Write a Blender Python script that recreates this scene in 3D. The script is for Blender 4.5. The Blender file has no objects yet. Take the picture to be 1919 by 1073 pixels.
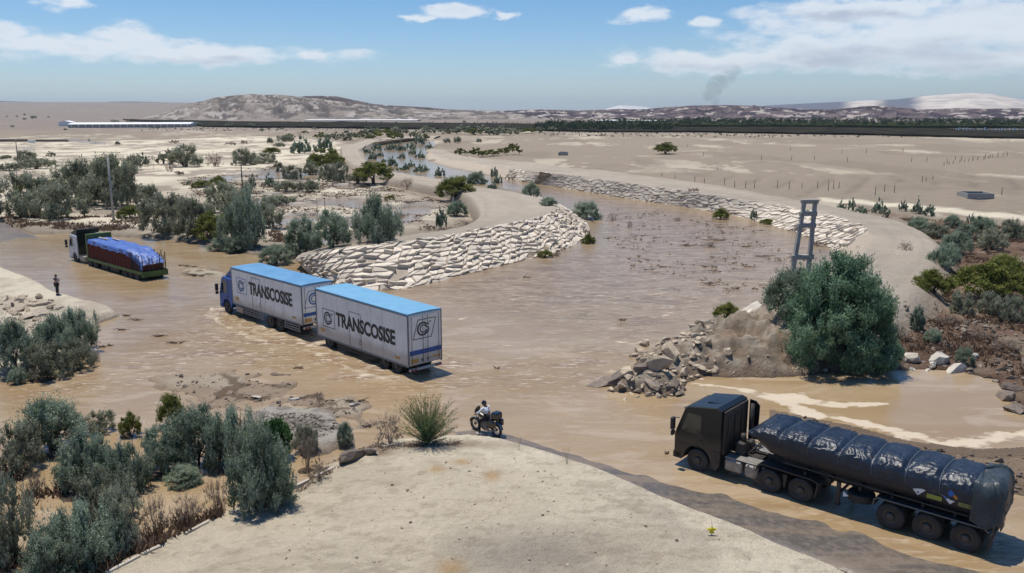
import bpy, bmesh, math, random
import numpy as np
from mathutils import Vector, Matrix, Euler
random.seed(7); RNG = np.random.default_rng(11)
S = bpy.context.scene; C = S.collection
D = bpy.data
R = math.radians

# ------------------------------------------------------------------ camera
F, PITCH, HCAM = 1600.0, R(11.7), 15.7          # focal length in photo pixels (1919 wide), pitch, metres above the water
cam = D.cameras.new('camera'); co = D.objects.new('camera', cam); C.objects.link(co)
cam.sensor_fit = 'HORIZONTAL'; cam.sensor_width = 36; cam.lens = 36 * F / 1919
cam.clip_start = 0.5; cam.clip_end = 60000
co.location = (0, 0, HCAM); co.rotation_euler = (math.pi / 2 - PITCH, 0, 0)
S.camera = co
S.view_settings.view_transform = 'Standard'; S.view_settings.look = 'None'
S.view_settings.exposure = 0.27; S.view_settings.gamma = 1; S.view_settings.use_curve_mapping = False
S.cycles.volume_bounces = 0; S.cycles.max_bounces = 6; S.cycles.diffuse_bounces = 3
S.cycles.glossy_bounces = 2; S.cycles.transmission_bounces = 3; S.cycles.transparent_max_bounces = 6

def ray(u, v):
    a = (u - 959.5) / F; b = (v - 536.5) / F
    return np.array([a, math.cos(PITCH) - b * math.sin(PITCH), -(math.sin(PITCH) + b * math.cos(PITCH))])
def G(u, v, z=0.0):                              # point of the plane z seen at photo pixel (u, v)
    d = ray(u, v); t = (z - HCAM) / d[2]
    return np.array([d[0] * t, d[1] * t])
def pxm(y, z=0.0):                               # photo pixels per metre at distance y
    return F / (y * math.cos(PITCH) + (HCAM - z) * math.sin(PITCH))

# ------------------------------------------------------------------ sun and sky
SUN_EL, SUN_AZ = R(73), R(-40)                   # azimuth from +Y towards +X
sd = Vector((math.sin(SUN_AZ) * math.cos(SUN_EL), math.cos(SUN_AZ) * math.cos(SUN_EL), math.sin(SUN_EL)))
sun = D.lights.new('sun', 'SUN'); sun.energy = 3.95; sun.angle = R(0.53); sun.color = (1, .94, .84)
so = D.objects.new('sun', sun); C.objects.link(so)
so.rotation_euler = sd.to_track_quat('Z', 'Y').to_euler(); so.location = (0, 0, 200)

W = D.worlds.new('World'); S.world = W; W.use_nodes = True
nt = W.node_tree; N = nt.nodes; N.clear()
def node(nt, t, **k):
    n = nt.nodes.new(t)
    for a, b in k.items():
        if a == 'ins':
            for i, v in b.items():
                if hasattr(v, 'is_output') or isinstance(v, bpy.types.NodeSocket): nt.links.new(v, n.inputs[i])
                else: n.inputs[i].default_value = v
        else: setattr(n, a, b)
    return n
def mth(nt, op, a, b=None, c=None, clamp=False):
    n = nt.nodes.new('ShaderNodeMath'); n.operation = op; n.use_clamp = clamp
    for i, v in enumerate((a, b, c)):
        if v is None: continue
        if isinstance(v, bpy.types.NodeSocket): nt.links.new(v, n.inputs[i])
        else: n.inputs[i].default_value = v
    return n.outputs[0]
def mix(nt, fac, a, b, mode='MIX'):
    n = nt.nodes.new('ShaderNodeMix'); n.data_type = 'RGBA'; n.blend_type = mode
    for i, v in ((0, fac), (6, a), (7, b)):
        if isinstance(v, bpy.types.NodeSocket): nt.links.new(v, n.inputs[i])
        elif i == 0: n.inputs[0].default_value = v
        else: n.inputs[i].default_value = (*v[:3], 1)
    return n.outputs[2]
def ramp(nt, fac, lo, hi):
    n = nt.nodes.new('ShaderNodeMapRange'); n.interpolation_type = 'SMOOTHSTEP'
    nt.links.new(fac, n.inputs[0]); n.inputs[1].default_value = lo; n.inputs[2].default_value = hi
    return n.outputs[0]
def noise(nt, vec, scale, detail=4, rough=.55, dist=0):
    n = nt.nodes.new('ShaderNodeTexNoise'); n.inputs['Scale'].default_value = scale
    n.inputs['Detail'].default_value = detail; n.inputs['Roughness'].default_value = rough
    n.inputs['Distortion'].default_value = dist
    if vec is not None: nt.links.new(vec, n.inputs['Vector'])
    return n.outputs[0]

sky = node(nt, 'ShaderNodeTexSky', sky_type='NISHITA', sun_disc=False, sun_elevation=SUN_EL,
           sun_rotation=SUN_AZ, altitude=400, air_density=1.0, dust_density=.6, ozone_density=2.2)
tc = N.new('ShaderNodeTexCoord'); sep = N.new('ShaderNodeSeparateXYZ'); nt.links.new(tc.outputs['Generated'], sep.inputs[0])
az = mth(nt, 'ARCTAN2', sep.outputs[0], sep.outputs[1])
el = mth(nt, 'ARCSINE', sep.outputs[2])
CL = [(1760, 62, 330, 58), (1610, 92, 300, 42), (1420, 112, 230, 24), (1850, 110, 240, 30), (1640, 14, 210, 22),
      (1200, 28, 44, 17), (1322, 42, 34, 12), (1185, 115, 32, 11), (225, 64, 62, 17), (12, 57, 46, 14),
      (150, 84, 190, 20), (380, 103, 260, 17), (590, 107, 50, 9), (850, 22, 72, 12), (785, 32, 38, 8),
      (945, 30, 30, 7), (125, 6, 44, 12), (2300, 40, 420, 70), (-420, 70, 380, 26), (2900, 20, 300, 60), (-1100, 40, 300, 30)]
wn = N.new('ShaderNodeVectorMath'); wn.operation = 'MULTIPLY'; nt.links.new(tc.outputs['Generated'], wn.inputs[0]); wn.inputs[1].default_value = (1, 1, 2.6)
nA = noise(nt, wn.outputs[0], 9, 7, .6, .3); nB = noise(nt, wn.outputs[0], 26, 5, .6)
# warp the directions a little so that cloud outlines are ragged
wv = N.new('ShaderNodeTexNoise'); wv.inputs['Scale'].default_value = 22; wv.inputs['Detail'].default_value = 5; wv.inputs['Roughness'].default_value = .6; nt.links.new(wn.outputs[0], wv.inputs['Vector'])
wsp = N.new('ShaderNodeSeparateColor'); nt.links.new(wv.outputs['Color'], wsp.inputs[0])
az0, el0 = az, el
az = mth(nt, 'ADD', az, mth(nt, 'MULTIPLY', mth(nt, 'SUBTRACT', wsp.outputs[0], .5), .060)); el = mth(nt, 'ADD', el, mth(nt, 'MULTIPLY', mth(nt, 'SUBTRACT', wsp.outputs[1], .5), .020))
best = None; shade = None
for (u, v, w, h) in CL:
    d = ray(u, v); a0 = math.atan2(d[0], d[1]); e0 = math.atan2(-(-d[2]), math.hypot(d[0], d[1]))
    qa = mth(nt, 'MULTIPLY', mth(nt, 'SUBTRACT', az, a0), F / w); qe = mth(nt, 'MULTIPLY', mth(nt, 'SUBTRACT', el, e0), F / h)
    q = mth(nt, 'SUBTRACT', 1.0, mth(nt, 'SQRT', mth(nt, 'ADD', mth(nt, 'MULTIPLY', qa, qa), mth(nt, 'MULTIPLY', qe, qe))))
    q = mth(nt, 'MAXIMUM', q, -1.0)
    best = q if best is None else mth(nt, 'SMOOTH_MAX', best, q, .25)
    if w > 200: sh_ = mth(nt, 'MULTIPLY', mth(nt, 'MAXIMUM', q, 0.0), mth(nt, 'MULTIPLY', qe, -1.0)); shade = sh_ if shade is None else mth(nt, 'MAXIMUM', shade, sh_)
# thin scattered cloud all round the sky, so that it goes on outside the frame
dens = mth(nt, 'ADD', mth(nt, 'ADD', best, .06), mth(nt, 'MULTIPLY', mth(nt, 'SUBTRACT', nA, .5), 1.7))
dens = mth(nt, 'ADD', dens, mth(nt, 'MULTIPLY', mth(nt, 'SUBTRACT', nB, .5), 1.5))
cm = mth(nt, 'MULTIPLY', ramp(nt, dens, -.14, .62), .82)
ccol = mix(nt, ramp(nt, mth(nt, 'ADD', mth(nt, 'MULTIPLY', shade, 2.2), mth(nt, 'ADD', mth(nt, 'MULTIPLY', mth(nt, 'SUBTRACT', nA, .5), 1.6), mth(nt, 'MULTIPLY', dens, .25))), .15, 1.1), (7.7, 8.1, 8.6), (4.3, 4.7, 5.7))
up = ramp(nt, el0, R(-1), R(11))
skyc = mix(nt, 1.0, sky.outputs[0], mix(nt, up, (.82, .95, 1.16), (.44, .73, 1.0)), 'MULTIPLY')
fin = mix(nt, cm, skyc, ccol)
bg = node(nt, 'ShaderNodeBackground', ins={'Color': fin, 'Strength': .09})
nt.links.new(bg.outputs[0], N.new('ShaderNodeOutputWorld').inputs[0])

# ------------------------------------------------------------------ helpers
def put(o, label=None, cat=None, group=None, kind=None):
    if label: o['label'] = label
    if cat: o['category'] = cat
    if group: o['group'] = group
    if kind: o['kind'] = kind
    return o
def empty(name, loc, yaw=0, label=None, cat=None, group=None):
    o = D.objects.new(name, None); C.objects.link(o); o.location = loc; o.rotation_euler = (0, 0, yaw)
    o.empty_display_size = .3
    return put(o, label, cat, group)
def link(name, me, parent=None, loc=None, rot=None, scale=None):
    o = D.objects.new(name, me); C.objects.link(o)
    if parent is not None: o.parent = parent
    if loc is not None: o.location = loc
    if rot is not None: o.rotation_euler = rot
    if scale is not None: o.scale = scale
    return o
class MB:                                       # collects shapes into ONE mesh
    def __init__(s): s.v = []; s.f = []; s.sm = []
    def add(s, vs, fs, smooth=False):
        n = len(s.v); s.v += [tuple(map(float, q)) for q in vs]; s.f += [tuple(n + i for i in f) for f in fs]; s.sm += [smooth] * len(fs)
        return s
    def box(s, x0, x1, y0, y1, z0, z1, b=0.0):
        if x0 > x1: x0, x1 = x1, x0
        if y0 > y1: y0, y1 = y1, y0
        if b <= 0:
            vs = [(x, y, z) for z in (z0, z1) for y in (y0, y1) for x in (x0, x1)]
            return s.add(vs, [(0, 2, 3, 1), (4, 5, 7, 6), (0, 1, 5, 4), (2, 6, 7, 3), (0, 4, 6, 2), (1, 3, 7, 5)])
        bm = bmesh.new(); bmesh.ops.create_cube(bm, size=1)
        for v in bm.verts: v.co = Vector(((x0 + x1) / 2 + v.co.x * (x1 - x0), (y0 + y1) / 2 + v.co.y * (y1 - y0), (z0 + z1) / 2 + v.co.z * (z1 - z0)))
        bmesh.ops.bevel(bm, geom=bm.edges[:], offset=b, segments=1, affect='EDGES')
        vs = [v.co[:] for v in bm.verts]; fs = [tuple(v.index for v in f.verts) for f in bm.faces]; bm.free()
        return s.add(vs, fs)
    def prism(s, prof, y0, y1, inset=0.0, axis='y', b=0.0):   # profile (x, z) swept along y
        n = len(prof); cx = sum(p[0] for p in prof) / n; cz = sum(p[1] for p in prof) / n
        rings = [(y0, inset), (y0 + b, 0), (y1 - b, 0), (y1, inset)] if inset and b else [(y0, 0), (y1, 0)]
        vs = []
        for y, i in rings:
            for (x, z) in prof:
                k = 1 - i
                px, pz = cx + (x - cx) * k, cz + (z - cz) * k
                vs.append((px, y, pz) if axis == 'y' else (y, px, pz))
        fs = []
        for r in range(len(rings) - 1):
            for i in range(n):
                j = (i + 1) % n; fs.append((r * n + i, r * n + j, (r + 1) * n + j, (r + 1) * n + i))
        fs.append(tuple(range(n))); fs.append(tuple(range((len(rings) - 1) * n, len(rings) * n))[::-1])
        return s.add(vs, fs)
    def tube(s, pts, rad, k=8, cap=True):
        pts = [Vector(p) for p in pts]
        rad = rad if isinstance(rad, (list, tuple)) else [rad] * len(pts)
        vs = []
        for i, p in enumerate(pts):
            t = (pts[min(i + 1, len(pts) - 1)] - pts[max(i - 1, 0)])
            if t.length < 1e-9: t = Vector((0, 0, 1))
            t.normalize(); a = Vector((0, 0, 1)) if abs(t.z) < .9 else Vector((1, 0, 0))
            u = t.cross(a).normalized(); w = t.cross(u)
            vs += [(p + (u * math.cos(q) + w * math.sin(q)) * rad[i])[:] for q in (2 * math.pi * j / k for j in range(k))]
        fs = [(i * k + j, i * k + (j + 1) % k, (i + 1) * k + (j + 1) % k, (i + 1) * k + j) for i in range(len(pts) - 1) for j in range(k)]
        if cap: fs += [tuple(range(k)), tuple(range((len(pts) - 1) * k, len(pts) * k))[::-1]]
        return s.add(vs, fs, True)
    def lathe(s, prof, k=28, cy=(0, 0, 0)):      # profile (radius, y) turned about the y axis
        vs = [(cy[0] + r * math.cos(2 * math.pi * j / k), cy[1] + y, cy[2] + r * math.sin(2 * math.pi * j / k)) for (r, y) in prof for j in range(k)]
        fs = [(i * k + j, i * k + (j + 1) % k, (i + 1) * k + (j + 1) % k, (i + 1) * k + j) for i in range(len(prof) - 1) for j in range(k)]
        return s.add(vs, fs, False)
    def mesh(s, name, mat=None):
        me = D.meshes.new(name); me.from_pydata(s.v, [], s.f)
        if mat: me.materials.append(mat)
        me.polygons.foreach_set('use_smooth', s.sm)
        bm = bmesh.new(); bm.from_mesh(me); bmesh.ops.recalc_face_normals(bm, faces=bm.faces); bm.to_mesh(me); bm.free()
        return me
    def build(s, name, mat=None, parent=None, **k):
        return link(name, s.mesh(name, mat), parent, **k)
def grid_mesh(name, V, nr, nc, mat, wrap=False, smooth=True, attrs=None):
    me = D.meshes.new(name); V = np.ascontiguousarray(V, dtype=np.float32)
    cc = nc if wrap else nc - 1
    i = np.arange(nr - 1)[:, None]; j = np.arange(cc)[None, :]; j2 = (j + 1) % nc
    q = np.stack([i * nc + j, i * nc + j2, (i + 1) * nc + j2, (i + 1) * nc + j], -1).reshape(-1, 4).astype(np.int32)
    me.vertices.add(len(V)); me.vertices.foreach_set('co', V.ravel())
    me.loops.add(q.size); me.loops.foreach_set('vertex_index', q.ravel())
    me.polygons.add(len(q)); me.polygons.foreach_set('loop_start', np.arange(0, q.size, 4, dtype=np.int32))
    me.polygons.foreach_set('loop_total', np.full(len(q), 4, dtype=np.int32))
    me.update(calc_edges=True)
    me.polygons.foreach_set('use_smooth', np.full(len(q), smooth))
    for k, a in (attrs or {}).items():
        a = np.asarray(a, dtype=np.float32)
        if a.ndim == 2:
            at = me.color_attributes.new(k, 'FLOAT_COLOR', 'POINT')
            at.data.foreach_set('color', np.c_[a, np.ones(len(a), np.float32)].astype(np.float32).ravel())
        else:
            at = me.attributes.new(k, 'FLOAT', 'POINT'); at.data.foreach_set('value', a)
    me.materials.append(mat); me.validate()
    return me
def tri_mesh(name, V, T, mat, attrs=None, smooth=False):
    me = D.meshes.new(name); V = np.ascontiguousarray(V, dtype=np.float32); T = np.ascontiguousarray(T, dtype=np.int32)
    me.vertices.add(len(V)); me.vertices.foreach_set('co', V.ravel())
    me.loops.add(T.size); me.loops.foreach_set('vertex_index', T.ravel())
    me.polygons.add(len(T)); me.polygons.foreach_set('loop_start', np.arange(0, T.size, 3, dtype=np.int32))
    me.polygons.foreach_set('loop_total', np.full(len(T), 3, dtype=np.int32))
    me.update(calc_edges=True); me.polygons.foreach_set('use_smooth', np.full(len(T), smooth))
    for k, a in (attrs or {}).items():
        at = me.attributes.new(k, 'FLOAT', 'POINT'); at.data.foreach_set('value', np.asarray(a, dtype=np.float32))
    me.materials.append(mat)
    return me
# value noise in numpy
def _h(ix, iy, seed):
    n = (ix * 374761393 + iy * 668265263 + seed * 1274126177) & 0x7fffffff
    n = ((n ^ (n >> 13)) * 1103515245) & 0x7fffffff
    n = ((n ^ (n >> 16)) * 69069) & 0x7fffffff
    return (n & 0xffff) / 65535.0
def vn(x, y, seed=0):
    ix = np.floor(x).astype(np.int64); iy = np.floor(y).astype(np.int64); fx = x - ix; fy = y - iy
    fx = fx * fx * (3 - 2 * fx); fy = fy * fy * (3 - 2 * fy)
    a = _h(ix, iy, seed); b = _h(ix + 1, iy, seed); c = _h(ix, iy + 1, seed); d = _h(ix + 1, iy + 1, seed)
    return (a * (1 - fx) + b * fx) * (1 - fy) + (c * (1 - fx) + d * fx) * fy
def fbm(x, y, oct=4, seed=0, rough=.5):
    x = np.asarray(x, float); y = np.asarray(y, float)
    s = 0; a = 1; t = 0; xx, yy = x, y
    for o in range(oct):
        s = s + a * vn(xx, yy, seed + o * 17); t += a; a *= rough
        xx, yy = xx * 1.6 - yy * 1.2 + 3.1, xx * 1.2 + yy * 1.6 + 7.7
    return s / t
def ridged(x, y, oct=4, seed=0):
    s = 0; a = 1; t = 0; xx, yy = np.asarray(x, float), np.asarray(y, float)
    for o in range(oct):
        s = s + a * (1 - abs(2 * vn(xx, yy, seed + o * 13) - 1)); t += a; a *= .5
        xx, yy = xx * 1.6 - yy * 1.2 + 1.3, xx * 1.2 + yy * 1.6 + 5.1
    return s / t
def sm(x): x = np.clip(x, 0, 1); return x * x * (3 - 2 * x)
def sdf(poly, X, Y):                             # > 0 inside
    d2 = np.full(X.shape, 1e18); ins = np.zeros(X.shape, bool); n = len(poly)
    for i in range(n):
        ax, ay = poly[i]; bx, by = poly[(i + 1) % n]; ex, ey = bx - ax, by - ay
        t = np.clip(((X - ax) * ex + (Y - ay) * ey) / (ex * ex + ey * ey + 1e-12), 0, 1)
        d2 = np.minimum(d2, (X - ax - t * ex) ** 2 + (Y - ay - t * ey) ** 2)
        c = ((ay > Y) != (by > Y)) & (X < (bx - ax) * (Y - ay) / ((by - ay) if by != ay else 1e-12) + ax)
        ins ^= c
    return np.where(ins, 1, -1) * np.sqrt(d2)
def PX(pts, z=0): return [tuple(G(u, v, z)) for u, v in pts]

# ------------------------------------------------------------------ materials
def mat(name, col, rough=.7, metal=0, var=.0, vscale=3, bump=0, bscale=30, col2=None, coat=0, spec=.5, objvar=0, space='Object'):
    m = D.materials.new(name); m.use_nodes = True; t = m.node_tree; b = t.nodes['Principled BSDF']
    b.inputs['Roughness'].default_value = rough; b.inputs['Metallic'].default_value = metal
    b.inputs['Coat Weight'].default_value = coat; b.inputs['Specular IOR Level'].default_value = spec
    tc = t.nodes.new('ShaderNodeTexCoord'); vec = tc.outputs[space]
    c = col
    if var or col2:
        nz = noise(t, vec, vscale, 6, .62)
        c = mix(t, ramp(t, nz, .32, .68), tuple(x * (1 - var) for x in col) if not col2 else col, tuple(x * (1 + var) for x in col) if not col2 else col2)
    if objvar:
        oi = t.nodes.new('ShaderNodeObjectInfo')
        k = t.nodes.new('ShaderNodeMapRange'); t.links.new(oi.outputs['Random'], k.inputs[0]); k.inputs[3].default_value = 1 - objvar; k.inputs[4].default_value = 1 + objvar
        c = mix(t, 1.0, c, k.outputs[0], 'MULTIPLY')
    if isinstance(c, bpy.types.NodeSocket): t.links.new(c, b.inputs['Base Color'])
    else: b.inputs['Base Color'].default_value = (*c[:3], 1)
    if bump:
        bn = t.nodes.new('ShaderNodeBump'); bn.inputs['Strength'].default_value = bump; bn.inputs['Distance'].default_value = .05
        t.links.new(noise(t, vec, bscale, 5, .6), bn.inputs['Height']); t.links.new(bn.outputs[0], b.inputs['Normal'])
    return m
M = {}
M['white'] = mat('white_panel_paint', (.60, .61, .62), .5, col2=(.52, .53, .54), vscale=1.6)
M['roofblue'] = mat('blue_roof_sheet', (.085, .235, .43), .5, col2=(.12, .29, .48), vscale=1.2)
M['cabblue'] = mat('blue_cab_paint', (.008, .075, .30), .4, var=.15)
M['black'] = mat('black_cab_paint', (.005, .007, .010), .34, col2=(.010, .010, .010), vscale=1.3, coat=.1, spec=.35)
M['dust'] = mat('dusty_black_paint', (.030, .027, .025), .65, col2=(.060, .050, .040), vscale=2.5)
M['navy'] = mat('navy_steel_body', (.010, .013, .025), .5, col2=(.022, .021, .024), vscale=1.4)
M['rubber'] = mat('tyre_rubber', (.030, .028, .027), .85, col2=(.055, .047, .040), vscale=4)
M['rim'] = mat('dusty_wheel_rim', (.050, .046, .042), .6, col2=(.09, .078, .064), vscale=8)
M['chassis'] = mat('dark_chassis_steel', (.020, .019, .018), .7, col2=(.05, .042, .035), vscale=3)
M['alu'] = mat('dusty_aluminium', (.34, .33, .31), .45, metal=.35, col2=(.22, .19, .16), vscale=5)
M['glass'] = mat('tinted_glass', (.012, .016, .015), .06, coat=.5)
M['trim'] = mat('grey_steel_trim', (.16, .17, .18), .5)
M['letter'] = mat('black_lettering', (.012, .014, .022), .5)
M['logoblue'] = mat('blue_lettering', (.04, .13, .38), .5)
M['stripe'] = mat('blue_stripe_paint', (.02, .09, .33), .5)
M['amber'] = mat('amber_reflector', (.50, .27, .06), .4)
M['yellow'] = mat('yellow_plate', (.46, .38, .04), .5)
M['redlamp'] = mat('red_lamp_plastic', (.28, .03, .02), .3)
M['greenpaint'] = mat('green_steel_paint', (.085, .15, .025), .55, col2=(.05, .085, .02), vscale=2)
M['cabwhite'] = mat('white_cab_paint', (.62, .66, .70), .35, col2=(.5, .52, .54), vscale=1.5)
M['redwood'] = mat('red_painted_slats', (.19, .030, .018), .7, col2=(.09, .02, .016), vscale=3)
M['maroon'] = mat('dark_red_sacks', (.060, .018, .016), .85, col2=(.15, .035, .02), vscale=2)
M['stake'] = mat('dark_steel_stakes', (.045, .036, .034), .7)
M['pale_wood'] = mat('pale_wood', (.45, .36, .27), .8)
M['white_s'] = mat('white_signal_paint', (.75, .75, .74), .5)
M['orange'] = mat('orange_print', (.6, .22, .02), .5)
M['printblue'] = mat('blue_print', (.02, .13, .45), .5)
# box sides: paint with road dirt thrown up along the lower edge
def dirty_panel(name, col, z0, streak=.2, low_=(.30, .235, .17), k_=.8, rough=.5, coat=0, spec=.5):
    m = D.materials.new(name); m.use_nodes = True; t = m.node_tree; b = t.nodes['Principled BSDF']; b.inputs['Roughness'].default_value = rough; b.inputs['Coat Weight'].default_value = coat; b.inputs['Specular IOR Level'].default_value = spec
    tc = t.nodes.new('ShaderNodeTexCoord'); sp = t.nodes.new('ShaderNodeSeparateXYZ'); t.links.new(tc.outputs['Object'], sp.inputs[0])
    vm = t.nodes.new('ShaderNodeVectorMath'); vm.operation = 'MULTIPLY'; vm.inputs[1].default_value = (3.5, 3.5, .35); t.links.new(tc.outputs['Object'], vm.inputs[0])
    n1 = noise(t, vm.outputs[0], 1, 6, .65); n2 = noise(t, tc.outputs['Object'], 1.3, 6, .65)
    c = mix(t, ramp(t, n2, .35, .7), col, tuple(x * .86 for x in col))
    c = mix(t, mth(t, 'MULTIPLY', ramp(t, n1, .5, .8), streak), c, (.36, .33, .29))
    low = mth(t, 'MULTIPLY', ramp(t, mth(t, 'ADD', mth(t, 'MULTIPLY', sp.outputs[2], -1), mth(t, 'MULTIPLY', n2, .9)), -(z0 + .55), -(z0 - .15)), k_)
    c = mix(t, low, c, low_); t.links.new(c, b.inputs['Base Color']); return m
M['white'] = dirty_panel('white_panel_paint', (.82, .81, .78), .80, .15, (.34, .28, .21), .6)
M['black'] = dirty_panel('black_cab_paint', (.006, .009, .012), .95, 0, (.075, .060, .045), .75, .34, .1, .35)
def tarp_mat(name, c1, c2, rough, stretch=(1, 1, 1), bs=.6, sc=5):
    m = D.materials.new(name); m.use_nodes = True; t = m.node_tree; b = t.nodes['Principled BSDF']
    b.inputs['Roughness'].default_value = rough
    tc = t.nodes.new('ShaderNodeTexCoord'); vm = t.nodes.new('ShaderNodeVectorMath'); vm.operation = 'MULTIPLY'
    t.links.new(tc.outputs['Object'], vm.inputs[0]); vm.inputs[1].default_value = stretch
    t.links.new(mix(t, ramp(t, noise(t, tc.outputs['Object'], 1.7, 5), .35, .65), c1, c2), b.inputs['Base Color'])
    bn = t.nodes.new('ShaderNodeBump'); bn.inputs['Strength'].default_value = bs; bn.inputs['Distance'].default_value = .08
    t.links.new(noise(t, vm.outputs[0], sc, 5, .6, .6), bn.inputs['Height']); t.links.new(bn.outputs[0], b.inputs['Normal'])
    return m
M['navytarp'] = tarp_mat('navy_glossy_tarpaulin', (.008, .014, .028), (.013, .022, .040), .35, (1.2, 3.5, 2), .5, 2.2)
M['greytarp'] = tarp_mat('dark_grey_tarpaulin', (.030, .040, .048), (.045, .058, .066), .38, (2, 1, .8), .8, 3)
M['bluetarp'] = tarp_mat('blue_woven_tarpaulin', (.045, .105, .36), (.075, .155, .44), .45, (1, 1.6, 1), .9, 2.2)
M['strap'] = mat('pale_rope', (.09, .11, .14), .6)
M['concrete'] = mat('weathered_concrete', (.36, .35, .33), .85, col2=(.26, .25, .235), vscale=3, bump=.3)
M['paleconc'] = mat('pale_concrete', (.50, .45, .38), .9, col2=(.38, .33, .27), vscale=1.5, bump=.3)
M['stone'] = mat('pale_quarry_stone', (.68, .60, .49), .9, col2=(.52, .455, .375), vscale=.9, bump=.5, bscale=9, objvar=.16)
M['rock'] = mat('dusty_rock', (.48, .40, .30), .92, col2=(.29, .225, .16), vscale=1.1, bump=.8, bscale=6, objvar=.15)
M['wetrock'] = mat('wet_dark_rock', (.11, .085, .065), .55, col2=(.20, .15, .11), vscale=2, bump=.8, bscale=7, objvar=.2)
M['boulder'] = mat('white_boulder_stone', (.56, .52, .46), .9, col2=(.36, .32, .27), vscale=.8, bump=.6, bscale=5, objvar=.06)
M['wood'] = mat('weathered_post_wood', (.16, .13, .11), .9)
M['stick'] = mat('muddy_driftwood', (.085, .060, .045), .9, col2=(.16, .115, .08), vscale=2, objvar=.2)
M['twig'] = mat('dry_twigs', (.27, .215, .175), .9, objvar=.25)
M['bark'] = mat('grey_bark', (.13, .10, .08), .9)
M['skin'] = mat('skin', (.28, .15, .09), .6)
M['shirtwhite'] = mat('white_shirt', (.62, .65, .72), .85)
M['shirtgrey'] = mat('grey_shirt', (.30, .28, .28), .85)
M['darkcloth'] = mat('dark_trousers', (.015, .015, .020), .85)
M['helmet'] = mat('black_helmet', (.012, .012, .014), .2, coat=.6)
M['hair'] = mat('black_hair', (.012, .010, .009), .7)
M['plastic_yellow'] = mat('yellow_plastic', (.62, .52, .02), .5)
M['greenhouse'] = mat('white_greenhouse_net', (.72, .72, .72), .8)
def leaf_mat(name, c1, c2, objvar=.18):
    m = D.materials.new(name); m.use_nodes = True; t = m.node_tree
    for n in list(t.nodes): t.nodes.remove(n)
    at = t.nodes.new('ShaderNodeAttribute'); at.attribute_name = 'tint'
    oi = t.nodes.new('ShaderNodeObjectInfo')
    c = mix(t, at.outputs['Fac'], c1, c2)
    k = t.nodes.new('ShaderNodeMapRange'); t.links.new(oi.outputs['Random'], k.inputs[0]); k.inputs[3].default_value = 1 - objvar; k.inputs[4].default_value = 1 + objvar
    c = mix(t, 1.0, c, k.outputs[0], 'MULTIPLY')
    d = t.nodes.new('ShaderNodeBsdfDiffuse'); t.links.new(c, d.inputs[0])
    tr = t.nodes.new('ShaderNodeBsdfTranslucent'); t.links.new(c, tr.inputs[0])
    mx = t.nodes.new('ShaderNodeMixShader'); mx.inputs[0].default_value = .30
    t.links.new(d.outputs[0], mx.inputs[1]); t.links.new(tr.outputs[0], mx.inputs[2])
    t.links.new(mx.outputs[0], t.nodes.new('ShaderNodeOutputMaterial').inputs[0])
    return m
L = {'H': leaf_mat('dark_tamarisk_leaves', (.065, .125, .068), (.245, .355, .225), .05), 'T': leaf_mat('tamarisk_leaves', (.098, .145, .092), (.385, .445, .330), .14),
     'G': leaf_mat('grey_green_leaves', (.165, .178, .115), (.385, .395, .285), .15),
     'O': leaf_mat('olive_leaves', (.095, .112, .026), (.235, .250, .075), .15),
     'N': leaf_mat('bright_green_leaves', (.055, .13, .045), (.12, .24, .08), .1),
     'B': leaf_mat('dry_brown_leaves', (.19, .145, .11), (.38, .31, .25), .2)}

def attr(t, name, out='Fac'):
    a = t.nodes.new('ShaderNodeAttribute'); a.attribute_name = name; return a.outputs[out]
def earth_mat(name):
    m = D.materials.new(name); m.use_nodes = True; t = m.node_tree; b = t.nodes['Principled BSDF']
    g = t.nodes.new('ShaderNodeNewGeometry'); p = g.outputs['Position']
    c = attr(t, 'tint', 'Color'); w = attr(t, 'wet')
    n1 = noise(t, p, .35, 8, .65); n2 = noise(t, p, 2.6, 6, .7); n3 = noise(t, p, 14, 4, .7)
    k = mth(t, 'ADD', mth(t, 'MULTIPLY', mth(t, 'SUBTRACT', n1, .5), .35), mth(t, 'ADD', mth(t, 'MULTIPLY', mth(t, 'SUBTRACT', n2, .5), .42), mth(t, 'MULTIPLY', mth(t, 'SUBTRACT', n3, .5), .34)))
    c = mix(t, 1.0, c, mth(t, 'ADD', 1.0, k), 'MULTIPLY')
    c = mix(t, w, c, mix(t, 1.0, c, (.46, .41, .37), 'MULTIPLY'))
    t.links.new(c, b.inputs['Base Color'])
    t.links.new(mth(t, 'SUBTRACT', .93, mth(t, 'MULTIPLY', w, .5)), b.inputs['Roughness'])
    b.inputs['Specular IOR Level'].default_value = .12
    h = mth(t, 'ADD', mth(t, 'MULTIPLY', n2, 1.0), mth(t, 'MULTIPLY', n3, .35))
    bn = t.nodes.new('ShaderNodeBump'); bn.inputs['Strength'].default_value = 1.0; bn.inputs['Distance'].default_value = .25
    t.links.new(h, bn.inputs['Height']); t.links.new(bn.outputs[0], b.inputs['Normal'])
    return m
M['earth'] = earth_mat('desert_earth')
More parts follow.
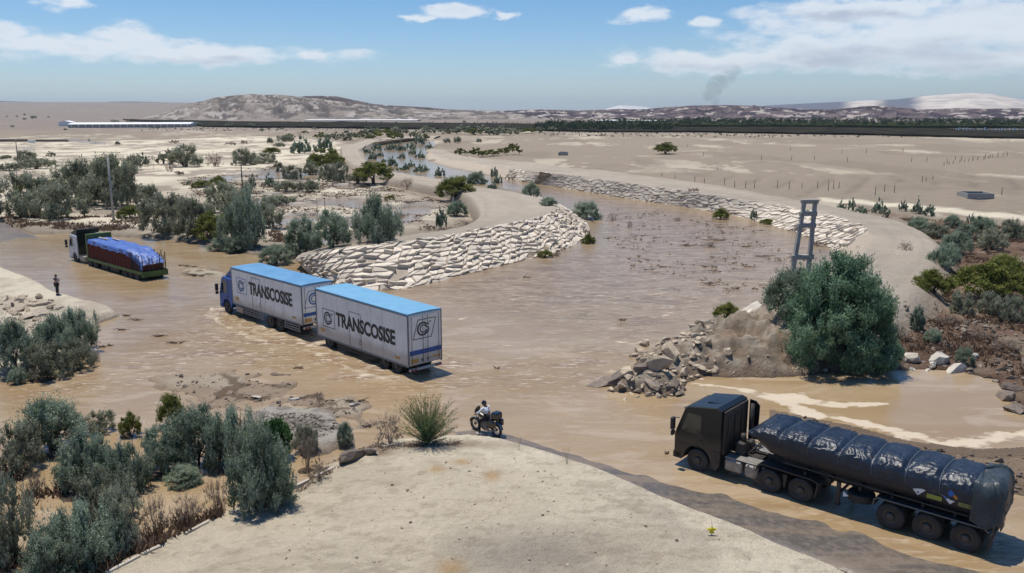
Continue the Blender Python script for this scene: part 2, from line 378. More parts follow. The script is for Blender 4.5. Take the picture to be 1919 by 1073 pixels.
def water_mat():
    m = D.materials.new('muddy_water'); m.use_nodes = True; t = m.node_tree; b = t.nodes['Principled BSDF']
    g = t.nodes.new('ShaderNodeNewGeometry'); p = g.outputs['Position']
    foam = attr(t, 'foam'); turb = attr(t, 'turb'); silt = attr(t, 'silt')
    mp = t.nodes.new('ShaderNodeMapping'); mp.inputs['Rotation'].default_value = (0, 0, R(-35)); mp.inputs['Scale'].default_value = (.34, 1, 1); t.links.new(p, mp.inputs[0])
    q = mp.outputs[0]
    n0 = noise(t, q, .16, 6, .6, .8); n1 = noise(t, q, .8, 7, .65, .6); n2 = noise(t, q, 3.2, 5, .65, .4); n3 = noise(t, p, 9, 3, .6)
    base = mix(t, ramp(t, n0, .35, .7), (.295, .203, .106), (.350, .260, .158))
    base = mix(t, mth(t, 'MULTIPLY', ramp(t, noise(t, q, .45, 7, .65, 1.2), .50, .62), .55), base, (.43, .335, .235))
    base = mix(t, silt, base, mix(t, ramp(t, n1, .40, .62), mix(t, ramp(t, n2, .45, .6), (.185, .126, .072), (.26, .182, .112)), (.385, .29, .190)))
    base = mix(t, mth(t, 'MULTIPLY', turb, ramp(t, n1, .47, .62)), base, (.235, .150, .088))
    fm = ramp(t, mth(t, 'ADD', foam, mth(t, 'ADD', mth(t, 'MULTIPLY', mth(t, 'SUBTRACT', n2, .5), 1.1), mth(t, 'MULTIPLY', mth(t, 'SUBTRACT', n1, .5), 1.3))), .32, .80)
    fm2 = mth(t, 'MULTIPLY', turb, ramp(t, mth(t, 'ADD', n2, mth(t, 'MULTIPLY', n1, .4)), .74, .86))
    base = mix(t, mth(t, 'MAXIMUM', mth(t, 'MULTIPLY', fm, .72), mth(t, 'MULTIPLY', fm2, .75)), base, (.60, .52, .41))
    t.links.new(base, b.inputs['Base Color'])
    t.links.new(mth(t, 'ADD', .11, mth(t, 'ADD', mth(t, 'MULTIPLY', fm, .6), mth(t, 'MULTIPLY', turb, .12))), b.inputs['Roughness'])
    b.inputs['IOR'].default_value = 1.33
    h = mth(t, 'ADD', mth(t, 'MULTIPLY', n1, mth(t, 'ADD', .25, mth(t, 'MULTIPLY', turb, 2.2))), mth(t, 'ADD', mth(t, 'MULTIPLY', n2, mth(t, 'ADD', .10, mth(t, 'MULTIPLY', turb, .9))), mth(t, 'MULTIPLY', n3, mth(t, 'ADD', .02, mth(t, 'MULTIPLY', turb, .10)))))
    bn = t.nodes.new('ShaderNodeBump'); bn.inputs['Strength'].default_value = .75; bn.inputs['Distance'].default_value = .12
    t.links.new(h, bn.inputs['Height']); t.links.new(bn.outputs[0], b.inputs['Normal'])
    return m
M['water'] = water_mat()

# ================================================================== terrain
rows = [0.01, 3, 6, 9, 12, 14.5]
y = 1290.0
while y > 206.6:
    rr = G(959.5, y)[1]
    if rr > rows[-1]: rows.append(rr)
    y -= 1.9 if y > 330 else (1.0 if y > 222 else .45)
rows = [r_ for r_ in rows if r_ < 15500] + [17000.0]
rows = np.array(rows)
fine = np.radians(np.linspace(-37, 37, 640)); fine = np.arctan(np.tan(fine))
coarse = np.radians(np.arange(40, 321, 7.0))
ANG = np.concatenate([fine, coarse])
RR, AA = np.meshgrid(rows, ANG, indexing='ij')
X = (RR * np.sin(AA)).ravel(); Y = (RR * np.cos(AA)).ravel(); RAD = RR.ravel(); AZ = ((AA + math.pi) % (2 * math.pi) - math.pi).ravel()

P_WATER = PX([(-900, 1500), (-900, 700), (-300, 560), (-120, 500), (20, 440), (130, 438), (250, 446), (330, 452), (400, 465), (470, 480), (545, 484),
    (585, 520), (640, 536), (722, 548), (790, 535), (870, 513), (950, 494), (1010, 480), (1065, 464), (1105, 442), (1100, 412), (1065, 392), (1036, 376),
    (1000, 364), (960, 354), (920, 349), (868, 345), (815, 335), (760, 328), (712, 318), (690, 305), (672, 292), (690, 276), (735, 266), (805, 262),
    (815, 270), (795, 284), (798, 300), (830, 310), (872, 320), (945, 334), (1000, 343), (1060, 352), (1130, 364), (1200, 375), (1260, 384), (1320, 393),
    (1380, 404), (1430, 416), (1480, 432), (1520, 447), (1560, 467), (1590, 487), (1560, 505), (1520, 530), (1470, 552), (1430, 568), (1370, 605), (1310, 640),
    (1240, 655), (1180, 668), (1172, 700), (1110, 718), (1170, 738), (1270, 745), (1305, 722), (1340, 712), (1450, 711), (1560, 705), (1680, 700), (1780, 702), (1838, 714),
    (1872, 745), (1905, 780), (2100, 800), (2300, 860), (2100, 850), (1919, 838), (1830, 842), (1700, 826), (1610, 800), (1500, 775), (1440, 768), (1440, 800), (1600, 860), (1900, 925), (2200, 985), (2600, 1080),
    (2400, 1300), (1900, 1400), (1700, 1140), (1560, 1068), (1400, 1000), (1260, 946), (1130, 892), (1060, 868), (985, 843), (940, 831), (880, 824), (740, 832), (690, 845),
    (640, 866), (600, 884), (560, 920), (440, 955), (330, 1010), (260, 1045), (200, 1073), (50, 1160), (-300, 1500)])
P_LEFT = PX([(-500, 520), (0, 497), (60, 520), (110, 546), (160, 564), (222, 580), (234, 592), (190, 606), (185, 640), (150, 668), (60, 705), (0, 720), (-500, 860)])
P_BAR = PX([(470, 762), (520, 758), (600, 768), (660, 790), (690, 812), (650, 838), (600, 846), (560, 840), (500, 815), (465, 790)])
P_BAR2 = PX([(300, 712), (420, 704), (520, 722), (640, 745), (720, 790), (690, 812), (600, 772), (470, 766), (400, 762), (310, 738)])
P_BAR3 = PX([(328, 494), (380, 502), (430, 512), (440, 520), (410, 522), (350, 516), (325, 508)])
P_MOUND = PX([(1120, 735), (1160, 712), (1185, 672), (1230, 652), (1290, 636), (1360, 605), (1430, 570), (1490, 560), (1570, 590), (1650, 640), (1690, 690), (1610, 700), (1560, 704), (1450, 711), (1340, 712), (1300, 722), (1280, 748), (1180, 742)])
P_MARSH = PX([(1540, 378), (1640, 400), (1740, 415), (1919, 425), (2500, 520), (2600, 900), (1919, 800), (1860, 730), (1690, 698), (1640, 640), (1700, 560), (1752, 500), (1755, 460), (1735, 438), (1690, 415)])
P_FORE = PX([(1700, 1150), (1560, 1073), (1400, 1003), (1260, 948), (1130, 893), (1060, 869), (985, 845), (940, 832), (880, 824), (740, 833), (690, 846), (640, 868), (600, 886), (560, 925), (440, 956), (330, 1012), (200, 1075), (50, 1180), (-100, 1900), (1900, 1900)])
P_SANDL = PX([(-500, 300), (0, 268), (300, 262), (470, 255), (640, 262), (700, 290), (640, 330), (760, 350), (900, 400), (850, 430), (700, 450), (560, 470), (330, 450), (0, 425), (-500, 470)])
P_BASIN = PX([(330, 340), (520, 310), (640, 330), (760, 360), (830, 380), (880, 400), (780, 440), (690, 455), (560, 470), (420, 400)])
P_TRACK = PX([(1530, 373), (1700, 385), (1919, 408), (2300, 450), (2300, 475), (1919, 420), (1700, 396), (1540, 382)])
P_MUD = PX([(1440, 768), (1610, 800), (1700, 826), (1830, 842), (1919, 838), (2300, 880), (2400, 1060), (1919, 930), (1600, 862), (1440, 800)])

dW = sdf(P_WATER, X, Y); dL = sdf(P_LEFT, X, Y); dB = sdf(P_BAR, X, Y); dB2 = sdf(P_BAR2, X, Y); dB3 = sdf(P_BAR3, X, Y)
dM = sdf(P_MOUND, X, Y); dR = sdf(P_MARSH, X, Y); dF = sdf(P_FORE, X, Y); dS = sdf(P_SANDL, X, Y); dK = sdf(P_BASIN, X, Y); dT = sdf(P_TRACK, X, Y); dMud = sdf(P_MUD, X, Y)
near = np.exp(-RAD / 160.0)
n_big = fbm(X / 22, Y / 22, 4, 1); n_mid = fbm(X / 4.5, Y / 4.5, 4, 5); n_fine = fbm(X / 1.1, Y / 1.1, 3, 9)
n_tiny = fbm(X / .35, Y / .35, 2, 15)
edge = (n_mid - .5) * 2.2 * np.minimum(1, RAD / 60)
out = -dW + edge * .8
land = .28 + .9 * (n_big - .5) + .35 * (n_mid - .5) + .12 * (n_fine - .5)
land = np.maximum(land, .08 + .1 * n_mid)
Z = -.45 + (land + .45) * sm((out + .6) / 2.2)
# sandy basin on the left with shallow pools
pool = fbm(X / 9 + 31, Y / 16 + 4, 4, 21)
Z = np.where((dS > 0) & (dW < 0), np.minimum(Z, Z - 1.1 * sm((pool - .53) / .12) * sm(dK / 8)), Z)
# foreground island, left bank, bars
def raise_(Z, d, h, w): return np.maximum(Z, -.45 + (h + .45) * sm((d + .25) / w))
Z = raise_(Z, dF + (n_mid - .5) * .35, .42 + .35 * sm(dF / 7) + .22 * (n_big - .5) + .07 * (n_mid - .5) + .035 * (n_fine - .5) * 1.7 + .045 * (n_tiny - .5), .55)
Z = raise_(Z, dL + (n_mid - .5) * .6, .45 + .3 * (n_big - .5) + .15 * (n_mid - .5) + .06 * (n_fine - .5), 1.2)
Z = raise_(Z, dB + (n_mid - .5) * 3.2 + (n_fine - .5) * .9 + .7, .20 + .40 * (n_mid - .42) + .22 * (n_fine - .5), 2.2)
Z = raise_(Z, dB2 + (n_mid - .5) * 4.5 + (n_fine - .5) * 1.6 + .9, .07 + .34 * (n_mid - .48) + .16 * (n_fine - .5), 1.6)
Z = raise_(Z, dB3 + (n_mid - .5) * 4.0 + (n_fine - .5) * 1.2, .06 + .30 * (n_mid - .45) + .16 * (n_fine - .5), 1.6)
# broken levee nose, an eroded mound with steep lumpy flanks
rg = ridged(X / 2.4, Y / 2.4, 4, 3)
rgf = ridged(X / 1.0, Y / 1.0, 3, 13)
mh = 2.0 * sm((dM + .3 * (n_mid - .5) - .2) / 3.0) ** .8 + 1.35 * (rg - .5) * sm(dM / 1.2) + .75 * (rgf - .5) * sm(dM / .6) + .25 * (n_fine - .5) * sm(dM)
tipx, tipy = G(1240, 700); tip = np.exp(-((X - tipx) ** 2 + (Y - tipy) ** 2) / 26)
mh = mh * (1 - .45 * tip)
Z = np.maximum(Z, np.where(dM > -1, -.2 + mh, -9))
# marsh on the right: low mud with hollows
Z = np.where((dR > 0), np.minimum(Z, .10 + .60 * (n_mid - .40) + .40 * (n_fine - .45) + .3 * (n_big - .4)), Z)
Z = np.where(dMud > 0, np.minimum(np.maximum(Z, .02 + .13 * (n_mid - .3)), .02 + .25 * n_mid), Z)
# far rise of the plain on the left and gentle swells
Z += np.where(RAD > 900, 64 * sm((RAD - 1100) / 5600) * sm((np.radians(-9) - AZ) / np.radians(12)) * (np.abs(AZ) < 2), 0)
Z += np.where(RAD > 130, (fbm(X / 90, Y / 90, 3, 44) - .42) * 1.6 * sm((RAD - 130) / 200) * (1 - sm((RAD - 2500) / 2000)) * sm((-dW) / 25), 0)
# furrows of the levelled plain
fx, fy = 0.45, 0.89
Z = np.where((RAD > 110) & (dW < -3) & (dR < 0) & (dK < 0), np.maximum(Z, .22), Z)
fur = np.sin((X * fy - Y * fx) / 1.15 + 1.5 * (n_big - .5)) * .10 * sm((X - 25) / 30) * sm((Y - 95) / 25) * (1 - sm((Y - 190) / 70)) * (dR < 0) * (dW < -6)
Z += fur
Z = np.where(RAD < 14, np.maximum(Z, .7), Z)
# gentle banks under near shrubs are added in shrub_pads()
SHRUB_PADS = []
def shrub_pads():
    global Z
    for (x, y, r, h) in SHRUB_PADS:
        k = (np.abs(X - x) < 3 * r) & (np.abs(Y - y) < 3 * r)
        q = ((X[k] - x) ** 2 + (Y[k] - y) ** 2) / (r * r)
        Z[k] = np.maximum(Z[k], -.4 + (h + .4) * np.exp(-q * .6) + .12 * (n_fine[k] - .5) + .18 * (n_mid[k] - .5))

# ------------------------------------------------------------------ road (wet asphalt, runs under the flood)
RC = [(-210, 262), (-150, 197), (-100, 145), (-58.5, 98.0), (-44.0, 84.9), (-33.0, 75.2), (-22.0, 64.9), (-13.5, 57.0), (-5.5, 48.9), (4, 40.0), (11.5, 33.6), (18.0, 27.6), (27.5, 19.3), (44, 4.5), (70, -18)]
def cat_rom(P, n):
    P = np.array(P, float); P = np.vstack([2 * P[0] - P[1], P, 2 * P[-1] - P[-2]]); o = []
    for i in range(1, len(P) - 2):
        t = np.linspace(0, 1, n, endpoint=False)[:, None]; a, b, c, d = P[i - 1:i + 3]
        o.append(.5 * ((2 * b) + (c - a) * t + (2 * a - 5 * b + 4 * c - d) * t ** 2 + (3 * b - a - 3 * c + d) * t ** 3))
    o.append(P[-2][None]); return np.vstack(o)
RL = cat_rom(RC, 40)
tg = np.gradient(RL, axis=0); tg /= np.linalg.norm(tg, axis=1)[:, None]; nr_ = np.c_[tg[:, 1], -tg[:, 0]]   # to the right of travel = far... flips below
nr_ = -nr_                                                                                         # towards +: far side (up-right)
nr_ *= np.sign(nr_[:, 1:2] + 1e-9)
sl = np.concatenate([[0], np.cumsum(np.linalg.norm(np.diff(RL, axis=0), axis=1))])
iL = np.argmin(np.abs(RL[:, 0] + 50)); s_left = sl[iL]; iR = np.argmin(np.abs(RL[:, 0] + 2)); s_right = sl[iR]
def road_z(s, t):                                  # t: metres across, + = far side
    tw = np.interp(s - s_right, [0, 4, 14, 22, 60], [-4.2, -3.0, -2.7, -1.8, -1.6])
    wet = .16 * sm((s_left - s) / 26) + .10 * sm((s_left - 30 - s) / 60)
    r = sm((s - s_right) / 5)
    z = (1 - r) * (-.13 + wet) + r * np.clip((tw - t) * .055, -.14, .17)
    return z
WR = 5.1
tt = np.linspace(-WR, WR, 46)
Sg, Tg = np.meshgrid(sl, tt, indexing='ij')
RXX = RL[:, 0][:, None] + nr_[:, 0][:, None] * Tg; RYY = RL[:, 1][:, None] + nr_[:, 1][:, None] * Tg
wear = (.025 - .017 * sm((Sg - s_right) / 6)) * (fbm(Sg / 5, Tg / 1.2, 3, 61) - .5) + .012 * (fbm(Sg / .9, Tg / .5, 2, 66) - .5)
RZ = road_z(Sg, Tg) + wear - .22 * sm((np.abs(Tg) - (WR - .45)) / .5)
# keep the ground below the road
st = 4
P2 = RL[::st]
m = (np.abs(X) < 260) & (Y < 300) & (Y > -40)
idx = np.where(m)[0]
bd = np.full(len(idx), 1e9); bs = np.zeros(len(idx)); bt = np.zeros(len(idx))
for i in range(0, len(RL), 2):
    dx = X[idx] - RL[i, 0]; dy = Y[idx] - RL[i, 1]; d2 = dx * dx + dy * dy
    k = d2 < bd; bd[k] = d2[k]; bs[k] = sl[i]; bt[k] = (dx * nr_[i, 0] + dy * nr_[i, 1])[k]
onr = (bd < (WR + .8) ** 2)
rz = road_z(bs, bt) - .10
zi = Z[idx]; isl = dF[idx] > 0
zi = np.where(isl, zi, np.where(np.abs(bt) < WR - .1, np.where(onr, rz, zi), np.where(onr & (np.abs(bt) < WR + .3), np.minimum(zi, np.maximum(rz + .14, -.3) + .2), zi)))
Z[idx] = zi
ROADMASK = np.zeros(len(X)); ROADMASK[idx] = onr & (np.abs(bt) < WR)

m = D.materials.new('wet_asphalt'); m.use_nodes = True; t = m.node_tree; b = t.nodes['Principled BSDF']
g = t.nodes.new('ShaderNodeNewGeometry'); p = g.outputs['Position']
mp = t.nodes.new('ShaderNodeMapping'); mp.inputs['Rotation'].default_value = (0, 0, R(43)); mp.inputs['Scale'].default_value = (.12, 1, 1); t.links.new(p, mp.inputs[0])
n1 = noise(t, mp.outputs[0], 1.1, 5, .6); n2 = noise(t, p, 3, 7, .75); n3 = noise(t, p, 22, 3, .7)
c = mix(t, ramp(t, n1, .42, .6), (.105, .090, .078), (.18, .14, .105))
c = mix(t, ramp(t, n2, .5, .72), c, (.19, .145, .11))
c = mix(t, mth(t, 'MULTIPLY', ramp(t, n3, .45, .7), .35), c, (.07, .062, .055))
t.links.new(c, b.inputs['Base Color'])
t.links.new(mth(t, 'ADD', .22, mth(t, 'MULTIPLY', ramp(t, n2, .35, .6), .45)), b.inputs['Roughness'])
bn = t.nodes.new('ShaderNodeBump'); bn.inputs['Strength'].default_value = .5; bn.inputs['Distance'].default_value = .03
t.links.new(n3, bn.inputs['Height']); t.links.new(bn.outputs[0], b.inputs['Normal'])
M['road'] = m
rm = grid_mesh('road', np.c_[RXX.ravel(), RYY.ravel(), RZ.ravel()], len(sl), len(tt), M['road'])
put(link('road', rm), kind='structure')

# ------------------------------------------------------------------ levees: lofted earth banks
def resample(P, n):
    P = np.array(P, float); d = np.concatenate([[0], np.cumsum(np.linalg.norm(np.diff(P, axis=0), axis=1))])
    q = np.linspace(0, d[-1], n); return np.c_[np.interp(q, d, P[:, 0]), np.interp(q, d, P[:, 1])]
def smooth_line(P, n, it=3):
    P = resample(P, n)
    for _ in range(it): P[1:-1] = (P[:-2] + 2 * P[1:-1] + P[2:]) / 4
    return P
def levee(name, stations, n, label, sink=None):
    # stations: list of (toe px, crest px, back px, back-toe offset, H, HB)
    A_ = np.array([G(*s[0], 0) for s in stations]); B_ = np.array([G(*s[1], s[3]) for s in stations]); C_ = np.array([G(*s[2], s[4]) for s in stations])
    md = (A_ + B_) / 2; par = np.concatenate([[0], np.cumsum(np.linalg.norm(np.diff(md, axis=0), axis=1))]); q_ = np.linspace(0, par[-1], n)
    def sline(P_, it=10):
        P_ = np.c_[np.interp(q_, par, P_[:, 0]), np.interp(q_, par, P_[:, 1])]
        for _ in range(it): P_[1:-1] = (P_[:-2] + 2 * P_[1:-1] + P_[2:]) / 4
        return P_
    toe = sline(A_); cr = sline(B_); bk = sline(C_)
    H = np.interp(q_, par, [s[3] for s in stations]); HB = np.interp(q_, par, [s[4] for s in stations])
    dirb = bk - toe; dirb /= np.linalg.norm(dirb, axis=1)[:, None] + 1e-9
    bt_ = bk + dirb * (HB * 1.9 + .6)[:, None]
    sub = toe - dirb * 1.2
    prof = [(sub, np.full(n, -.75)), (toe, np.full(n, -.06))]
    for k in (.17, .33, .5, .67, .83, .95): prof.append((toe + (cr - toe) * k, -.06 + (H + .06) * k))
    for k in (0, .06, .15, .25, .38, .5, .62, .75, .87, .95, 1): prof.append((cr + (bk - cr) * k, H + (HB - H) * k + .0 * k))
    for k in (.15, .3, .45, .6, .75, .9, 1): prof.append((bk + (bt_ - bk) * k, HB + (-.25 - HB) * sm(k)))
    V = np.concatenate([np.c_[a, z] for a, z in prof]); nr = len(prof)
    nn = fbm(V[:, 0] / 3, V[:, 1] / 3, 3, 71) - .5; nf = fbm(V[:, 0] / .8, V[:, 1] / .8, 2, 75) - .5; nb = fbm(V[:, 0] / 12, V[:, 1] / 12, 2, 79) - .5
    row = np.repeat(np.arange(nr), n)
    amp = np.where(row > 8, 1, .25)
    if sink: V[:, 2] -= np.where(row >= 2, 1.5, 0) * sm((np.tile(q_ / q_[-1], nr) - sink[0]) / sink[1])
    V[:, 2] += (nn * .26 + nf * .10 + nb * .4) * amp
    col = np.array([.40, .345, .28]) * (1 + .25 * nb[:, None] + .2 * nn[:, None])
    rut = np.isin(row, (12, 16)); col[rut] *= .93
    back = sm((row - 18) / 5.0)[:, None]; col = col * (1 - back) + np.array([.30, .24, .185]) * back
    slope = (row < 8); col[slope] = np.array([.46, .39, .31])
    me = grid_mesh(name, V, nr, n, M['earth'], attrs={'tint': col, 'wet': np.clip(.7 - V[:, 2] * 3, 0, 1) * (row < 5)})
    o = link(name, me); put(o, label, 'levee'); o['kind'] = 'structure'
    return toe, cr, H, o
ST_L = [((585, 518), (552, 484), (566, 474), 1.08, 0.90), ((612, 527), (585, 479), (600, 466), 1.95, 1.89), ((640, 536), (612, 474), (640, 454), 2.42, 2.18), ((690, 545), (660, 466), (690, 449), 2.57, 2.42), ((722, 547), (705, 461), (740, 444), 2.57, 2.50),
        ((790, 534), (765, 453), (800, 434), 2.57, 2.50), ((870, 513), (835, 444), (862, 425), 2.57, 2.50), ((950, 494), (905, 431), (898, 412), 2.57, 2.42), ((1010, 480), (965, 418), (905, 399), 2.50, 2.34),
        ((1062, 465), (1012, 408), (898, 386), 2.42, 2.26), ((1100, 444), (1042, 397), (893, 374), 2.34, 2.11), ((1103, 424), (1048, 388), (880, 364), 2.26, 2.03), ((1085, 404), (1030, 379), (850, 355), 2.18, 1.95), ((1044, 385), (1003, 369), (800, 345), 2.11, 1.87), ((985, 366), (955, 358), (768, 338), 2.03, 1.79), ((905, 355), (893, 349), (745, 333), 2.16, 1.98), ((830, 343), (822, 335), (735, 326), 1.98, 1.80), ((752, 332), (748, 324), (700, 318), 1.80, 1.62), ((716, 322), (708, 314), (668, 308), 1.80, 1.62),
        ((690, 304), (681, 298), (646, 292), 1.80, 1.62), ((682, 288), (670, 281), (640, 274), 1.80, 1.62), ((705, 272), (700, 266), (690, 261), 1.80, 1.44), ((760, 264), (762, 259), (770, 255), 1.62, 1.26), ((810, 262), (815, 257), (825, 254), 1.08, 0.90)]
ST_R = [((796, 292), (806, 284), (818, 279), 1.2, 1.1), ((800, 301), (814, 291), (835, 283), 1.0, 1.0), ((830, 311), (845, 299), (868, 292), 1.3, 1.2), ((872, 320), (890, 305), (915, 297), 1.5, 1.4), ((945, 334), (953, 315), (985, 302), 1.9, 1.8), ((1000, 343), (1010, 322), (1050, 312), 2.6, 2.3), ((1060, 352), (1075, 329), (1120, 318), 2.6, 2.3), ((1130, 364), (1150, 340), (1200, 328), 2.6, 2.3),
        ((1200, 375), (1225, 350), (1280, 338), 2.5, 2.2), ((1260, 384), (1290, 359), (1350, 348), 2.5, 2.2), ((1320, 393), (1352, 368), (1420, 360), 2.4, 2.1), ((1380, 404), (1415, 378), (1480, 370), 2.3, 2.0), ((1430, 416), (1470, 387), (1545, 383), 2.2, 1.9), ((1480, 432), (1525, 397), (1610, 396), 2.1, 1.8),
        ((1520, 447), (1575, 408), (1670, 409), 2.1, 1.8), ((1560, 467), (1615, 422), (1715, 428), 2.0, 1.7), ((1586, 486), (1637, 440), (1745, 452), 2.0, 1.7), ((1572, 505), (1630, 462), (1748, 478), 1.9, 1.7), ((1530, 528), (1600, 487), (1730, 505), 1.9, 1.7), ((1478, 550), (1550, 515), (1700, 540), 1.9, 1.7),
        ((1430, 570), (1490, 545), (1650, 590), 1.9, 1.7), ((1372, 605), (1420, 580), (1590, 625), 1.8, 1.7), ((1318, 642), (1350, 618), (1500, 640), 1.4, 1.4), ((1296, 656), (1318, 640), (1400, 660), .9, .8)]
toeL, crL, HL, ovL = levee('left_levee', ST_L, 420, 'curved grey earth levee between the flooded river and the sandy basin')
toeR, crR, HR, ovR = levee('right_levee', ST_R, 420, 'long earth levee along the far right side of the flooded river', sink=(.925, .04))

def stone_face(name, toe, cr, H, k0, k1, du, dv, label, cat, group_seed, margin=(0.0, 1.0), maxparts=300, proud=1.0):
    """irregular quarry slabs fitted like crazy paving on the slope; returns the thing"""
    rnd = random.Random(group_seed)
    n = len(toe); a, b = int(k0 * (n - 1)), int(k1 * (n - 1))
    T = toe[a:b + 1]; K = cr[a:b + 1]; Hh = H[a:b + 1]
    dl = np.concatenate([[0], np.cumsum(np.linalg.norm(np.diff((T + K) / 2, axis=0), axis=1))])
    Lt = dl[-1]
    wv = np.sqrt(np.linalg.norm(K - T, axis=1) ** 2 + Hh ** 2); wmean = wv.mean()
    def P(u, v):                                  # u metres along, v 0..1 up the slope
        i = np.interp(u, dl, np.arange(len(dl))); i0 = int(min(i, len(dl) - 2)); f = i - i0
        t_ = T[i0] * (1 - f) + T[i0 + 1] * f; k_ = K[i0] * (1 - f) + K[i0 + 1] * f; h = Hh[i0] * (1 - f) + Hh[i0 + 1] * f
        q = t_ + (k_ - t_) * v
        return Vector((q[0], q[1], -.04 + (h + .04) * v))
    nu = max(2, int(Lt / du)); nv = max(2, int(round(wmean / dv))); slant = .16
    pts = {}
    def pt(i, j):
        key = (i, j)
        if key not in pts:
            ju = rnd.uniform(-.42, .42); jv = rnd.uniform(-.36, .36)
            u = (i + .5 * (j % 2) + ju + .62 * j) * Lt / nu; v = (j + jv - slant * (i % 12 - 6) * 0 + .42 * math.sin(i * .9 + j * .7) + .30 * math.sin(i * .37)) / nv
            pts[key] = (u, min(1.04, max(-.04, margin[0] + (margin[1] - margin[0]) * v)))
        return pts[key]
    cells = []
    for j in range(-1, nv + 1):
        for i in range(-nv - 4, nu + 4):
            q = [pt(i, j), pt(i + 1, j), pt(i + 1, j + 1), pt(i, j + 1)]
            if any(u < 0 or u > Lt for u, v in q): continue
            if max(v for u, v in q) - min(v for u, v in q) < .45 / nv: continue
            if rnd.random() < .025: continue
            cells.append(q)
    root = empty(name, P(Lt / 2, 0)); put(root, label, cat)
    ro = np.array(root.location)
    items = []
    for q in cells:
        c = (sum(p[0] for p in q) / 4, sum(p[1] for p in q) / 4)
        P0 = [P(*x) for x in q]; ctr = sum(P0, Vector()) / 4
        nrm = (P0[1] - P0[0]).cross(P0[3] - P0[0])
        if nrm.length < 1e-6: continue
        nrm.normalize()
        if nrm.z < 0: nrm = -nrm
        shr = rnd.uniform(.88, 1.0)
        ring = []
        for k in range(4):
            p0 = P0[k]; p1 = P0[(k + 1) % 4]
            ring.append(ctr + (p0 - ctr) * shr * rnd.uniform(.86, 1.0))
            if rnd.random() < .75:
                ring.append(ctr + ((p0 * rnd.uniform(.35, .65) + p1 * .5) / 1 - ctr) * 0 + ((p0 + (p1 - p0) * rnd.uniform(.3, .7)) - ctr) * shr * rnd.uniform(.88, 1.08))
        up = Vector((ctr.x, ctr.y, ctr.z)); out_ = (P(c[0], max(0, c[1] - .1)) - P(c[0], c[1]))
        out_.normalize()
        hh = rnd.uniform(.02, .16) * proud; tilt = rnd.uniform(.02, .30) * proud; sk_ = rnd.uniform(-.12, .12)
        size = (P0[0] - P0[2]).length
        m_ = len(ring)
        top = []; 
        for p in ring:
            d = (p - ctr).dot(out_) / max(size, .1) * 2; e_ = (p - ctr).dot(nrm.cross(out_)) / max(size, .1) * 2
            top.append(ctr + (p - ctr) * .95 + nrm * (hh + tilt * (d + .4) + sk_ * e_ + rnd.uniform(-.02, .02)))
        mid = [p + nrm * (hh * .4 + tilt * .9 * ((p - ctr).dot(out_) / max(size, .1) * 2) + sk_ * ((p - ctr).dot(nrm.cross(out_)) / max(size, .1) * 2)) for p in ring]
        bot = [p - nrm * .22 for p in ring]
        vs = [(v - ctr)[:] for v in bot + mid + top]
        fs = [tuple(range(2 * m_, 3 * m_))]
        for r_ in (0, 1):
            for k in range(m_): fs.append((r_ * m_ + k, r_ * m_ + (k + 1) % m_, (r_ + 1) * m_ + (k + 1) % m_, (r_ + 1) * m_ + k))
        items.append((size * pxm(max(ctr.y, 5)), ctr, vs, fs))
    items.sort(key=lambda x: -x[0])
    for (s_, ctr, vs, fs) in items[:maxparts]:
        link('stone', MB().add(vs, fs).mesh('stone', M['stone']), root, loc=Vector(ctr) - Vector(ro))
    if len(items) > maxparts:
        mb = MB()
        for (s_, ctr, vs, fs) in items[maxparts:]:
            o_ = Vector(ctr) - Vector(ro); mb.add([(Vector(v) + o_)[:] for v in vs], fs)
        put(mb.build('stones', M['stone2'], root), kind='stuff')
    return root
# the joined far stones carry their colour change by position, as they are one object
m = D.materials.new('pale_quarry_stone_far'); m.use_nodes = True; t = m.node_tree; b = t.nodes['Principled BSDF']
g = t.nodes.new('ShaderNodeNewGeometry')
b.inputs['Roughness'].default_value = .9
c = mix(t, g.outputs['Random Per Island'], (.42, .365, .30), (.64, .57, .48))
c = mix(t, 1.0, c, mth(t, 'ADD', .85, mth(t, 'MULTIPLY', noise(t, g.outputs['Position'], 1.5, 5, .6), .3)), 'MULTIPLY'); t.links.new(c, b.inputs['Base Color'])
M['stone2'] = m
def frac(ST, u):                                  # share of the levee's length at the station nearest a toe pixel
    A_ = np.array([(G(*s[0], 0) + G(*s[1], s[3])) / 2 for s in ST]); par = np.concatenate([[0], np.cumsum(np.linalg.norm(np.diff(A_, axis=0), axis=1))])
    return par[u] / par[-1]
FRL = frac(ST_L, 13) - .004; FR0 = frac(ST_R, 4); FR1 = frac(ST_R, 16) - .01; FR2 = frac(ST_R, 19)
stone_face('stone_revetment', toeL, crL, HL, .0, FRL, 1.0, .86, 'pale stone slab facing on the curved levee behind the two blue-roofed boxes', 'stone facing', 3)
stone_face('stone_revetment', toeR, crR, HR, FR0, FR1, 1.0, .85, 'long band of pale stone pitching along the right-hand levee across the river', 'stone facing', 5, margin=(.0, 1.0), proud=.55)
stone_face('stone_revetment', toeR, crR, HR, FR2, .985, 1.5, 1.1, 'narrow sloping edge of broken pale slabs on the levee tip left of the large tamarisk', 'stone facing', 8, maxparts=60)

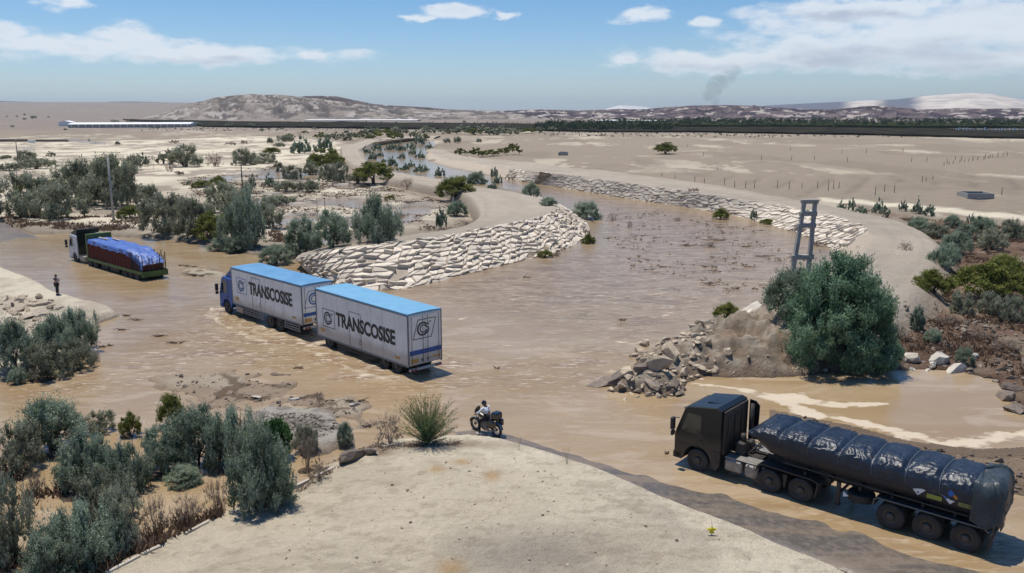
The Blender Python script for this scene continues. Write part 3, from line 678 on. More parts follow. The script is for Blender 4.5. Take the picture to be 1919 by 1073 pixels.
# ------------------------------------------------------------------ far hills
def hill(name, sky, R0, R1, R2, colA, colB, rough, label, seed, pale=.0, nstep=2.2, zone=None):
    us = np.arange(sky[0][0], sky[-1][0] + .1, nstep); tops = np.interp(us, [s[0] for s in sky], [s[1] for s in sky])
    prof = np.concatenate([np.linspace(R0, R1, 46), np.linspace(R1, R2, 16)[1:]])
    V = []; nr = len(prof)
    for r in prof:
        k = (r - R0) / (R1 - R0)
        for u, v in zip(us, tops):
            d = ray(u, v); a = math.atan2(d[0], d[1]); e = math.atan2(d[2], math.hypot(d[0], d[1]))
            V.append((r * math.sin(a), r * math.cos(a), math.tan(e) * R1 + HCAM, k))
    V = np.array(V); k = V[:, 3]; ztop = V[:, 2]
    sc = (R1 - R0) / 9
    rg = ridged(V[:, 0] / sc, V[:, 1] / sc, 6, seed); rg2 = ridged(V[:, 0] / sc * 3, V[:, 1] / sc * 3, 4, seed + 5)
    kk = np.where(k <= 1, np.clip(k, 0, 1), 1 - (k - 1) * 1.2)
    body = np.clip(kk, 0, 1) ** 1.15
    env = np.sin(np.clip(kk, 0, 1) * math.pi) 
    z = (ztop + 3) * (body + rough * (rg - .55) * (.25 + env) * np.minimum(1, kk * 3) + rough * .45 * (rg2 - .5) * np.minimum(1, kk * 3)) - 3
    z = np.where(k <= 1.02, np.minimum(z, (ztop + 3) * np.clip(kk * 1.2 + .05, 0, 1) - 3 + rough * ztop * .05), z)
    V2 = np.c_[V[:, 0], V[:, 1], z]
    pf = fbm(V[:, 0] / sc * 1.3 + 9, V[:, 1] / sc * 1.3, 5, seed + 9, .6)
    w = sm((pf - .42) / .16)[:, None]
    if zone:
        uu_ = np.tile(us, nr); w = (w * .35 + .75) * sum(sm((uu_ - a_) / 40) * sm((b_ - uu_) / 40) for a_, b_ in zone)[:, None]; w = np.clip(w, 0, 1)
    col = np.array(colA) * (1 - w) + np.array(colB) * w
    col *= (1 + .7 * (rg2[:, None] - .5))
    if pale:
        pp = sm((fbm(V[:, 0] / sc * 2 + 3, V[:, 1] / sc * 2 + 8, 4, seed + 21) - (.66 - pale)) / .05)[:, None]
        col = col * (1 - pp) + np.array([.36, .32, .29]) * pp
    me = grid_mesh(name, V2, nr, len(us), M['earth'], attrs={'tint': col, 'wet': np.zeros(len(V2))})
    put(link(name, me), label, kind='structure')
hill('hill_range', [(240, 226), (300, 213), (330, 202), (350, 195), (380, 190), (400, 184), (430, 181), (470, 177), (500, 179), (520, 178), (550, 181), (575, 184), (600, 186), (640, 191), (680, 197), (720, 201), (760, 202), (800, 206), (850, 207), (885, 206), (930, 209), (970, 213), (1010, 219), (1060, 226)],
     1330, 1620, 1950, (.105, .092, .085), (.215, .185, .160), .60, 'rocky grey brown desert hill', 100, .05)
hill('hill_range', [(520, 200), (545, 185), (570, 181), (600, 180), (630, 181), (660, 187), (700, 195), (740, 198), (800, 201), (840, 205), (870, 206), (905, 212), (930, 220)], 1900, 2250, 2600, (.060, .048, .048), (.11, .088, .080), .5, 'darker brown ridge behind the grey hill', 120)
hill('hill_range', [(860, 215), (930, 208), (980, 206), (1020, 205), (1080, 207), (1120, 206), (1160, 204), (1200, 205), (1250, 201), (1300, 198), (1360, 197), (1420, 199), (1480, 203), (1530, 205), (1570, 204), (1620, 199), (1650, 198), (1700, 203), (1740, 205), (1790, 203), (1850, 204), (1900, 203), (2000, 205), (2300, 200), (2700, 210)],
     1450, 1800, 2300, (.045, .036, .046), (.11, .085, .088), .60, 'purple brown rocky ridge with pale sand patches', 140, .05, 2.0)
hill('sand_hill', [(1380, 206), (1440, 197), (1500, 194), (1560, 191), (1620, 188), (1680, 186), (1730, 180), (1780, 176), (1820, 174), (1860, 176), (1890, 182), (1919, 187), (1980, 194), (2200, 200)], 5200, 7500, 9000, (.10, .10, .12), (.50, .44, .38), .10, 'broad hill with a white sand drift near its top', 160, 0, 3, zone=[(1570, 1670), (1700, 2300)])
hill('far_peak', [(1120, 208), (1145, 201), (1160, 197), (1190, 198), (1230, 203), (1290, 205)], 11000, 13000, 15000, (.5, .47, .45), (.6, .56, .52), .05, 'faint pale peak far beyond the ridge', 170, 0, 4)
hill('left_mesa', [(-400, 188), (-100, 188), (0, 189), (80, 191), (130, 193), (180, 193), (210, 190), (250, 190), (300, 191), (345, 193), (420, 196), (520, 204)], 7400, 8200, 9500, (.05, .045, .055), (.08, .07, .08), .10, 'low dark mesa on the left horizon', 180, 0, 4)

# ================================================================== shrubs
from mathutils.bvhtree import BVHTree
def bvh(o):
    me = o.data; return BVHTree.FromPolygons([v.co[:] for v in me.vertices], [p.vertices[:] for p in me.polygons])
BV = [bvh(ovL), bvh(ovR)]
def zground(x, y):
    r = math.hypot(x, y); a = math.atan2(x, y)
    i = int(np.clip(np.searchsorted(rows, r) - 1, 0, len(rows) - 2)); fi = (r - rows[i]) / (rows[i + 1] - rows[i])
    if abs(a) < fine[-1]:
        j = int(np.clip(np.searchsorted(fine, a) - 1, 0, len(fine) - 2)); fj = (a - fine[j]) / (fine[j + 1] - fine[j])
    else: j = 0; fj = 0
    nc = len(ANG); z = [Z[(i + q) * nc + j + w] for q in (0, 1) for w in (0, 1)]
    fi = min(max(fi, 0), 1); fj = min(max(fj, 0), 1)
    return (z[0] * (1 - fj) + z[1] * fj) * (1 - fi) + (z[2] * (1 - fj) + z[3] * fj) * fi
def zat(x, y):
    z = zground(x, y)
    for b_ in BV:
        h = b_.ray_cast(Vector((x, y, 30)), Vector((0, 0, -1)))
        if h[0] is not None: z = max(z, h[0].z)
    return z
def place(u, v, zmin=-9):                         # the ground point seen at photo pixel (u, v)
    z = 0.0
    for _ in range(6):
        q = G(u, v, z); z = .5 * z + .5 * max(zat(*q), zmin)
    q = G(u, v, z)
    return float(q[0]), float(q[1]), float(max(zat(*q), zmin))

def crown_mesh(name, kind, seed, nlobe, nleaf, style='round', ll=.085, lw=.018, mat_=None):
    r = np.random.default_rng(seed); V = []; tint = []
    for i in range(nlobe):
        a = r.uniform(0, 2 * math.pi); 
        if style == 'umbrella':
            rad = math.sqrt(r.uniform(0, 1)) * .84; h = (.16 + .62 * (1 - rad ** 2)) * r.uniform(.40, 1.08) + .06; rl = np.array([r.uniform(.16, .27), 0, 0]); rl[1] = rl[0]; rl[2] = rl[0] * .5
        elif style == 'spire':
            rad = r.uniform(0, 1) ** .6 * .78; top = (1 - rad ** 1.5 * .62) * r.uniform(.66, 1.0); h = top * r.uniform(.12, .90); rl = np.array([.15, .15, .20]) * r.uniform(.65, 1.45)
        elif style == 'loose':
            rad = r.uniform(0, 1) ** .55 * .84; h = r.uniform(.06, .88) ** .9 * (1 - .35 * rad ** 2); rl = np.array([.2, .2, .2]) * r.uniform(.6, 1.3)
        elif style == 'low':
            rad = r.uniform(0, 1) ** .6 * .85; h = r.uniform(.2, .75) * (1 - .6 * rad ** 2); rl = np.array([.22, .22, .26]) * r.uniform(.7, 1.2)
        elif style == 'bigtree':
            th = r.uniform(-.25, 1); rad = .84 * math.sqrt(max(0, 1 - max(th, 0) ** 2.2)) * (r.uniform(.8, 1.04) if i % 4 else r.uniform(.1, .7)); h = .14 + .74 * max(th, -.12) * r.uniform(.85, 1.12); rl = np.array([.13, .13, .105]) * r.uniform(.55, 1.5); rad *= 1 + .12 * math.sin(a * 3 + 1) + .08 * math.sin(a * 5)
        else:
            th = r.uniform(0, 1); rad = .80 * math.sqrt(max(0, 1 - (th * .97) ** 2.0)) * (r.uniform(.75, 1) if i % 4 else r.uniform(.1, .6)); h = .10 + .76 * th * r.uniform(.75, 1.10); rl = np.array([.20, .20, .17]) * r.uniform(.55, 1.45)
        c = np.array([rad * math.cos(a), rad * math.sin(a), h])
        n = int(nleaf * r.uniform(.7, 1.3)); ns = max(4, n // 16)
        ds = r.normal(size=(ns, 3)); ds /= np.linalg.norm(ds, axis=1)[:, None]; ds[:, 2] = np.where(r.random(ns) < .45, np.abs(ds[:, 2]), ds[:, 2])
        # leafy sprays that leave the clump outward and end at uneven lengths
        si = r.integers(0, ns, n); ln_ = r.uniform(.75, 1.0, ns) + (r.random(ns) < .22) * r.uniform(.15, .6, ns)
        f_ = r.random(n) ** .55; q = f_ * ln_[si]
        d = ds[si] + r.normal(size=(n, 3)) * .16; d /= np.linalg.norm(d, axis=1)[:, None]
        p = c + d * rl * q[:, None] + np.array([0, 0, 1]) * (rl[2] * .25 * (q ** 2))[:, None]
        k = p[:, 2] > .01; p = p[k]; d = d[k]; n = len(p)
        up = np.array([0, 0, 1.0]) * (.5 if style in ('spire', 'low') else .25)
        dn = d + r.normal(size=(n, 3)) * .38 + np.array([0, 0, .15]); t = r.normal(size=(n, 3)) * .8 + up + d * .45; t /= np.linalg.norm(t, axis=1)[:, None]
        s = np.cross(t, dn); s /= np.linalg.norm(s, axis=1)[:, None] + 1e-9
        L_ = ll * r.uniform(.6, 1.35, n)[:, None]; w_ = lw * r.uniform(.7, 1.4, n)[:, None]
        tri = np.stack([p - s * w_ - t * L_ * .4, p + s * w_ - t * L_ * .4, p + t * L_ * .6], 1).reshape(-1, 3)
        V.append(tri)
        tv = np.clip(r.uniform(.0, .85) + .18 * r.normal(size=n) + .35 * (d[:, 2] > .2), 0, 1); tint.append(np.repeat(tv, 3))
    V = np.concatenate(V); T = np.arange(len(V)).reshape(-1, 3)
    return tri_mesh(name, V, T, mat_ or L[kind], {'tint': np.concatenate(tint)})
def stems_mesh(name, seed, n, m, h=.75, spread=.6, r0=.03, twigs=0):
    rr = random.Random(seed); mb = MB()
    for i in range(n):
        a = rr.uniform(0, 2 * math.pi); s = rr.uniform(.3, 1) * spread; hh = h * rr.uniform(.7, 1.1)
        P = [Vector((.05 * math.cos(a), .05 * math.sin(a), -.05))]
        for k in range(1, 5):
            f = k / 4; P.append(Vector((s * f * math.cos(a + .2 * rr.uniform(-1, 1)), s * f * math.sin(a), hh * f ** .85)) + Vector((rr.uniform(-.03, .03), rr.uniform(-.03, .03), 0)))
        mb.tube(P, [r0, r0 * .75, r0 * .55, r0 * .38, r0 * .15], 5)
        for q in range(twigs):
            k = rr.randint(1, 3); b0 = P[k].lerp(P[k + 1], rr.random()); d = Vector((rr.uniform(-1, 1), rr.uniform(-1, 1), rr.uniform(.2, 1.2))).normalized() * rr.uniform(.12, .32) * h
            mb.tube([b0, b0 + d * .5 + Vector((0, 0, .01)), b0 + d], [r0 * .3, r0 * .2, r0 * .08], 3, cap=False)
    return mb.mesh(name, m)
PR = {}
def protos(key, n, *a, **k):
    PR[key] = [crown_mesh('crown', *[x if x != 'SEED' else 1000 + 37 * i + len(PR) * 500 for x in a], **k) for i in range(n)]
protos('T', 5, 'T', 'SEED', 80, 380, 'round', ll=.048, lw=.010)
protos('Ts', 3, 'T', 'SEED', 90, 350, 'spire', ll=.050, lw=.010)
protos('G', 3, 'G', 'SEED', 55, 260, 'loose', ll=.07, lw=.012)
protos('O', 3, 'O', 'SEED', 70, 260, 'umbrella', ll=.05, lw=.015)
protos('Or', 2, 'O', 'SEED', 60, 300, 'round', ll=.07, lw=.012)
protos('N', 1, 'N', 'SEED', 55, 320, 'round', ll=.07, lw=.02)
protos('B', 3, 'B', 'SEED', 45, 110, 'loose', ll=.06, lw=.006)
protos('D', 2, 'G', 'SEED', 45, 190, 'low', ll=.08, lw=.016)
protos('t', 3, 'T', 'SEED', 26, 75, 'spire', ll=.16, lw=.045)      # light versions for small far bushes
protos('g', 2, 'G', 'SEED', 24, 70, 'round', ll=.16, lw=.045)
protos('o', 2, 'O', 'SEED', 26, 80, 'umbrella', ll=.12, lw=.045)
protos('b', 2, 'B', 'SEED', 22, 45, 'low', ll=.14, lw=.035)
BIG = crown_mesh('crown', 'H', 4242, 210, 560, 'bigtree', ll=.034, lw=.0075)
ST = {'T': [stems_mesh('trunk', s, 6, M['bark'], .7, .5, .030, 3) for s in (1, 2)], 'G': [stems_mesh('trunk', s, 9, M['bark'], .8, .65, .020, 5) for s in (3, 4)],
      'O': [stems_mesh('trunk', s, 4, M['bark'], .62, .5, .04, 3) for s in (5, 6)], 'B': [stems_mesh('trunk', s, 16, M['twig'], .95, .8, .012, 8) for s in (7, 8, 9)]}
NAME = {'T': 'tamarisk_shrub', 'Ts': 'tamarisk_shrub', 't': 'tamarisk_shrub', 'G': 'grey_shrub', 'g': 'grey_shrub', 'O': 'mesquite_tree', 'Or': 'olive_shrub', 'o': 'mesquite_tree', 'N': 'green_shrub', 'B': 'dry_shrub', 'b': 'dry_shrub', 'D': 'low_shrub'}
SHR = []
def S_(kind, u, v, w, h, label, group=None, zmin=-9): SHR.append((kind, u, v, w, h, label, group, zmin))
# --- lower left thicket
gl = 'tamarisk thicket in the lower left'
S_('T', 74, 858, 132, 118, 'teal tamarisk standing alone by the left edge, above the brown backwater', gl)
S_('G', 20, 892, 92, 96, 'greyish half-dry shrub cut by the left edge, below the lone teal tamarisk', gl)
S_('Ts', 150, 925, 118, 128, 'feathery pale teal tamarisk forming the left end of the long thicket', gl)
S_('Ts', 228, 925, 92, 118, 'upright tamarisk at the back water edge between the thicket ends', gl)
S_('T', 292, 892, 96, 96, 'middle tamarisk of the long thicket with dark hollow on its left', gl)
S_('T', 355, 884, 120, 128, 'broad tamarisk under the olive green bush in the long thicket', gl)
S_('Ts', 430, 882, 112, 146, 'tallest tamarisk of the long thicket with a spire above the brown water', gl)
S_('T', 333, 913, 70, 44, 'low tamarisk hanging over the brown backwater in the middle of the thicket', gl)
S_('Or', 316, 800, 64, 60, 'yellow-green bush at the top of the lower left thicket', gl)
S_('N', 514, 862, 64, 78, 'bright green bush at the right end of the long thicket', gl)
S_('Ts', 482, 968, 126, 168, 'tall round tamarisk at the corner of the pale island and the brown backwater', gl)
S_('T', 500, 955, 80, 100, 'low right shoulder of tamarisk against the pale island edge', gl)
S_('Ts', 140, 1085, 150, 172, 'large feathery tamarisk on the bottom edge at the lower left', gl)
S_('G', 212, 1040, 96, 128, 'brownish feathery shrub right of the large tamarisk on the bottom edge', gl)
S_('T', 75, 1120, 120, 130, 'tamarisk cut off by the bottom edge near the left corner', gl)
S_('G', 8, 1060, 92, 168, 'thin tall shrub with bare stems at the lower left corner', gl)
S_('G', 175, 815, 62, 44, 'thin flat-topped shrub between the lone teal tamarisk and the thicket', gl)
S_('Or', 238, 818, 46, 44, 'small olive shrub behind the left half of the long thicket', gl)
S_('G', 190, 985, 100, 110, 'dull grey-green shrub filling the gap behind the bottom edge tamarisk', gl)
gd = 'dry twiggy shrubs along the backwater'
S_('B', 572, 882, 58, 88, 'bare grey twiggy shrub right of the tall corner tamarisk', gd)
S_('G', 570, 850, 52, 56, 'smoky grey shrub beside the pale gravel bar', gd)
S_('B', 344, 985, 74, 72, 'round bare twig bush on the shore of the brown backwater', gd)
S_('B', 402, 968, 48, 88, 'thin dry stalks standing left of the tall corner tamarisk', gd)
S_('B', 285, 1010, 60, 90, 'dry twigs with bleached stems near the white kerb end', gd)
S_('B', 240, 1050, 60, 60, 'dry brush between the bottom edge shrubs and the white kerb', gd)
S_('B', 60, 930, 40, 60, 'dead branching snag in the mud below the lone teal tamarisk', gd)
S_('B', 595, 905, 50, 40, 'low dead twigs over the narrow brown inlet', gd)
S_('T', 645, 838, 32, 42, 'small single tamarisk on the end of the pale gravel bar', 'bushes on the gravel bar')
S_('B', 596, 762, 24, 30, 'small dark weed tuft in the mud above the gravel bar', 'bushes on the gravel bar')
S_('B', 728, 838, 60, 70, 'dark reddish weeds left of the green wispy bush at the island tip', 'bushes on the gravel bar')
# --- mid left clump
gm_ = 'clump on the left bank'
S_('Ts', 134, 655, 84, 98, 'tallest tamarisk of the clump below the standing person', gm_)
S_('T', 85, 682, 84, 88, 'middle tamarisk of the left bank clump', gm_)
S_('T', 15, 706, 76, 96, 'tamarisk of the left bank clump cut by the left edge', gm_)
S_('G', 78, 710, 92, 74, 'brownish half-dead shrub in front of the left bank clump', gm_)
S_('G', 142, 692, 62, 58, 'dry grey shrub at the right foot of the left bank clump', gm_)
S_('T', 26, 720, 36, 34, 'small round pale tamarisk lowest in the left bank clump', gm_)
S_('B', 166, 680, 40, 34, 'golden dry grass tuft at the tip of the left bank clump', gm_)
# --- far side thickets behind the road
gf = 'thicket beyond the flooded road'
S_('G', 28, 410, 96, 84, 'grey-green shrub at the left edge above the wet road', gf)
S_('G', 90, 413, 92, 72, 'rounded grey shrub nearest the wet road in the left thicket', gf)
S_('Or', 44, 362, 56, 36, 'olive crown showing over the left edge shrubs', gf)
S_('Or', 98, 372, 56, 38, 'olive shrub in the middle of the left thicket', gf)
S_('D', 126, 345, 60, 42, 'dark grey crown at the back of the left thicket', gf)
S_('G', 138, 385, 92, 90, 'wide grey-green shrub in the centre of the left thicket', gf)
S_('G', 188, 391, 104, 98, 'largest grey-green shrub, left of the tall bare pole', gf)
S_('D', 222, 386, 52, 82, 'dark shrub directly behind the tall bare pole', gf)
S_('O', 192, 335, 60, 46, 'flat-topped crown highest in the left thicket', gf)
S_('D', 258, 378, 46, 36, 'dark round shrub just right of the tall bare pole', gf)
S_('G', 278, 379, 34, 34, 'small grey shrub second right of the tall bare pole', gf)
S_('Or', 238, 410, 52, 24, 'low olive bush at the foot of the tall bare pole', gf)
S_('G', 302, 443, 92, 76, 'smoky grey shrub at the left end of the thicket behind the blue tarp load', gf)
S_('G', 356, 452, 76, 78, 'grey shrub in the middle of the thicket behind the blue tarp load', gf)
S_('O', 400, 458, 104, 62, 'low olive shrub in the thicket above the brown flood arm', gf)
S_('G', 418, 402, 76, 60, 'dark grey shrub crown behind the tall thicket tree', gf)
S_('Ts', 445, 470, 92, 124, 'tall dark tamarisk at the right end of the thicket above the flood arm', gf)
S_('T', 408, 470, 52, 26, 'low pale tamarisk tuft at the water line under the thicket', gf)
S_('T', 436, 474, 48, 30, 'second low tamarisk tuft at the water line under the thicket', gf)
S_('G', 500, 428, 50, 62, 'thin grey shrub right of the tall dark tamarisk', gf)
S_('G', 325, 402, 70, 34, 'faint grey bushes behind the smoky shrub', gf)
S_('T', 512, 497, 68, 42, 'bright green tuft beside the blue roof of the front box', 'bushes at the levee foot')
S_('T', 562, 482, 78, 74, 'dark tamarisk left of the pair at the levee foot', 'bushes at the levee foot')
S_('T', 618, 472, 80, 74, 'dark tamarisk joining the largest levee tamarisk', 'bushes at the levee foot', 1.2)
S_('Ts', 703, 458, 104, 98, 'largest dark tamarisk above the stone facing with a pointed top', 'bushes at the levee foot', 2.2)
S_('B', 560, 470, 60, 30, 'dry weeds behind the dark levee foot tamarisks', 'bushes at the levee foot')
# --- sand flats upper left
gs = 'scattered shrubs on the pale sand flats'
S_('D', 10, 320, 44, 17, 'low dark mound shrub at the left edge of the sand flats', gs)
S_('D', 56, 318, 72, 24, 'long low dark shrub by the crossarm pole', gs)
S_('G', 42, 303, 38, 22, 'grey shrub behind the crossarm pole', gs)
S_('D', 8, 299, 20, 10, 'tiny dark shrub at the left edge under the walled yard', gs)
S_('g', 93, 294, 20, 10, 'small round grey-olive bush alone on pale sand', gs)
S_('D', 246, 319, 32, 34, 'dark upright shrub right of the left thicket', gs)
S_('g', 264, 312, 26, 24, 'lighter shrub touching the dark upright one', gs)
S_('B', 279, 309, 20, 20, 'small brown bush between two grey shrubs on the sand', gs)
S_('G', 338, 314, 62, 44, 'biggest grey-green shrub alone on the sand flats', gs)
S_('g', 305, 308, 34, 24, 'left wing shrub of the biggest one on the sand flats', gs)
S_('B', 318, 322, 26, 22, 'brown dry shrub in front of the biggest sand-flat shrub', gs)
S_('B', 399, 312, 38, 30, 'brown thorny shrub with a tilted crown on the sand flats', gs)
S_('G', 452, 310, 42, 34, 'grey shrub next to the second crossarm pole', gs)
S_('G', 488, 307, 42, 20, 'low pale grey shrub right of the second crossarm pole', gs)
S_('Or', 404, 347, 40, 18, 'olive flat bush above the grey puddles', gs)
S_('Or', 375, 352, 44, 13, 'lower olive flat bush beside the grey puddles', gs)
S_('t', 352, 347, 9, 10, 'tiny dark bush left of the olive flat bushes', gs)
S_('b', 334, 328, 22, 9, 'low rusty bush on sand below the biggest shrub', gs)
S_('t', 472, 352, 18, 28, 'slim tamarisk just right of the second crossarm pole', gs)
S_('t', 461, 362, 26, 22, 'small tamarisk at the base of the second crossarm pole', gs)
S_('t', 504, 350, 20, 27, 'upright little tamarisk left of the dark hedge-like shrubs', gs)
S_('b', 492, 354, 16, 14, 'bristly small bush by the upright little tamarisk', gs)
S_('D', 533, 360, 46, 24, 'left half of the dark hedge-like shrub row', gs)
S_('D', 574, 361, 54, 28, 'right half of the dark hedge-like shrub row', gs)
S_('D', 518, 383, 62, 22, 'brown-green cushion shrub below the hedge-like row', gs)
S_('G', 545, 336, 32, 28, 'grey shrub above the dark hedge-like row', gs)
S_('G', 580, 330, 30, 26, 'thin grey shrub under the bright green tree', gs)
S_('G', 612, 340, 40, 34, 'grey dry shrub at the levee back near the bright green tree', gs)
S_('G', 636, 342, 30, 38, 'grey shrub leaning at the levee foot below the bright green tree', gs)
S_('t', 560, 288, 46, 34, 'dark teal shrub left of the twin on the sand', gs)
S_('t', 604, 286, 40, 36, 'dark teal round shrub over the bright green tree', gs)
S_('g', 520, 322, 22, 20, 'small smoky bush between grey and green shrubs', gs)
S_('O', 607, 321, 72, 46, 'bright green spreading mesquite on the upper sand flats', gs)
S_('Or', 505, 288, 40, 12, 'faint olive low bush on upper sand', gs)
S_('b', 430, 272, 22, 8, 'small olive brown bush high on the sand flats', gs)
S_('b', 456, 270, 14, 9, 'tiny round brown bush high on the sand flats', gs)
S_('D', 505, 269, 12, 14, 'dark small bush with a trunk near the dark tree row', gs)
S_('D', 532, 266, 36, 15, 'dark bush at the left end of the upper row', gs)
S_('D', 522, 275, 26, 10, 'dark low bush under the left end of the upper row', gs)
S_('b', 324, 269, 20, 8, 'dark low bush beside the greenhouse end', gs)
S_('D', 219, 271, 10, 8, 'lone dark clump on bright sand near the white-post fence', gs)
S_('t', 166, 265, 5, 6, 'single dark bush on the white-post fence line', gs)
S_('O', 696, 343, 80, 44, 'dark green wide mesquite on the levee road bend', 'large bushes on the levee', .8)
S_('D', 668, 345, 40, 22, 'grey skirt shrub beside the wide mesquite', 'large bushes on the levee')
S_('B', 762, 353, 34, 22, 'pale leafless bush on bare sand behind the levee', 'large bushes on the levee')
S_('Or', 853, 379, 80, 38, 'round yellow-green bush on the grey levee slope', 'large bushes on the levee')
S_('t', 826, 430, 26, 44, 'upright dark tamarisk in the small basin behind the levee', 'bushes in the small basin')
S_('T', 856, 406, 44, 30, 'round dark tamarisk in the small basin behind the levee', 'bushes in the small basin')
S_('B', 876, 424, 62, 16, 'low brown brush on the rim of the small basin', 'bushes in the small basin')
S_('B', 838, 436, 50, 14, 'brown brush strip below the upright dark tamarisk', 'bushes in the small basin')
S_('b', 800, 432, 30, 14, 'faint brown weeds left of the upright dark tamarisk', 'bushes in the small basin')
S_('Or', 730, 374, 22, 8, 'flat olive cushion above the largest levee tamarisk', 'bushes in the small basin')
S_('b', 752, 406, 26, 9, 'small olive brown cushion on pale sand beside the dark tamarisk', 'bushes in the small basin')
# --- channel tamarisks
gc = 'small tamarisks growing in the upstream channel'; lc = 'small teal tamarisk in the cluster filling the upstream river channel'
ORD = ['first', 'second', 'third', 'fourth', 'fifth', 'sixth', 'seventh', 'eighth', 'ninth', 'tenth', 'eleventh', 'twelfth', 'thirteenth', 'fourteenth', 'fifteenth', 'sixteenth', 'seventeenth', 'eighteenth', 'nineteenth', 'twentieth', 'twenty-first', 'twenty-second', 'twenty-third']
for (u, v, w, h) in ((685, 289, 22, 15), (705, 284, 24, 17), (697, 301, 22, 18), (712, 295, 16, 14), (727, 283, 16, 15), (737, 282, 15, 17), (751, 284, 20, 17), (768, 281, 24, 17), (785, 272, 24, 24), (803, 279, 16, 13),
                     (752, 299, 18, 14), (772, 291, 18, 15), (786, 298, 22, 16), (736, 314, 24, 22), (718, 306, 14, 10), (770, 315, 18, 16), (785, 325, 34, 19), (760, 321, 18, 17), (799, 322, 16, 12)):
    S_('t', u, v, w, h, lc, gc)
S_('o', 749, 322, 20, 9, 'single yellow-green bush among the channel tamarisks', gc)
S_('t', 824, 333, 24, 22, 'lone cone-shaped tamarisk on the channel mud below the cluster', 'tamarisks along the channel')
S_('D', 838, 268, 14, 11, 'small dark bush on the levee crown where the channel turns', 'tamarisks along the channel')
S_('D', 857, 268, 20, 14, 'dark round bush by the upper track', 'tamarisks along the channel')
S_('t', 870, 341, 22, 14, 'low tamarisk left of the pair in mid channel', 'tamarisks along the channel')
S_('T', 893, 348, 46, 28, 'broad teal tamarisk group in mid channel', 'tamarisks along the channel')
S_('t', 926, 331, 20, 20, 'small tamarisk above the mid channel pair', 'tamarisks along the channel')
S_('t', 933, 347, 20, 24, 'tamarisk right of the broad mid channel one', 'tamarisks along the channel')
S_('t', 922, 356, 20, 16, 'little tamarisk lowest in mid channel', 'tamarisks along the channel')
S_('b', 960, 338, 18, 9, 'brown bush at the start of the long stone pitching', 'tamarisks along the channel')
S_('b', 983, 341, 10, 9, 'tiny brown bush on the first stones of the long pitching', 'tamarisks along the channel')
S_('T', 995, 373, 42, 28, 'dark teal tamarisk on the levee crown beside the channel', 'tamarisks along the channel')
S_('T', 1028, 389, 36, 16, 'trailing tamarisk creeping down the levee crown to the river', 'tamarisks along the channel')
S_('T', 1100, 411, 62, 36, 'round teal tamarisk standing in the river off the levee bend', 'tamarisks along the channel')
S_('B', 1150, 412, 22, 14, 'dry twigs in the river right of the round tamarisk', 'weeds standing in the river')
S_('B', 1181, 428, 12, 16, 'upright dry weed in the river centre', 'weeds standing in the river')
S_('B', 1270, 419, 18, 14, 'dry bush in the river below the long stone pitching', 'weeds standing in the river')
S_('b', 1283, 433, 9, 9, 'small weed just below the dry river bush', 'weeds standing in the river')
S_('b', 1158, 398, 8, 10, 'small dark weed above the river twigs', 'weeds standing in the river')
S_('B', 1335, 462, 40, 12, 'matted weeds in the middle of the brown river', 'weeds standing in the river')
S_('Or', 1354, 410, 38, 20, 'olive bush at the water edge of the long stone pitching', 'weeds at the foot of the pitching')
S_('t', 1415, 412, 18, 22, 'small teal tamarisk at the foot of the long stone pitching', 'weeds at the foot of the pitching')
S_('Or', 1441, 420, 34, 10, 'low weeds along the pitching right of the small teal tamarisk', 'weeds at the foot of the pitching')
S_('b', 1498, 438, 26, 14, 'brown weeds on the pitching left of the concrete pylon', 'weeds at the foot of the pitching')
S_('b', 1538, 462, 30, 14, 'brown weeds on the pitching right of the concrete pylon', 'weeds at the foot of the pitching')
S_('b', 1300, 388, 22, 9, 'tiny weed patch at the pitching foot in the distance', 'weeds at the foot of the pitching')
S_('Or', 1022, 482, 34, 14, 'low weeds at the water line of the curved stone facing', 'weeds at the foot of the pitching')
S_('b', 1042, 479, 24, 8, 'dark weed tuft beside the low weeds of the curved facing', 'weeds at the foot of the pitching')
S_('Or', 1104, 457, 28, 22, 'olive weeds at the outer bend of the curved facing', 'weeds at the foot of the pitching')
S_('b', 1098, 441, 18, 14, 'dark weeds above the olive ones at the outer bend', 'weeds at the foot of the pitching')
# --- plain
go_ = 'mesquite trees beside the far channel'
S_('o', 862, 291, 26, 15, 'leftmost olive tree in the row beside the far channel', go_)
S_('o', 892, 295, 36, 20, 'tallest olive tree in the middle of the far channel row', go_)
S_('o', 918, 293, 42, 14, 'wide olive tree of the far channel row', go_)
S_('o', 938, 291, 32, 14, 'fourth olive tree of the far channel row', go_)
S_('o', 960, 290, 34, 23, 'flat-topped tree at the right end of the far channel row', go_)
S_('O', 1250, 289, 46, 25, 'single wide green tree alone on the grey desert plain', 'trees on the plain')
gt = 'dark shrubs in the long row before the far field'; lt = 'dark green shrub in the long row in front of the far dark field'
for (u, v, w, h) in ((540, 261, 26, 12), (600, 262, 30, 16), (625, 262, 28, 14), (650, 263, 44, 18), (672, 260, 26, 14), (692, 259, 52, 22), (720, 263, 58, 22), (746, 260, 50, 24), (776, 263, 26, 14), (795, 264, 22, 13), (800, 250, 40, 13), (835, 251, 36, 12), (866, 251, 48, 15), (888, 253, 30, 14), (905, 253, 46, 17), (925, 253, 30, 14), (943, 253, 42, 16), (967, 251, 32, 12), (990, 250, 34, 12), (1012, 248, 24, 12), (570, 250, 16, 6), (1036, 246, 24, 10)):
    S_('g' if u % 3 else 'o', u, v, w, h, lt, gt)
S_('D', 897, 267, 12, 9, 'small round dark bush between the tree rows by the far channel', 'trees on the plain')
gx = 'tiny dark shrubs on the far plain'; lx = 'tiny dark shrub dotting the far plain on the left'
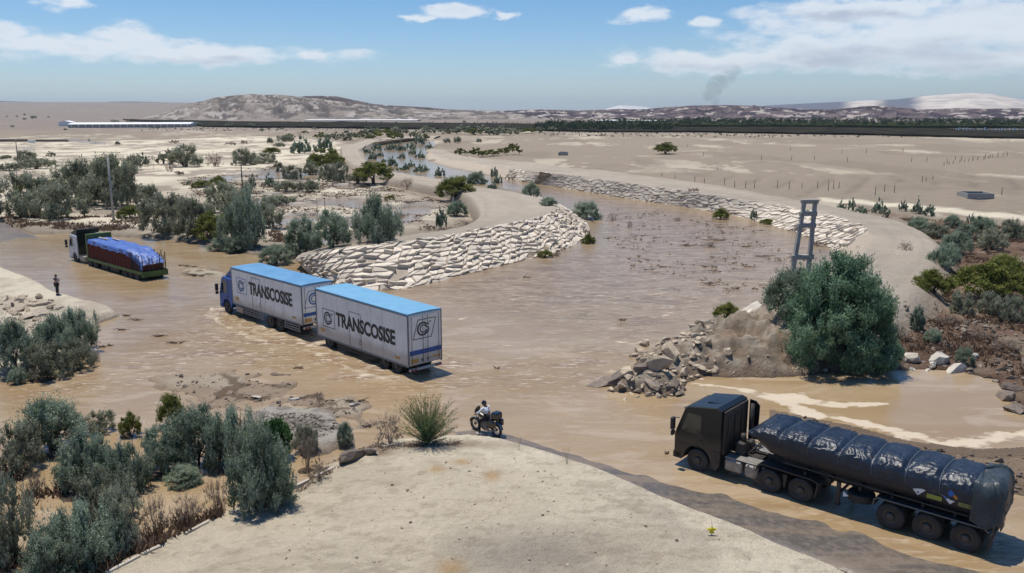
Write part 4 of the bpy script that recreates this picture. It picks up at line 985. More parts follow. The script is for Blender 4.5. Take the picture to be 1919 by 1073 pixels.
for (u, v, w, h) in ((12, 219, 5, 3), (31, 219, 6, 3), (45, 216, 6, 4), (60, 222, 12, 6), (44, 224, 10, 4), (66, 219, 5, 3), (90, 220, 5, 3), (22, 238, 9, 4), (121, 244, 9, 4), (376, 243, 7, 4), (490, 246, 11, 6), (430, 238, 20, 8), (212, 229, 20, 5), (239, 230, 16, 4), (405, 224, 13, 8), (528, 242, 10, 4), (588, 242, 10, 5), (470, 237, 16, 7), (370, 236, 22, 8)):
    S_('g', u, v, w, h, lx, gx)
# --- right side
S_('BIG', 1578, 694, 232, 204, 'huge dark teal tamarisk on the levee tip behind the black truck', 'tamarisks on the levee tip')
S_('T', 1632, 690, 110, 130, 'lower right shoulder tamarisk merging with the huge one', 'tamarisks on the levee tip')
S_('T', 1492, 612, 116, 104, 'upper left arm of tamarisk beside the huge one, above the eroded mound', 'tamarisks on the levee tip')
S_('T', 1526, 672, 70, 66, 'small pale tamarisk bulging from the front of the huge one', 'tamarisks on the levee tip')
S_('Or', 1366, 600, 60, 34, 'olive weeds on the outer slope left of the huge tamarisk', 'tamarisks on the levee tip')
gr = 'bushes of the right-hand marsh'
for (k, u, v, w, h, l_) in (('t', 1580, 397, 20, 22, 'first small tamarisk right of the pylon, behind the levee crest'), ('t', 1597, 395, 16, 26, 'narrow pointed tamarisk second from the pylon behind the crest'), ('t', 1617, 403, 26, 18, 'low rounded tamarisk third from the pylon behind the crest'),
        ('t', 1650, 400, 28, 30, 'tall dark tamarisk at the middle of the row behind the crest'), ('g', 1662, 408, 26, 20, 'grey bush under the tall dark tamarisk of the crest row'), ('t', 1695, 396, 20, 22, 'faint tamarisk on the pale track edge'), ('t', 1720, 401, 22, 28, 'pointed tamarisk nearest the pale track'),
        ('t', 1743, 405, 26, 24, 'dark round tamarisk right of the pointed one by the pale track'), ('T', 1728, 436, 44, 30, 'dark tamarisk in the brown scrub beside the sand bank'), ('G', 1762, 446, 48, 30, 'grey-green bush in the brown scrub beside the sand bank'),
        ('T', 1790, 428, 34, 26, 'tamarisk at the back of the marsh scrub'), ('t', 1822, 421, 18, 22, 'little pointed tamarisk at the marsh back edge'), ('T', 1850, 440, 54, 34, 'wide tamarisk at the marsh centre'), ('G', 1905, 448, 50, 40, 'grey bush at the right edge of the marsh scrub'),
        ('T', 1802, 478, 66, 42, 'pale blue-green tamarisk in the middle of the marsh'), ('Ts', 1776, 508, 62, 50, 'silver tamarisk nearest the end of the sand bank'), ('T', 1818, 452, 50, 32, 'rounded tamarisk over the silver ones'), ('G', 1870, 470, 60, 40, 'dull grey shrub behind the big olive bush'),
        ('O', 1880, 570, 140, 92, 'biggest olive green bush at the right edge'), ('Or', 1760, 562, 84, 48, 'yellow-green bush left of the biggest olive bush'), ('Or', 1900, 545, 90, 60, 'second olive bush cut by the right edge'), ('T', 1722, 622, 30, 46, 'thin grey tamarisk right of the huge tamarisk'),
        ('G', 1812, 592, 50, 46, 'grey shrub under the biggest olive bush'), ('G', 1858, 592, 42, 44, 'second grey shrub under the biggest olive bush'), ('T', 1752, 643, 32, 26, 'small silver bush on the brown mud'), ('T', 1812, 686, 36, 36, 'silver bush beside the white boulders'),
        ('G', 1905, 605, 60, 52, 'grey-brown shrub at the right edge below the olive bushes'), ('B', 1690, 640, 50, 40, 'brown dry weeds beside the huge tamarisk'), ('B', 1780, 610, 60, 30, 'brown dry weeds in the marsh mud'), ('B', 1850, 640, 50, 24, 'dry weeds beyond the white boulders'),
        ('B', 1895, 660, 60, 30, 'dry brush on the mud at the right edge'), ('B', 1700, 470, 30, 20, 'rusty weeds where the sand bank meets the marsh')):
    S_(k, u, v, w, h, l_, gr)
# slim plants near the road edge
S_('K', 972, 845, 16, 36, 'thin grass stalk on the island edge below the motorcycle', 'stalks on the island edge')
S_('K', 1063, 872, 24, 44, 'wispy bent plant on the island edge left of the black cab', 'stalks on the island edge')

def ordinals(lab, text):                          # one label each, counted from the left of the photo
    q = sorted([i for i, s in enumerate(SHR) if s[5] == lab], key=lambda i: SHR[i][1])
    for n_, i in enumerate(q): SHR[i] = SHR[i][:5] + (text % ORD[n_],) + SHR[i][6:]
ordinals(lc, '%s from the left of the small teal tamarisks filling the upstream channel')
ordinals(lt, '%s from the left of the dark shrubs in front of the far vineyard')
ordinals(lx, '%s from the left of the tiny dark shrubs dotting the far left plain')
LIGHT = {'t', 'g', 'o', 'b'}
WATERY = 22
for s in SHR:                                     # soil pads for bushes that stand in shallow water
    q = G(s[1], s[2], 0)
    if q[1] < 150:
        z0 = zground(*q); w = s[3] / pxm(q[1])
        if z0 < .1: SHRUB_PADS.append((q[0], q[1], max(.4, w * .36), .10))

# ------------------------------------------------------------------ ground and water sheets (after the shrubs have set their pads)
shrub_pads()
n2 = fbm(X / 60, Y / 60, 4, 31)
sand = np.array([.56, .485, .365]); pale = np.array([.62, .55, .425]); plain = np.array([.285, .235, .180]); mud = np.array([.205, .135, .095]); grey = np.array([.285, .255, .235]); brown = np.array([.145, .090, .060])
rust = np.array([.33, .21, .10])
def bl(a, b, w): return a * (1 - w[:, None]) + b * w[:, None]
col = np.tile(plain, (len(X), 1))
col = bl(col, pale * .92, sm((n2 - .50) / .10) * sm((fbm(X / 12, Y / 34, 5, 33, .65) - .54) / .05) * .55)
col = bl(col, plain * .82, sm((fbm(X / 25 + 4, Y / 60, 5, 35, .6) - .50) / .10) * (RAD > 100) * .6)
col = bl(col, np.array([.215, .18, .158]), sm((RAD - 500) / 500) * .8)
col = bl(col, pale, sm((dS + (n_mid - .5) * 6) / 8) * (.55 + .45 * sm((n_big - .35) / .2)))
col = bl(col, np.array([.25, .20, .16]), sm((fbm(X / 7 + 5, Y / 7, 4, 37) - .50) / .10) * sm((dS + 3) / 8) * .75)
col = bl(col, grey, sm((pool - .47) / .08) * sm(dK / 6) * .9)
col = bl(col, pale * 1.02, sm((dT + .5) / 1.5))
col = bl(col, mud, sm((dR + 1) / 3) * (.35 + .65 * sm((n_mid - .38) / .12)))
col = bl(col, brown, sm((dR + 1) / 3) * sm((fbm(X / 2.2, Y / 2.2, 3, 39) - .5) / .1) * .8)
col = bl(col, np.array([.285, .215, .155]), sm((dM + .5) / 1))
col = bl(col, np.array([.36, .31, .245]), sm((dM + .5) / 1) * sm((rg - .45) / .15) * .85)
col = bl(col, np.array([.17, .125, .09]), sm((dM + .5) / 1) * sm((fbm(X / .7, Y / .7, 4, 57, .65) - .50) / .08) * .6)
col = bl(col, np.array([.21, .155, .11]), sm((dM + .5) / 1) * (1 - sm((Z - .1) / .7)) * .7)
col = bl(col, np.array([.30, .225, .16]), sm((dMud + 1) / 2))
inF = sm((dF + .3) / .5)
col = bl(col, sand, inF)
col = bl(col, pale * 1.03, inF * sm((n_big - .42) / .12) * .7)
col = bl(col, np.array([.36, .30, .22]), inF * sm((fbm(X / 2.4, Y / 1.1, 5, 58, .65) - .52) / .07) * .22)
col = bl(col, np.array([.30, .245, .175]), inF * sm((fbm(X / .8, Y / .45, 4, 59, .6) - .60) / .05) * .35)
fg2 = G(1350, 960); col = bl(col, np.array([.27, .235, .195]), inF * np.exp(-((X - fg2[0]) ** 2 / 9 + (Y - fg2[1]) ** 2 / 14)) * sm((n_mid - .38) / .12) * .75)
fg3 = G(1000, 1080); col = bl(col, np.array([.26, .225, .185]), inF * np.exp(-((X - fg3[0]) ** 2 / 16 + (Y - fg3[1]) ** 2 / 4)) * sm((n_mid - .36) / .15) * .8)
for (u, v, a, b_) in ((866, 861, .38, .16), (818, 877, .35, .2), (922, 889, .35, .3), (845, 1068, .5, .3)):
    q = G(u, v, .7); col = bl(col, np.array([.42, .27, .13]), inF * np.exp(-(((X - q[0]) / a) ** 2 + ((Y - q[1]) / (b_ * 2)) ** 2)) * .8)
# matted brown litter along the back edge of the island
for (u, v, a, b_) in ((800, 836, 3.0, .5), (700, 850, 1.2, .6), (560, 925, 1.5, .7)):
    q = G(u, v, .4); col = bl(col, brown * 1.2, np.exp(-(((X - q[0]) / a) ** 2 + ((Y - q[1]) / b_) ** 2)) * sm((n_fine - .35) / .2) * .85)
col = bl(col, pale, sm((dL + .3) / 1))
col = bl(col, np.array([.34, .28, .22]), sm((dL + .3) / 1) * sm((n_mid - .45) / .15) * .6)
for d__ in (dB2, dB3):
    col = bl(col, np.array([.36, .28, .205]), sm((d__ + 1.5) / 1)); col = bl(col, np.array([.42, .355, .27]), sm((d__ + .5) / 1) * sm((n_mid - .56) / .04)); col = bl(col, np.array([.12, .08, .055]), sm((d__ + .5) / 1) * sm((n_fine - .60) / .06) * .8)
col = bl(col, np.array([.38, .345, .30]), sm((dB + .3) / 1)); col = bl(col, np.array([.19, .155, .125]), sm((dB + .3) / 1) * sm((n_fine - .52) / .08) * .6)
padm = np.zeros(len(X))
for (x, y_, r, h) in SHRUB_PADS:
    k = (np.abs(X - x) < 3 * r) & (np.abs(Y - y_) < 3 * r)
    padm[k] = np.maximum(padm[k], np.exp(-((X[k] - x) ** 2 + (Y[k] - y_) ** 2) / (r * r) * .9))
col = bl(col, brown, padm * .75 * (1 - inF * .6))
wet = np.clip(1 - (Z - .02) / .16, 0, 1) * (RAD < 400) * (.6 + .4 * n_mid) + sm((dR + 1) / 3) * .35 * sm((n_mid - .4) / .2)
wet = np.where(dMud > 0, .35 + .4 * sm((.12 - Z) / .1), wet)
wet = wet * (1 - .6 * sm((np.maximum(np.maximum(dB2, dB3), dB) + 2) / 1.5))
gm = grid_mesh('ground', np.c_[X, Y, Z], len(rows), len(ANG), M['earth'], wrap=True, attrs={'tint': col, 'wet': np.clip(wet, 0, 1)})
put(link('ground', gm), kind='structure')

# water: one level sheet, finer near the camera, with ripples where it runs
kr = (rows > 13) & (rows < 900); ri = np.where(kr)[0][::1]; ai = np.arange(0, len(fine), 2)
WXr = X.reshape(len(rows), -1)[np.ix_(ri, ai)].ravel(); WYr = Y.reshape(len(rows), -1)[np.ix_(ri, ai)].ravel()
WD = -Z.reshape(len(rows), -1)[np.ix_(ri, ai)].ravel()
P_RAP = PX([(300, 620), (480, 600), (640, 640), (830, 660), (960, 680), (1080, 640), (1180, 660), (1150, 720), (1000, 745), (760, 720), (560, 690), (380, 690), (160, 750), (0, 760), (0, 720), (200, 690)])
dRap = sdf(P_RAP, WXr, WYr)
P_RIV = PX([(640, 540), (900, 500), (1100, 450), (1050, 370), (900, 335), (1200, 370), (1430, 412), (1590, 490), (1430, 570), (1290, 650), (1180, 660), (1000, 620), (840, 580)])
dRiv = sdf(P_RIV, WXr, WYr)
turb = .15 + .75 * sm((dRap + 2) / 5) + .45 * sm((dRiv + 2) / 8)
# wakes at the vehicles
def blob(u, v, ru, rv, z=0):
    q = G(u, v, z); return np.exp(-(((WXr - q[0]) / ru) ** 2 + ((WYr - q[1]) / rv) ** 2))
for (u, v, a, b_) in ((470, 600, 4, 3), (560, 640, 4, 3), (620, 665, 5, 3), (780, 700, 4, 2.5), (415, 580, 2, 1.5)): turb = turb + .5 * blob(u, v, a, b_)
P_POND = PX([(1290, 730), (1340, 712), (1560, 705), (1780, 702), (1872, 745), (1919, 790), (1919, 850), (1700, 835), (1440, 780)])
dP = sdf(P_POND, WXr, WYr); turb = turb * (1 - .93 * sm((dP + 1.5) / 2)); 
calm = blob(200, 540, 9, 9); turb *= 1 - .7 * calm
calm2 = blob(1350, 900, 6, 5); turb *= 1 - .5 * calm2
foam = np.zeros(len(WXr))
def line_foam(pts, w, amp):
    global foam
    P_ = PX(pts); d2 = np.full(len(WXr), 1e9); ww = np.ones(len(WXr)) * .1; Wd = w if isinstance(w, list) else [w] * len(pts)
    for i in range(len(P_) - 1):
        ax, ay = P_[i]; bx, by = P_[i + 1]; ex, ey = bx - ax, by - ay
        t_ = np.clip(((WXr - ax) * ex + (WYr - ay) * ey) / (ex * ex + ey * ey), 0, 1)
        d = (WXr - ax - t_ * ex) ** 2 + (WYr - ay - t_ * ey) ** 2; wl = Wd[i] + (Wd[i + 1] - Wd[i]) * t_
        r_ = np.sqrt(d) / wl
        k = r_ < d2; d2[k] = r_[k]
    d2 = np.maximum(0, d2 + 1.5 * (fbm(WXr / 1.1, WYr / 1.1, 3, 130) - .5) + .9 * (fbm(WXr / .35, WYr / .35, 2, 133) - .5))
    foam = np.maximum(foam, amp * (1 - sm(d2 * .9)))
line_foam([(1300, 718), (1380, 727), (1430, 735), (1470, 752), (1520, 775), (1580, 785), (1650, 800), (1700, 815), (1760, 829), (1830, 828), (1880, 815), (1940, 812)], [.3, .5, .7, 1.3, 1.1, .7, .6, .8, 1.3, 1.1, .7, .7], .92)
line_foam([(1475, 745), (1540, 757), (1610, 757), (1665, 755)], [1.4, .8, .5, .25], .9)
line_foam([(1160, 640), (1185, 645), (1215, 636)], [.6, .9, .5], .75)
line_foam([(1185, 620), (1290, 570), (1320, 540)], [.5, .4, .3], .42)
line_foam([(395, 575), (405, 600), (450, 625), (500, 640)], [.25, .3, .4, .5], .62)
line_foam([(560, 640), (600, 668), (680, 700), (740, 715)], [.3, .35, .4, .4], .55)
line_foam([(300, 660), (380, 640), (440, 650)], .3, .45)
line_foam([(480, 700), (620, 705), (760, 725)], .35, .42)
line_foam([(860, 600), (960, 560), (1060, 545), (1180, 560), (1260, 545)], .4, .46)
line_foam([(900, 640), (1000, 655), (1100, 640)], .4, .42)
line_foam([(0, 740), (120, 715), (260, 680), (420, 640), (520, 622)], [.3, .3, .35, .4, .3], .34)
line_foam([(110, 745), (150, 735), (190, 720)], .3, .3)
line_foam([(410, 585), (440, 600), (520, 625), (560, 640)], .35, .38)
silt = sm((dRiv + 3) / 10) * .85 + .45 * blob(330, 560, 8, 12) + .25 * sm((dRap) / 6)
silt = np.clip(silt - .2 * sm((dP + 1) / 2), 0, 1)
wk = np.zeros(len(WXr))
for (ref, yw, xs_) in (((-14.57, 57.7), 2.361, (11.3, 3.8)), ((-6.16, 48.89), 2.325, (9.1, 2.0)), ((16.4, 28.42), 2.43, (10.8, 6.8, 1.3)), ((-34.5, 78.15), 2.40, (15.7, 11, 2.6))):
    for xx in xs_:
        cx, cy = ref[0] + math.cos(yw) * xx, ref[1] + math.sin(yw) * xx
        d_ = np.hypot(WXr - cx, WYr - cy); wk += np.sin(d_ * 4.2 + 2 * fbm(WXr / 2, WYr / 2, 2, 98)) * np.exp(-d_ / 2.6) * .07 * (.3 if xs_[0] in (15.7, 10.8) else 1)
        turb = turb + .5 * np.exp(-(d_ / 3.2) ** 2) * (.4 if xs_[0] in (15.7, 10.8) else 1)
        foam = np.maximum(foam, .52 * np.exp(-((d_ - 1.5) / .45) ** 2) * (.35 if xs_[0] in (15.7, 10.8) else 1))
zz = wk + (.09 * (fbm(WXr / 1.6, WYr / 1.6, 3, 91) - .5) + .02 * (fbm(WXr / .5, WYr / .5, 2, 95) - .5)) * np.clip(turb, 0, 1.3)
wm = grid_mesh('flood_water', np.c_[WXr, WYr, zz - .004 * 0], len(ri), len(ai), M['water'], attrs={'foam': foam, 'turb': np.clip(turb, 0, 1.2), 'silt': silt})
put(link('flood_water', wm), kind='structure')

def add_shrub(s, i):
    kind, u, v, w, h, label, group, zmin = s
    rnd = random.Random(i * 13 + 5)
    x, y, z = place(u, v, zmin)
    k = pxm(y, z)
    W_ = w / k * ((1.22 if v > 640 and kind in ('T', 'Ts') else 1.28 if kind == 'G' and v < 480 and u < 560 else 1.14) if kind not in ('BIG', 'K') else 1.0); Hh = h / k * (1.04 if kind not in ('K',) else 1)
    rw = W_ / 2
    # the crown's near half hangs in front of its foot: push the foot back so the silhouette bottom sits at the pixel
    y += rw * (.55 if kind != 'BIG' else .3); z = max(zat(x, y), zmin)
    if kind == 'BIG': z = min(z, .5)
    dep = math.atan2(HCAM - z, y)
    Hh = max(.3, (Hh - rw * .55 * math.sin(dep) * 1.0) / math.cos(dep) * .98)
    if kind == 'K':
        o = link('grass_stalk', KST, loc=(x, y, z - .05), rot=(0, 0, yaw_(i)), scale=(rw, rw, Hh)); return put(o, label, 'plant', group)
    if kind == 'BIG': me = BIG; st = ST['T'][0]; nm = 'tamarisk_tree'
    else:
        me = PR[kind][i % len(PR[kind])]; nm = NAME[kind]
        st = None if kind in LIGHT or w < 26 else ST['B' if kind == 'B' else 'O' if kind in ('O',) else 'G' if kind in ('G', 'D') else 'T'][i % 2]
    yaw = rnd.uniform(0, 6.28)
    sc = (rw * 1.02, rw * (1.0 if kind == 'BIG' else rnd.uniform(.85, 1.0)), Hh)
    cat = 'tree' if nm.endswith('tree') else 'bush'
    if st is None:
        o = link(nm, me, loc=(x, y, z - .02 * Hh), rot=(0, 0, yaw), scale=sc); put(o, label, cat, group)
    else:
        o = empty(nm, (x, y, z - .02 * Hh), yaw); o.scale = sc; put(o, label, cat, group)
        if kind == 'B': link('twigs', st, o); link('leaves', me, o, scale=(.95, .95, .8))
        else: link('crown', me, o); link('trunk', st, o)
    return o
KST = stems_mesh('grass_stalk', 31, 9, mat('green_stalks', (.16, .17, .09), .8), .95, .9, .012, 6)
def yaw_(i): return i * 1.7
for i, s in enumerate(SHR): add_shrub(s, i)

# wispy green bush at the island tip: many thin arching stems with needle leaves
def wispy():
    rnd = random.Random(91); x, y, z = place(800, 832)
    o = empty('wispy_bush', (x, y, z), 0, 'wispy green broom-like bush on the tip of the pale island left of the motorcycle', 'bush')
    st = MB(); V = []; tint = []
    k = pxm(y); Hh = 112 / k; Wd = 66 / k
    for i in range(230):
        a = rnd.uniform(0, 6.28); s = rnd.uniform(.15, 1) ** .8; hh = Hh * (rnd.uniform(.25, 1.0) if i % 3 else rnd.uniform(.8, 1.08)) * (1 - .35 * s)
        P = []
        wob = rnd.uniform(-.5, .5)
        for q in range(6):
            f = q / 5; a2 = a + wob * f; P.append(Vector((Wd * s * math.cos(a2) * f ** 1.1 + rnd.uniform(-.06, .06), Wd * .8 * s * math.sin(a2) * f ** 1.1 + rnd.uniform(-.05, .05), hh * f ** rnd.uniform(.8, .95))) )
        st.tube(P, [.010, .008, .006, .005, .003, .001], 3, cap=False)
        for q in range(60):
            f = rnd.uniform(.25, 1) * 4.99; j = int(f); p = P[j].lerp(P[j + 1], f - j)
            d = (Vector((rnd.gauss(0, 1), rnd.gauss(0, 1), rnd.gauss(.5, 1)))).normalized() * rnd.uniform(.04, .13)
            n_ = d.cross(Vector((rnd.gauss(0, 1), rnd.gauss(0, 1), rnd.gauss(0, 1)))).normalized() * .010
            V += [(p - n_)[:], (p + n_)[:], (p + d)[:]]; tint += [rnd.random() * .5 + (.5 if p.z < Hh * .5 else .1)] * 3
    V = np.array(V); link('needles', tri_mesh('needles', V, np.arange(len(V)).reshape(-1, 3), L['N2'], {'tint': tint}), o)
    st.build('stems', M['wispstem'], o)
M['wispstem'] = mat('green_stems', (.13, .15, .07), .8)
L['N2'] = leaf_mat('needle_leaves', (.19, .18, .09), (.10, .19, .085), .05)
wispy()

# ---------------------------------------------------------------- brown ground scrub and flood litter (nobody could count it)
def scatter_tufts(name, poly, n, size, m, label, seed, hmul=1.0, cond=None, thin=1.0):
    zlow = 0.0 if name == 'river_debris' else -9
    r = np.random.default_rng(seed); P_ = np.array(poly); lo = P_.min(0); hi = P_.max(0); hi[1] = min(hi[1], 300)
    pts = []
    while len(pts) < n:
        q = r.uniform(lo, hi, (n * 4, 2)); d = sdf(poly, q[:, 0], q[:, 1]); q = q[d > .1]
        c = fbm(q[:, 0] / 3.5 + 2, q[:, 1] / 3.5, 3, 300 + seed); q = q[r.random(len(q)) < sm((c - .42) / .18)]
        pts += [tuple(a) for a in q]
        if len(q) == 0: break
    V = []; T = []
    for (x, y) in pts[:n]:
        z = max(zat(x, y), zlow)
        if cond and not cond(x, y, z): continue
        s = size * r.uniform(.5, 1.5)
        for k in range(5):
            c = np.array([x, y, z - .02]) + np.array([r.normal() * s * .3, r.normal() * s * .3, 0])
            d = np.array([r.normal() * .5, r.normal() * .5, hmul]) * s * r.uniform(.5, 1.2); w = np.array([r.normal(), r.normal(), .2 * r.normal()]) * s * .10 * thin
            V += [c - w, c + w, c + d]
    V = np.array(V)
    o = link(name, tri_mesh(name, V, np.arange(len(V)).reshape(-1, 3), m, {'tint': r.random(len(V))})); put(o, label, 'ground cover', kind='stuff'); return o
L['S'] = leaf_mat('brown_scrub', (.10, .062, .042), (.21, .15, .11), 0)
scatter_tufts('marsh_scrub', P_MARSH, 14000, .26, L['S'], 'rusty brown scrub covering the marsh on the right', 1, .9, thin=1.3, cond=lambda x, y, z: z < .75)
scatter_tufts('basin_scrub', P_BASIN, 7000, .38, L['S'], 'sparse brown scrub over the sandy basin on the left', 2, .5, thin=1.3)
scatter_tufts('bank_litter', PX([(620, 860), (700, 838), (780, 828), (880, 828), (860, 842), (740, 848), (660, 872), (560, 930), (540, 940), (560, 905)], .3), 900, .16, L['S'], 'brown flood litter matted along the back edge of the pale island', 3, .4, cond=lambda x, y, z: z > -.1)
scatter_tufts('thicket_undergrowth', PX([(-100, 1200), (-50, 900), (60, 880), (150, 930), (260, 960), (340, 960), (430, 955), (440, 975), (330, 1030), (230, 1075), (100, 1150)]), 1500, .34, L['S'], 'brown undergrowth between the lower left tamarisks', 4, 1.2, cond=lambda x, y, z: True)
scatter_tufts('roadside_weeds', PX([(-60, 424), (60, 430), (240, 440), (330, 440), (420, 455), (480, 470), (560, 460), (500, 430), (300, 395), (100, 400), (-60, 400)]), 2600, .5, L['S'], 'brown weeds under the thicket beyond the road', 5, .7, cond=lambda x, y, z: z > 0)

# ---------------------------------------------------------------- rocks
def rock_mesh(seed, flat=.6, rough=.35, sub=2):
    r = random.Random(seed); bm = bmesh.new(); bmesh.ops.create_icosphere(bm, subdivisions=sub, radius=1)
    ax = [(Vector((r.gauss(0, 1), r.gauss(0, 1), r.gauss(0, 1))).normalized(), r.uniform(.30, .72)) for _ in range(8)]
    for v in bm.verts:
        p = v.co.copy()
        for n_, d in ax:
            k = p.dot(n_)
            if k > d: p -= n_ * (k - d)
        p += Vector((vn(np.array([p.x * 3 + seed]), np.array([p.y * 3 + p.z]), seed)[0] - .5,) * 3) * rough * .4
        v.co = Vector((p.x, p.y * .8, p.z * flat))
    me = D.meshes.new('rock'); bm.to_mesh(me); bm.free(); return me
RK = [rock_mesh(s, f) for s, f in ((1, .55), (2, .7), (3, .45), (4, .8), (5, .35))]
def rock(name, u, v, w, h, m, label, group=None, cat='rock', i=[0], yaw=None, sink=.25):
    i[0] += 1; rnd = random.Random(i[0] * 7 + 3)
    x, y, z = place(u, v); k = pxm(y, z)
    me = RK[rnd.randrange(5)]; me2 = ROCKM.get((me.name, m.name))
    if me2 is None: me2 = me.copy(); me2.materials.clear(); me2.materials.append(m); ROCKM[(me.name, m.name)] = me2
    fl = {0: .55, 1: .7, 2: .45, 3: .8, 4: .35}[RK.index(me)]
    o = link(name, me2, loc=(x, y + w / k * .3, z + h / k * .5 * (1 - sink * 2) ), rot=(rnd.uniform(-.25, .25), rnd.uniform(-.25, .25), rnd.uniform(0, 6.28) if yaw is None else yaw), scale=(w / k * .55, w / k * .55, h / k * .62 / fl * .9))
    return put(o, label, cat, group)
ROCKM = {}
gw = 'white boulders at the pond corner'
for (u, v, w, h, l_) in ((1712, 680, 60, 30, 'largest white boulder on the left of the group by the pond'), (1768, 683, 56, 34, 'broad white boulder right of the largest at the pond'), (1793, 708, 54, 30, 'grey boulder lowest at the right of the pond group'), (1752, 690, 30, 16, 'small wedge between the two white boulders'), (1740, 700, 22, 12, 'little stone under the white boulders'), (1712, 697, 16, 10, 'little flat stone left below the white boulders'), (1826, 672, 20, 14, 'pale stone by the silver bush')):
    rock('boulder', u, v, w, h, M['boulder'], l_, gw, 'boulder')
gn = 'rubble of the broken levee tip'
for (u, v, w, h, l_) in ((1236, 700, 62, 40, 'big round brown rock in the rubble at the levee tip'), (1262, 675, 60, 34, 'pale lump at the top of the rubble by the levee tip'), (1284, 706, 32, 22, 'grey-white cube-like stone in the rubble'), (1319, 676, 22, 16, 'white stone below the tilted slab, right of two'), (1302, 672, 20, 16, 'white stone below the tilted slab, left of two'),
        (1190, 672, 28, 18, 'pale stone at the left shoulder of the rubble'), (1186, 690, 28, 16, 'buff stone at the water side of the rubble'), (1212, 655, 34, 20, 'dusty rock at the back of the rubble'), (1246, 650, 36, 22, 'dusty rock beside the olive weeds'), (1180, 712, 50, 30, 'tan eroded block above the small waterfall'),
        (1205, 668, 40, 26, 'lumpy earth block in the middle of the rubble'), (1150, 705, 34, 18, 'low tan block at the left end of the rubble'), (1256, 655, 26, 18, 'grey rock behind the round brown rock'), (1292, 640, 24, 14, 'rock under the end of the tilted slab'), (1338, 700, 34, 16, 'half-buried rock at the pond bank'), (1365, 655, 34, 18, 'rock stuck in the eroded bank'), (1275, 625, 26, 16, 'stone near the river side of the tip')):
    rock('rubble_rock', u, v, w, h, M['rock'], l_, gn)
gk = 'dark wet rocks at the ford edge'
for (u, v, w, h, l_) in ((1162, 728, 66, 16, 'long dark wet slab at the left end of the ford rocks'), (1206, 722, 42, 20, 'dark wet rock behind the long slab'), (1225, 738, 50, 22, 'dark jagged rock in the middle of the ford rocks'), (1262, 730, 44, 18, 'dark wet rock right of the middle'), (1246, 748, 24, 12, 'black stone lowest in the ford rocks'), (1272, 742, 36, 10, 'thin dark slab at the right end of the ford rocks'), (1198, 740, 30, 14, 'dark rock in front of the long slab'), (1180, 748, 18, 8, 'small dark stone by the water'), (1264, 738, 18, 14, 'grey-green stone in the ford rocks')):
    rock('wet_rock', u, v, w, h, M['wetrock'], l_, gk)
gq = 'flat rocks on the left bank'
for (u, v, w, h, l_) in ((20, 585, 46, 14, 'flat pale rock at the left edge of the left bank'), (45, 598, 40, 12, 'flat pale rock above the left bank shrubs'), (68, 575, 34, 12, 'pinkish flat rock in the middle of the left bank'), (15, 608, 40, 12, 'flat pale rock lowest at the left edge'), (92, 566, 26, 8, 'flat rock near the standing person'), (35, 562, 30, 8, 'flat rock with the dark stone on it')):
    rock('flat_rock', u, v, w, h, M['rock'], l_, gq, sink=.35)
rock('dark_stone', 22, 575, 10, 12, M['wetrock'], 'small dark upright stone on the left bank rocks')
rock('dark_stone', 1268, 1015, 9, 6, M['wetrock'], 'small dark stone on the pale island near the yellow bag')
gb = 'mud blocks at the right edge of the pond'
for (u, v, w, h, l_) in ((1893, 752, 60, 26, 'dark mud block at the upper right corner of the pond'), (1912, 785, 50, 30, 'dark mud block at the right edge of the pond'), (1900, 735, 40, 18, 'brown clod above the pond corner')):
    rock('mud_block', u, v, w, h, M['wetrock'], l_, gb)
for (u, v, w, h, l_) in ((655, 868, 70, 26, 'long pile of brown mud clods against the island edge'), (625, 874, 30, 16, 'small pile of brown clods left of the long pile'), (690, 856, 40, 16, 'brown clod at the top of the island edge pile'), (560, 478, 44, 26, 'dark heap of mud at the levee end beside the blue roof')):
    rock('mud_clod', u, v, w, h, M['wetrock'], l_, 'brown mud clods')
rock('pale_stone', 283, 634, 12, 9, M['boulder'], 'small white stone caught in sticks in the ford')
rock('pale_stone', 664, 762, 22, 8, M['boulder'], 'white flat stone caught in a branch beside the gravel bar')
for (u, v, l_) in ((480, 748, 'pale flat stone on mud left of the gravel bar'), (548, 752, 'pale pointed stone on mud above the gravel bar')):
    rock('pale_stone', u, v, 26, 6, M['boulder'], l_)

def rubble(name, poly, n, smin, smax, m, label, seed):
    r_ = np.random.default_rng(seed); P_ = np.array(poly); lo = P_.min(0); hi = P_.max(0); V = []; T = []; k0 = 0
    src = []
    for rk in RK:
        bm = bmesh.new(); bm.from_mesh(rk); bmesh.ops.triangulate(bm, faces=bm.faces[:]); src.append((np.array([v.co[:] for v in bm.verts]), np.array([[v.index for v in f.verts] for f in bm.faces]))); bm.free()
    c = 0
    while c < n:
        q = r_.uniform(lo, hi); 
        if sdf(poly, np.array([q[0]]), np.array([q[1]]))[0] < 0: continue
        v_, t_ = src[r_.integers(5)]; s_ = smin + (smax - smin) * r_.random() ** 3; a = r_.uniform(0, 6.28); ca, sa = math.cos(a), math.sin(a)
        w_ = v_ * s_ * np.array([1, 1, r_.uniform(.7, 1.3)]); w_ = np.c_[w_[:, 0] * ca - w_[:, 1] * sa, w_[:, 0] * sa + w_[:, 1] * ca, w_[:, 2]] + np.array([q[0], q[1], zat(*q) + s_ * .1])
        V.append(w_); T.append(t_ + k0); k0 += len(v_); c += 1
    o = link(name, tri_mesh(name, np.concatenate(V), np.concatenate(T), m)); return put(o, label, 'rubble', kind='stuff')
RK_LOW = RK
rubble('loose_rubble', PX([(1110, 722), (1170, 690), (1200, 655), (1260, 640), (1330, 650), (1330, 700), (1290, 740), (1180, 745)], .4), 420, .08, .42, M['rock'], 'small loose stones between the big rocks of the levee tip', 1)
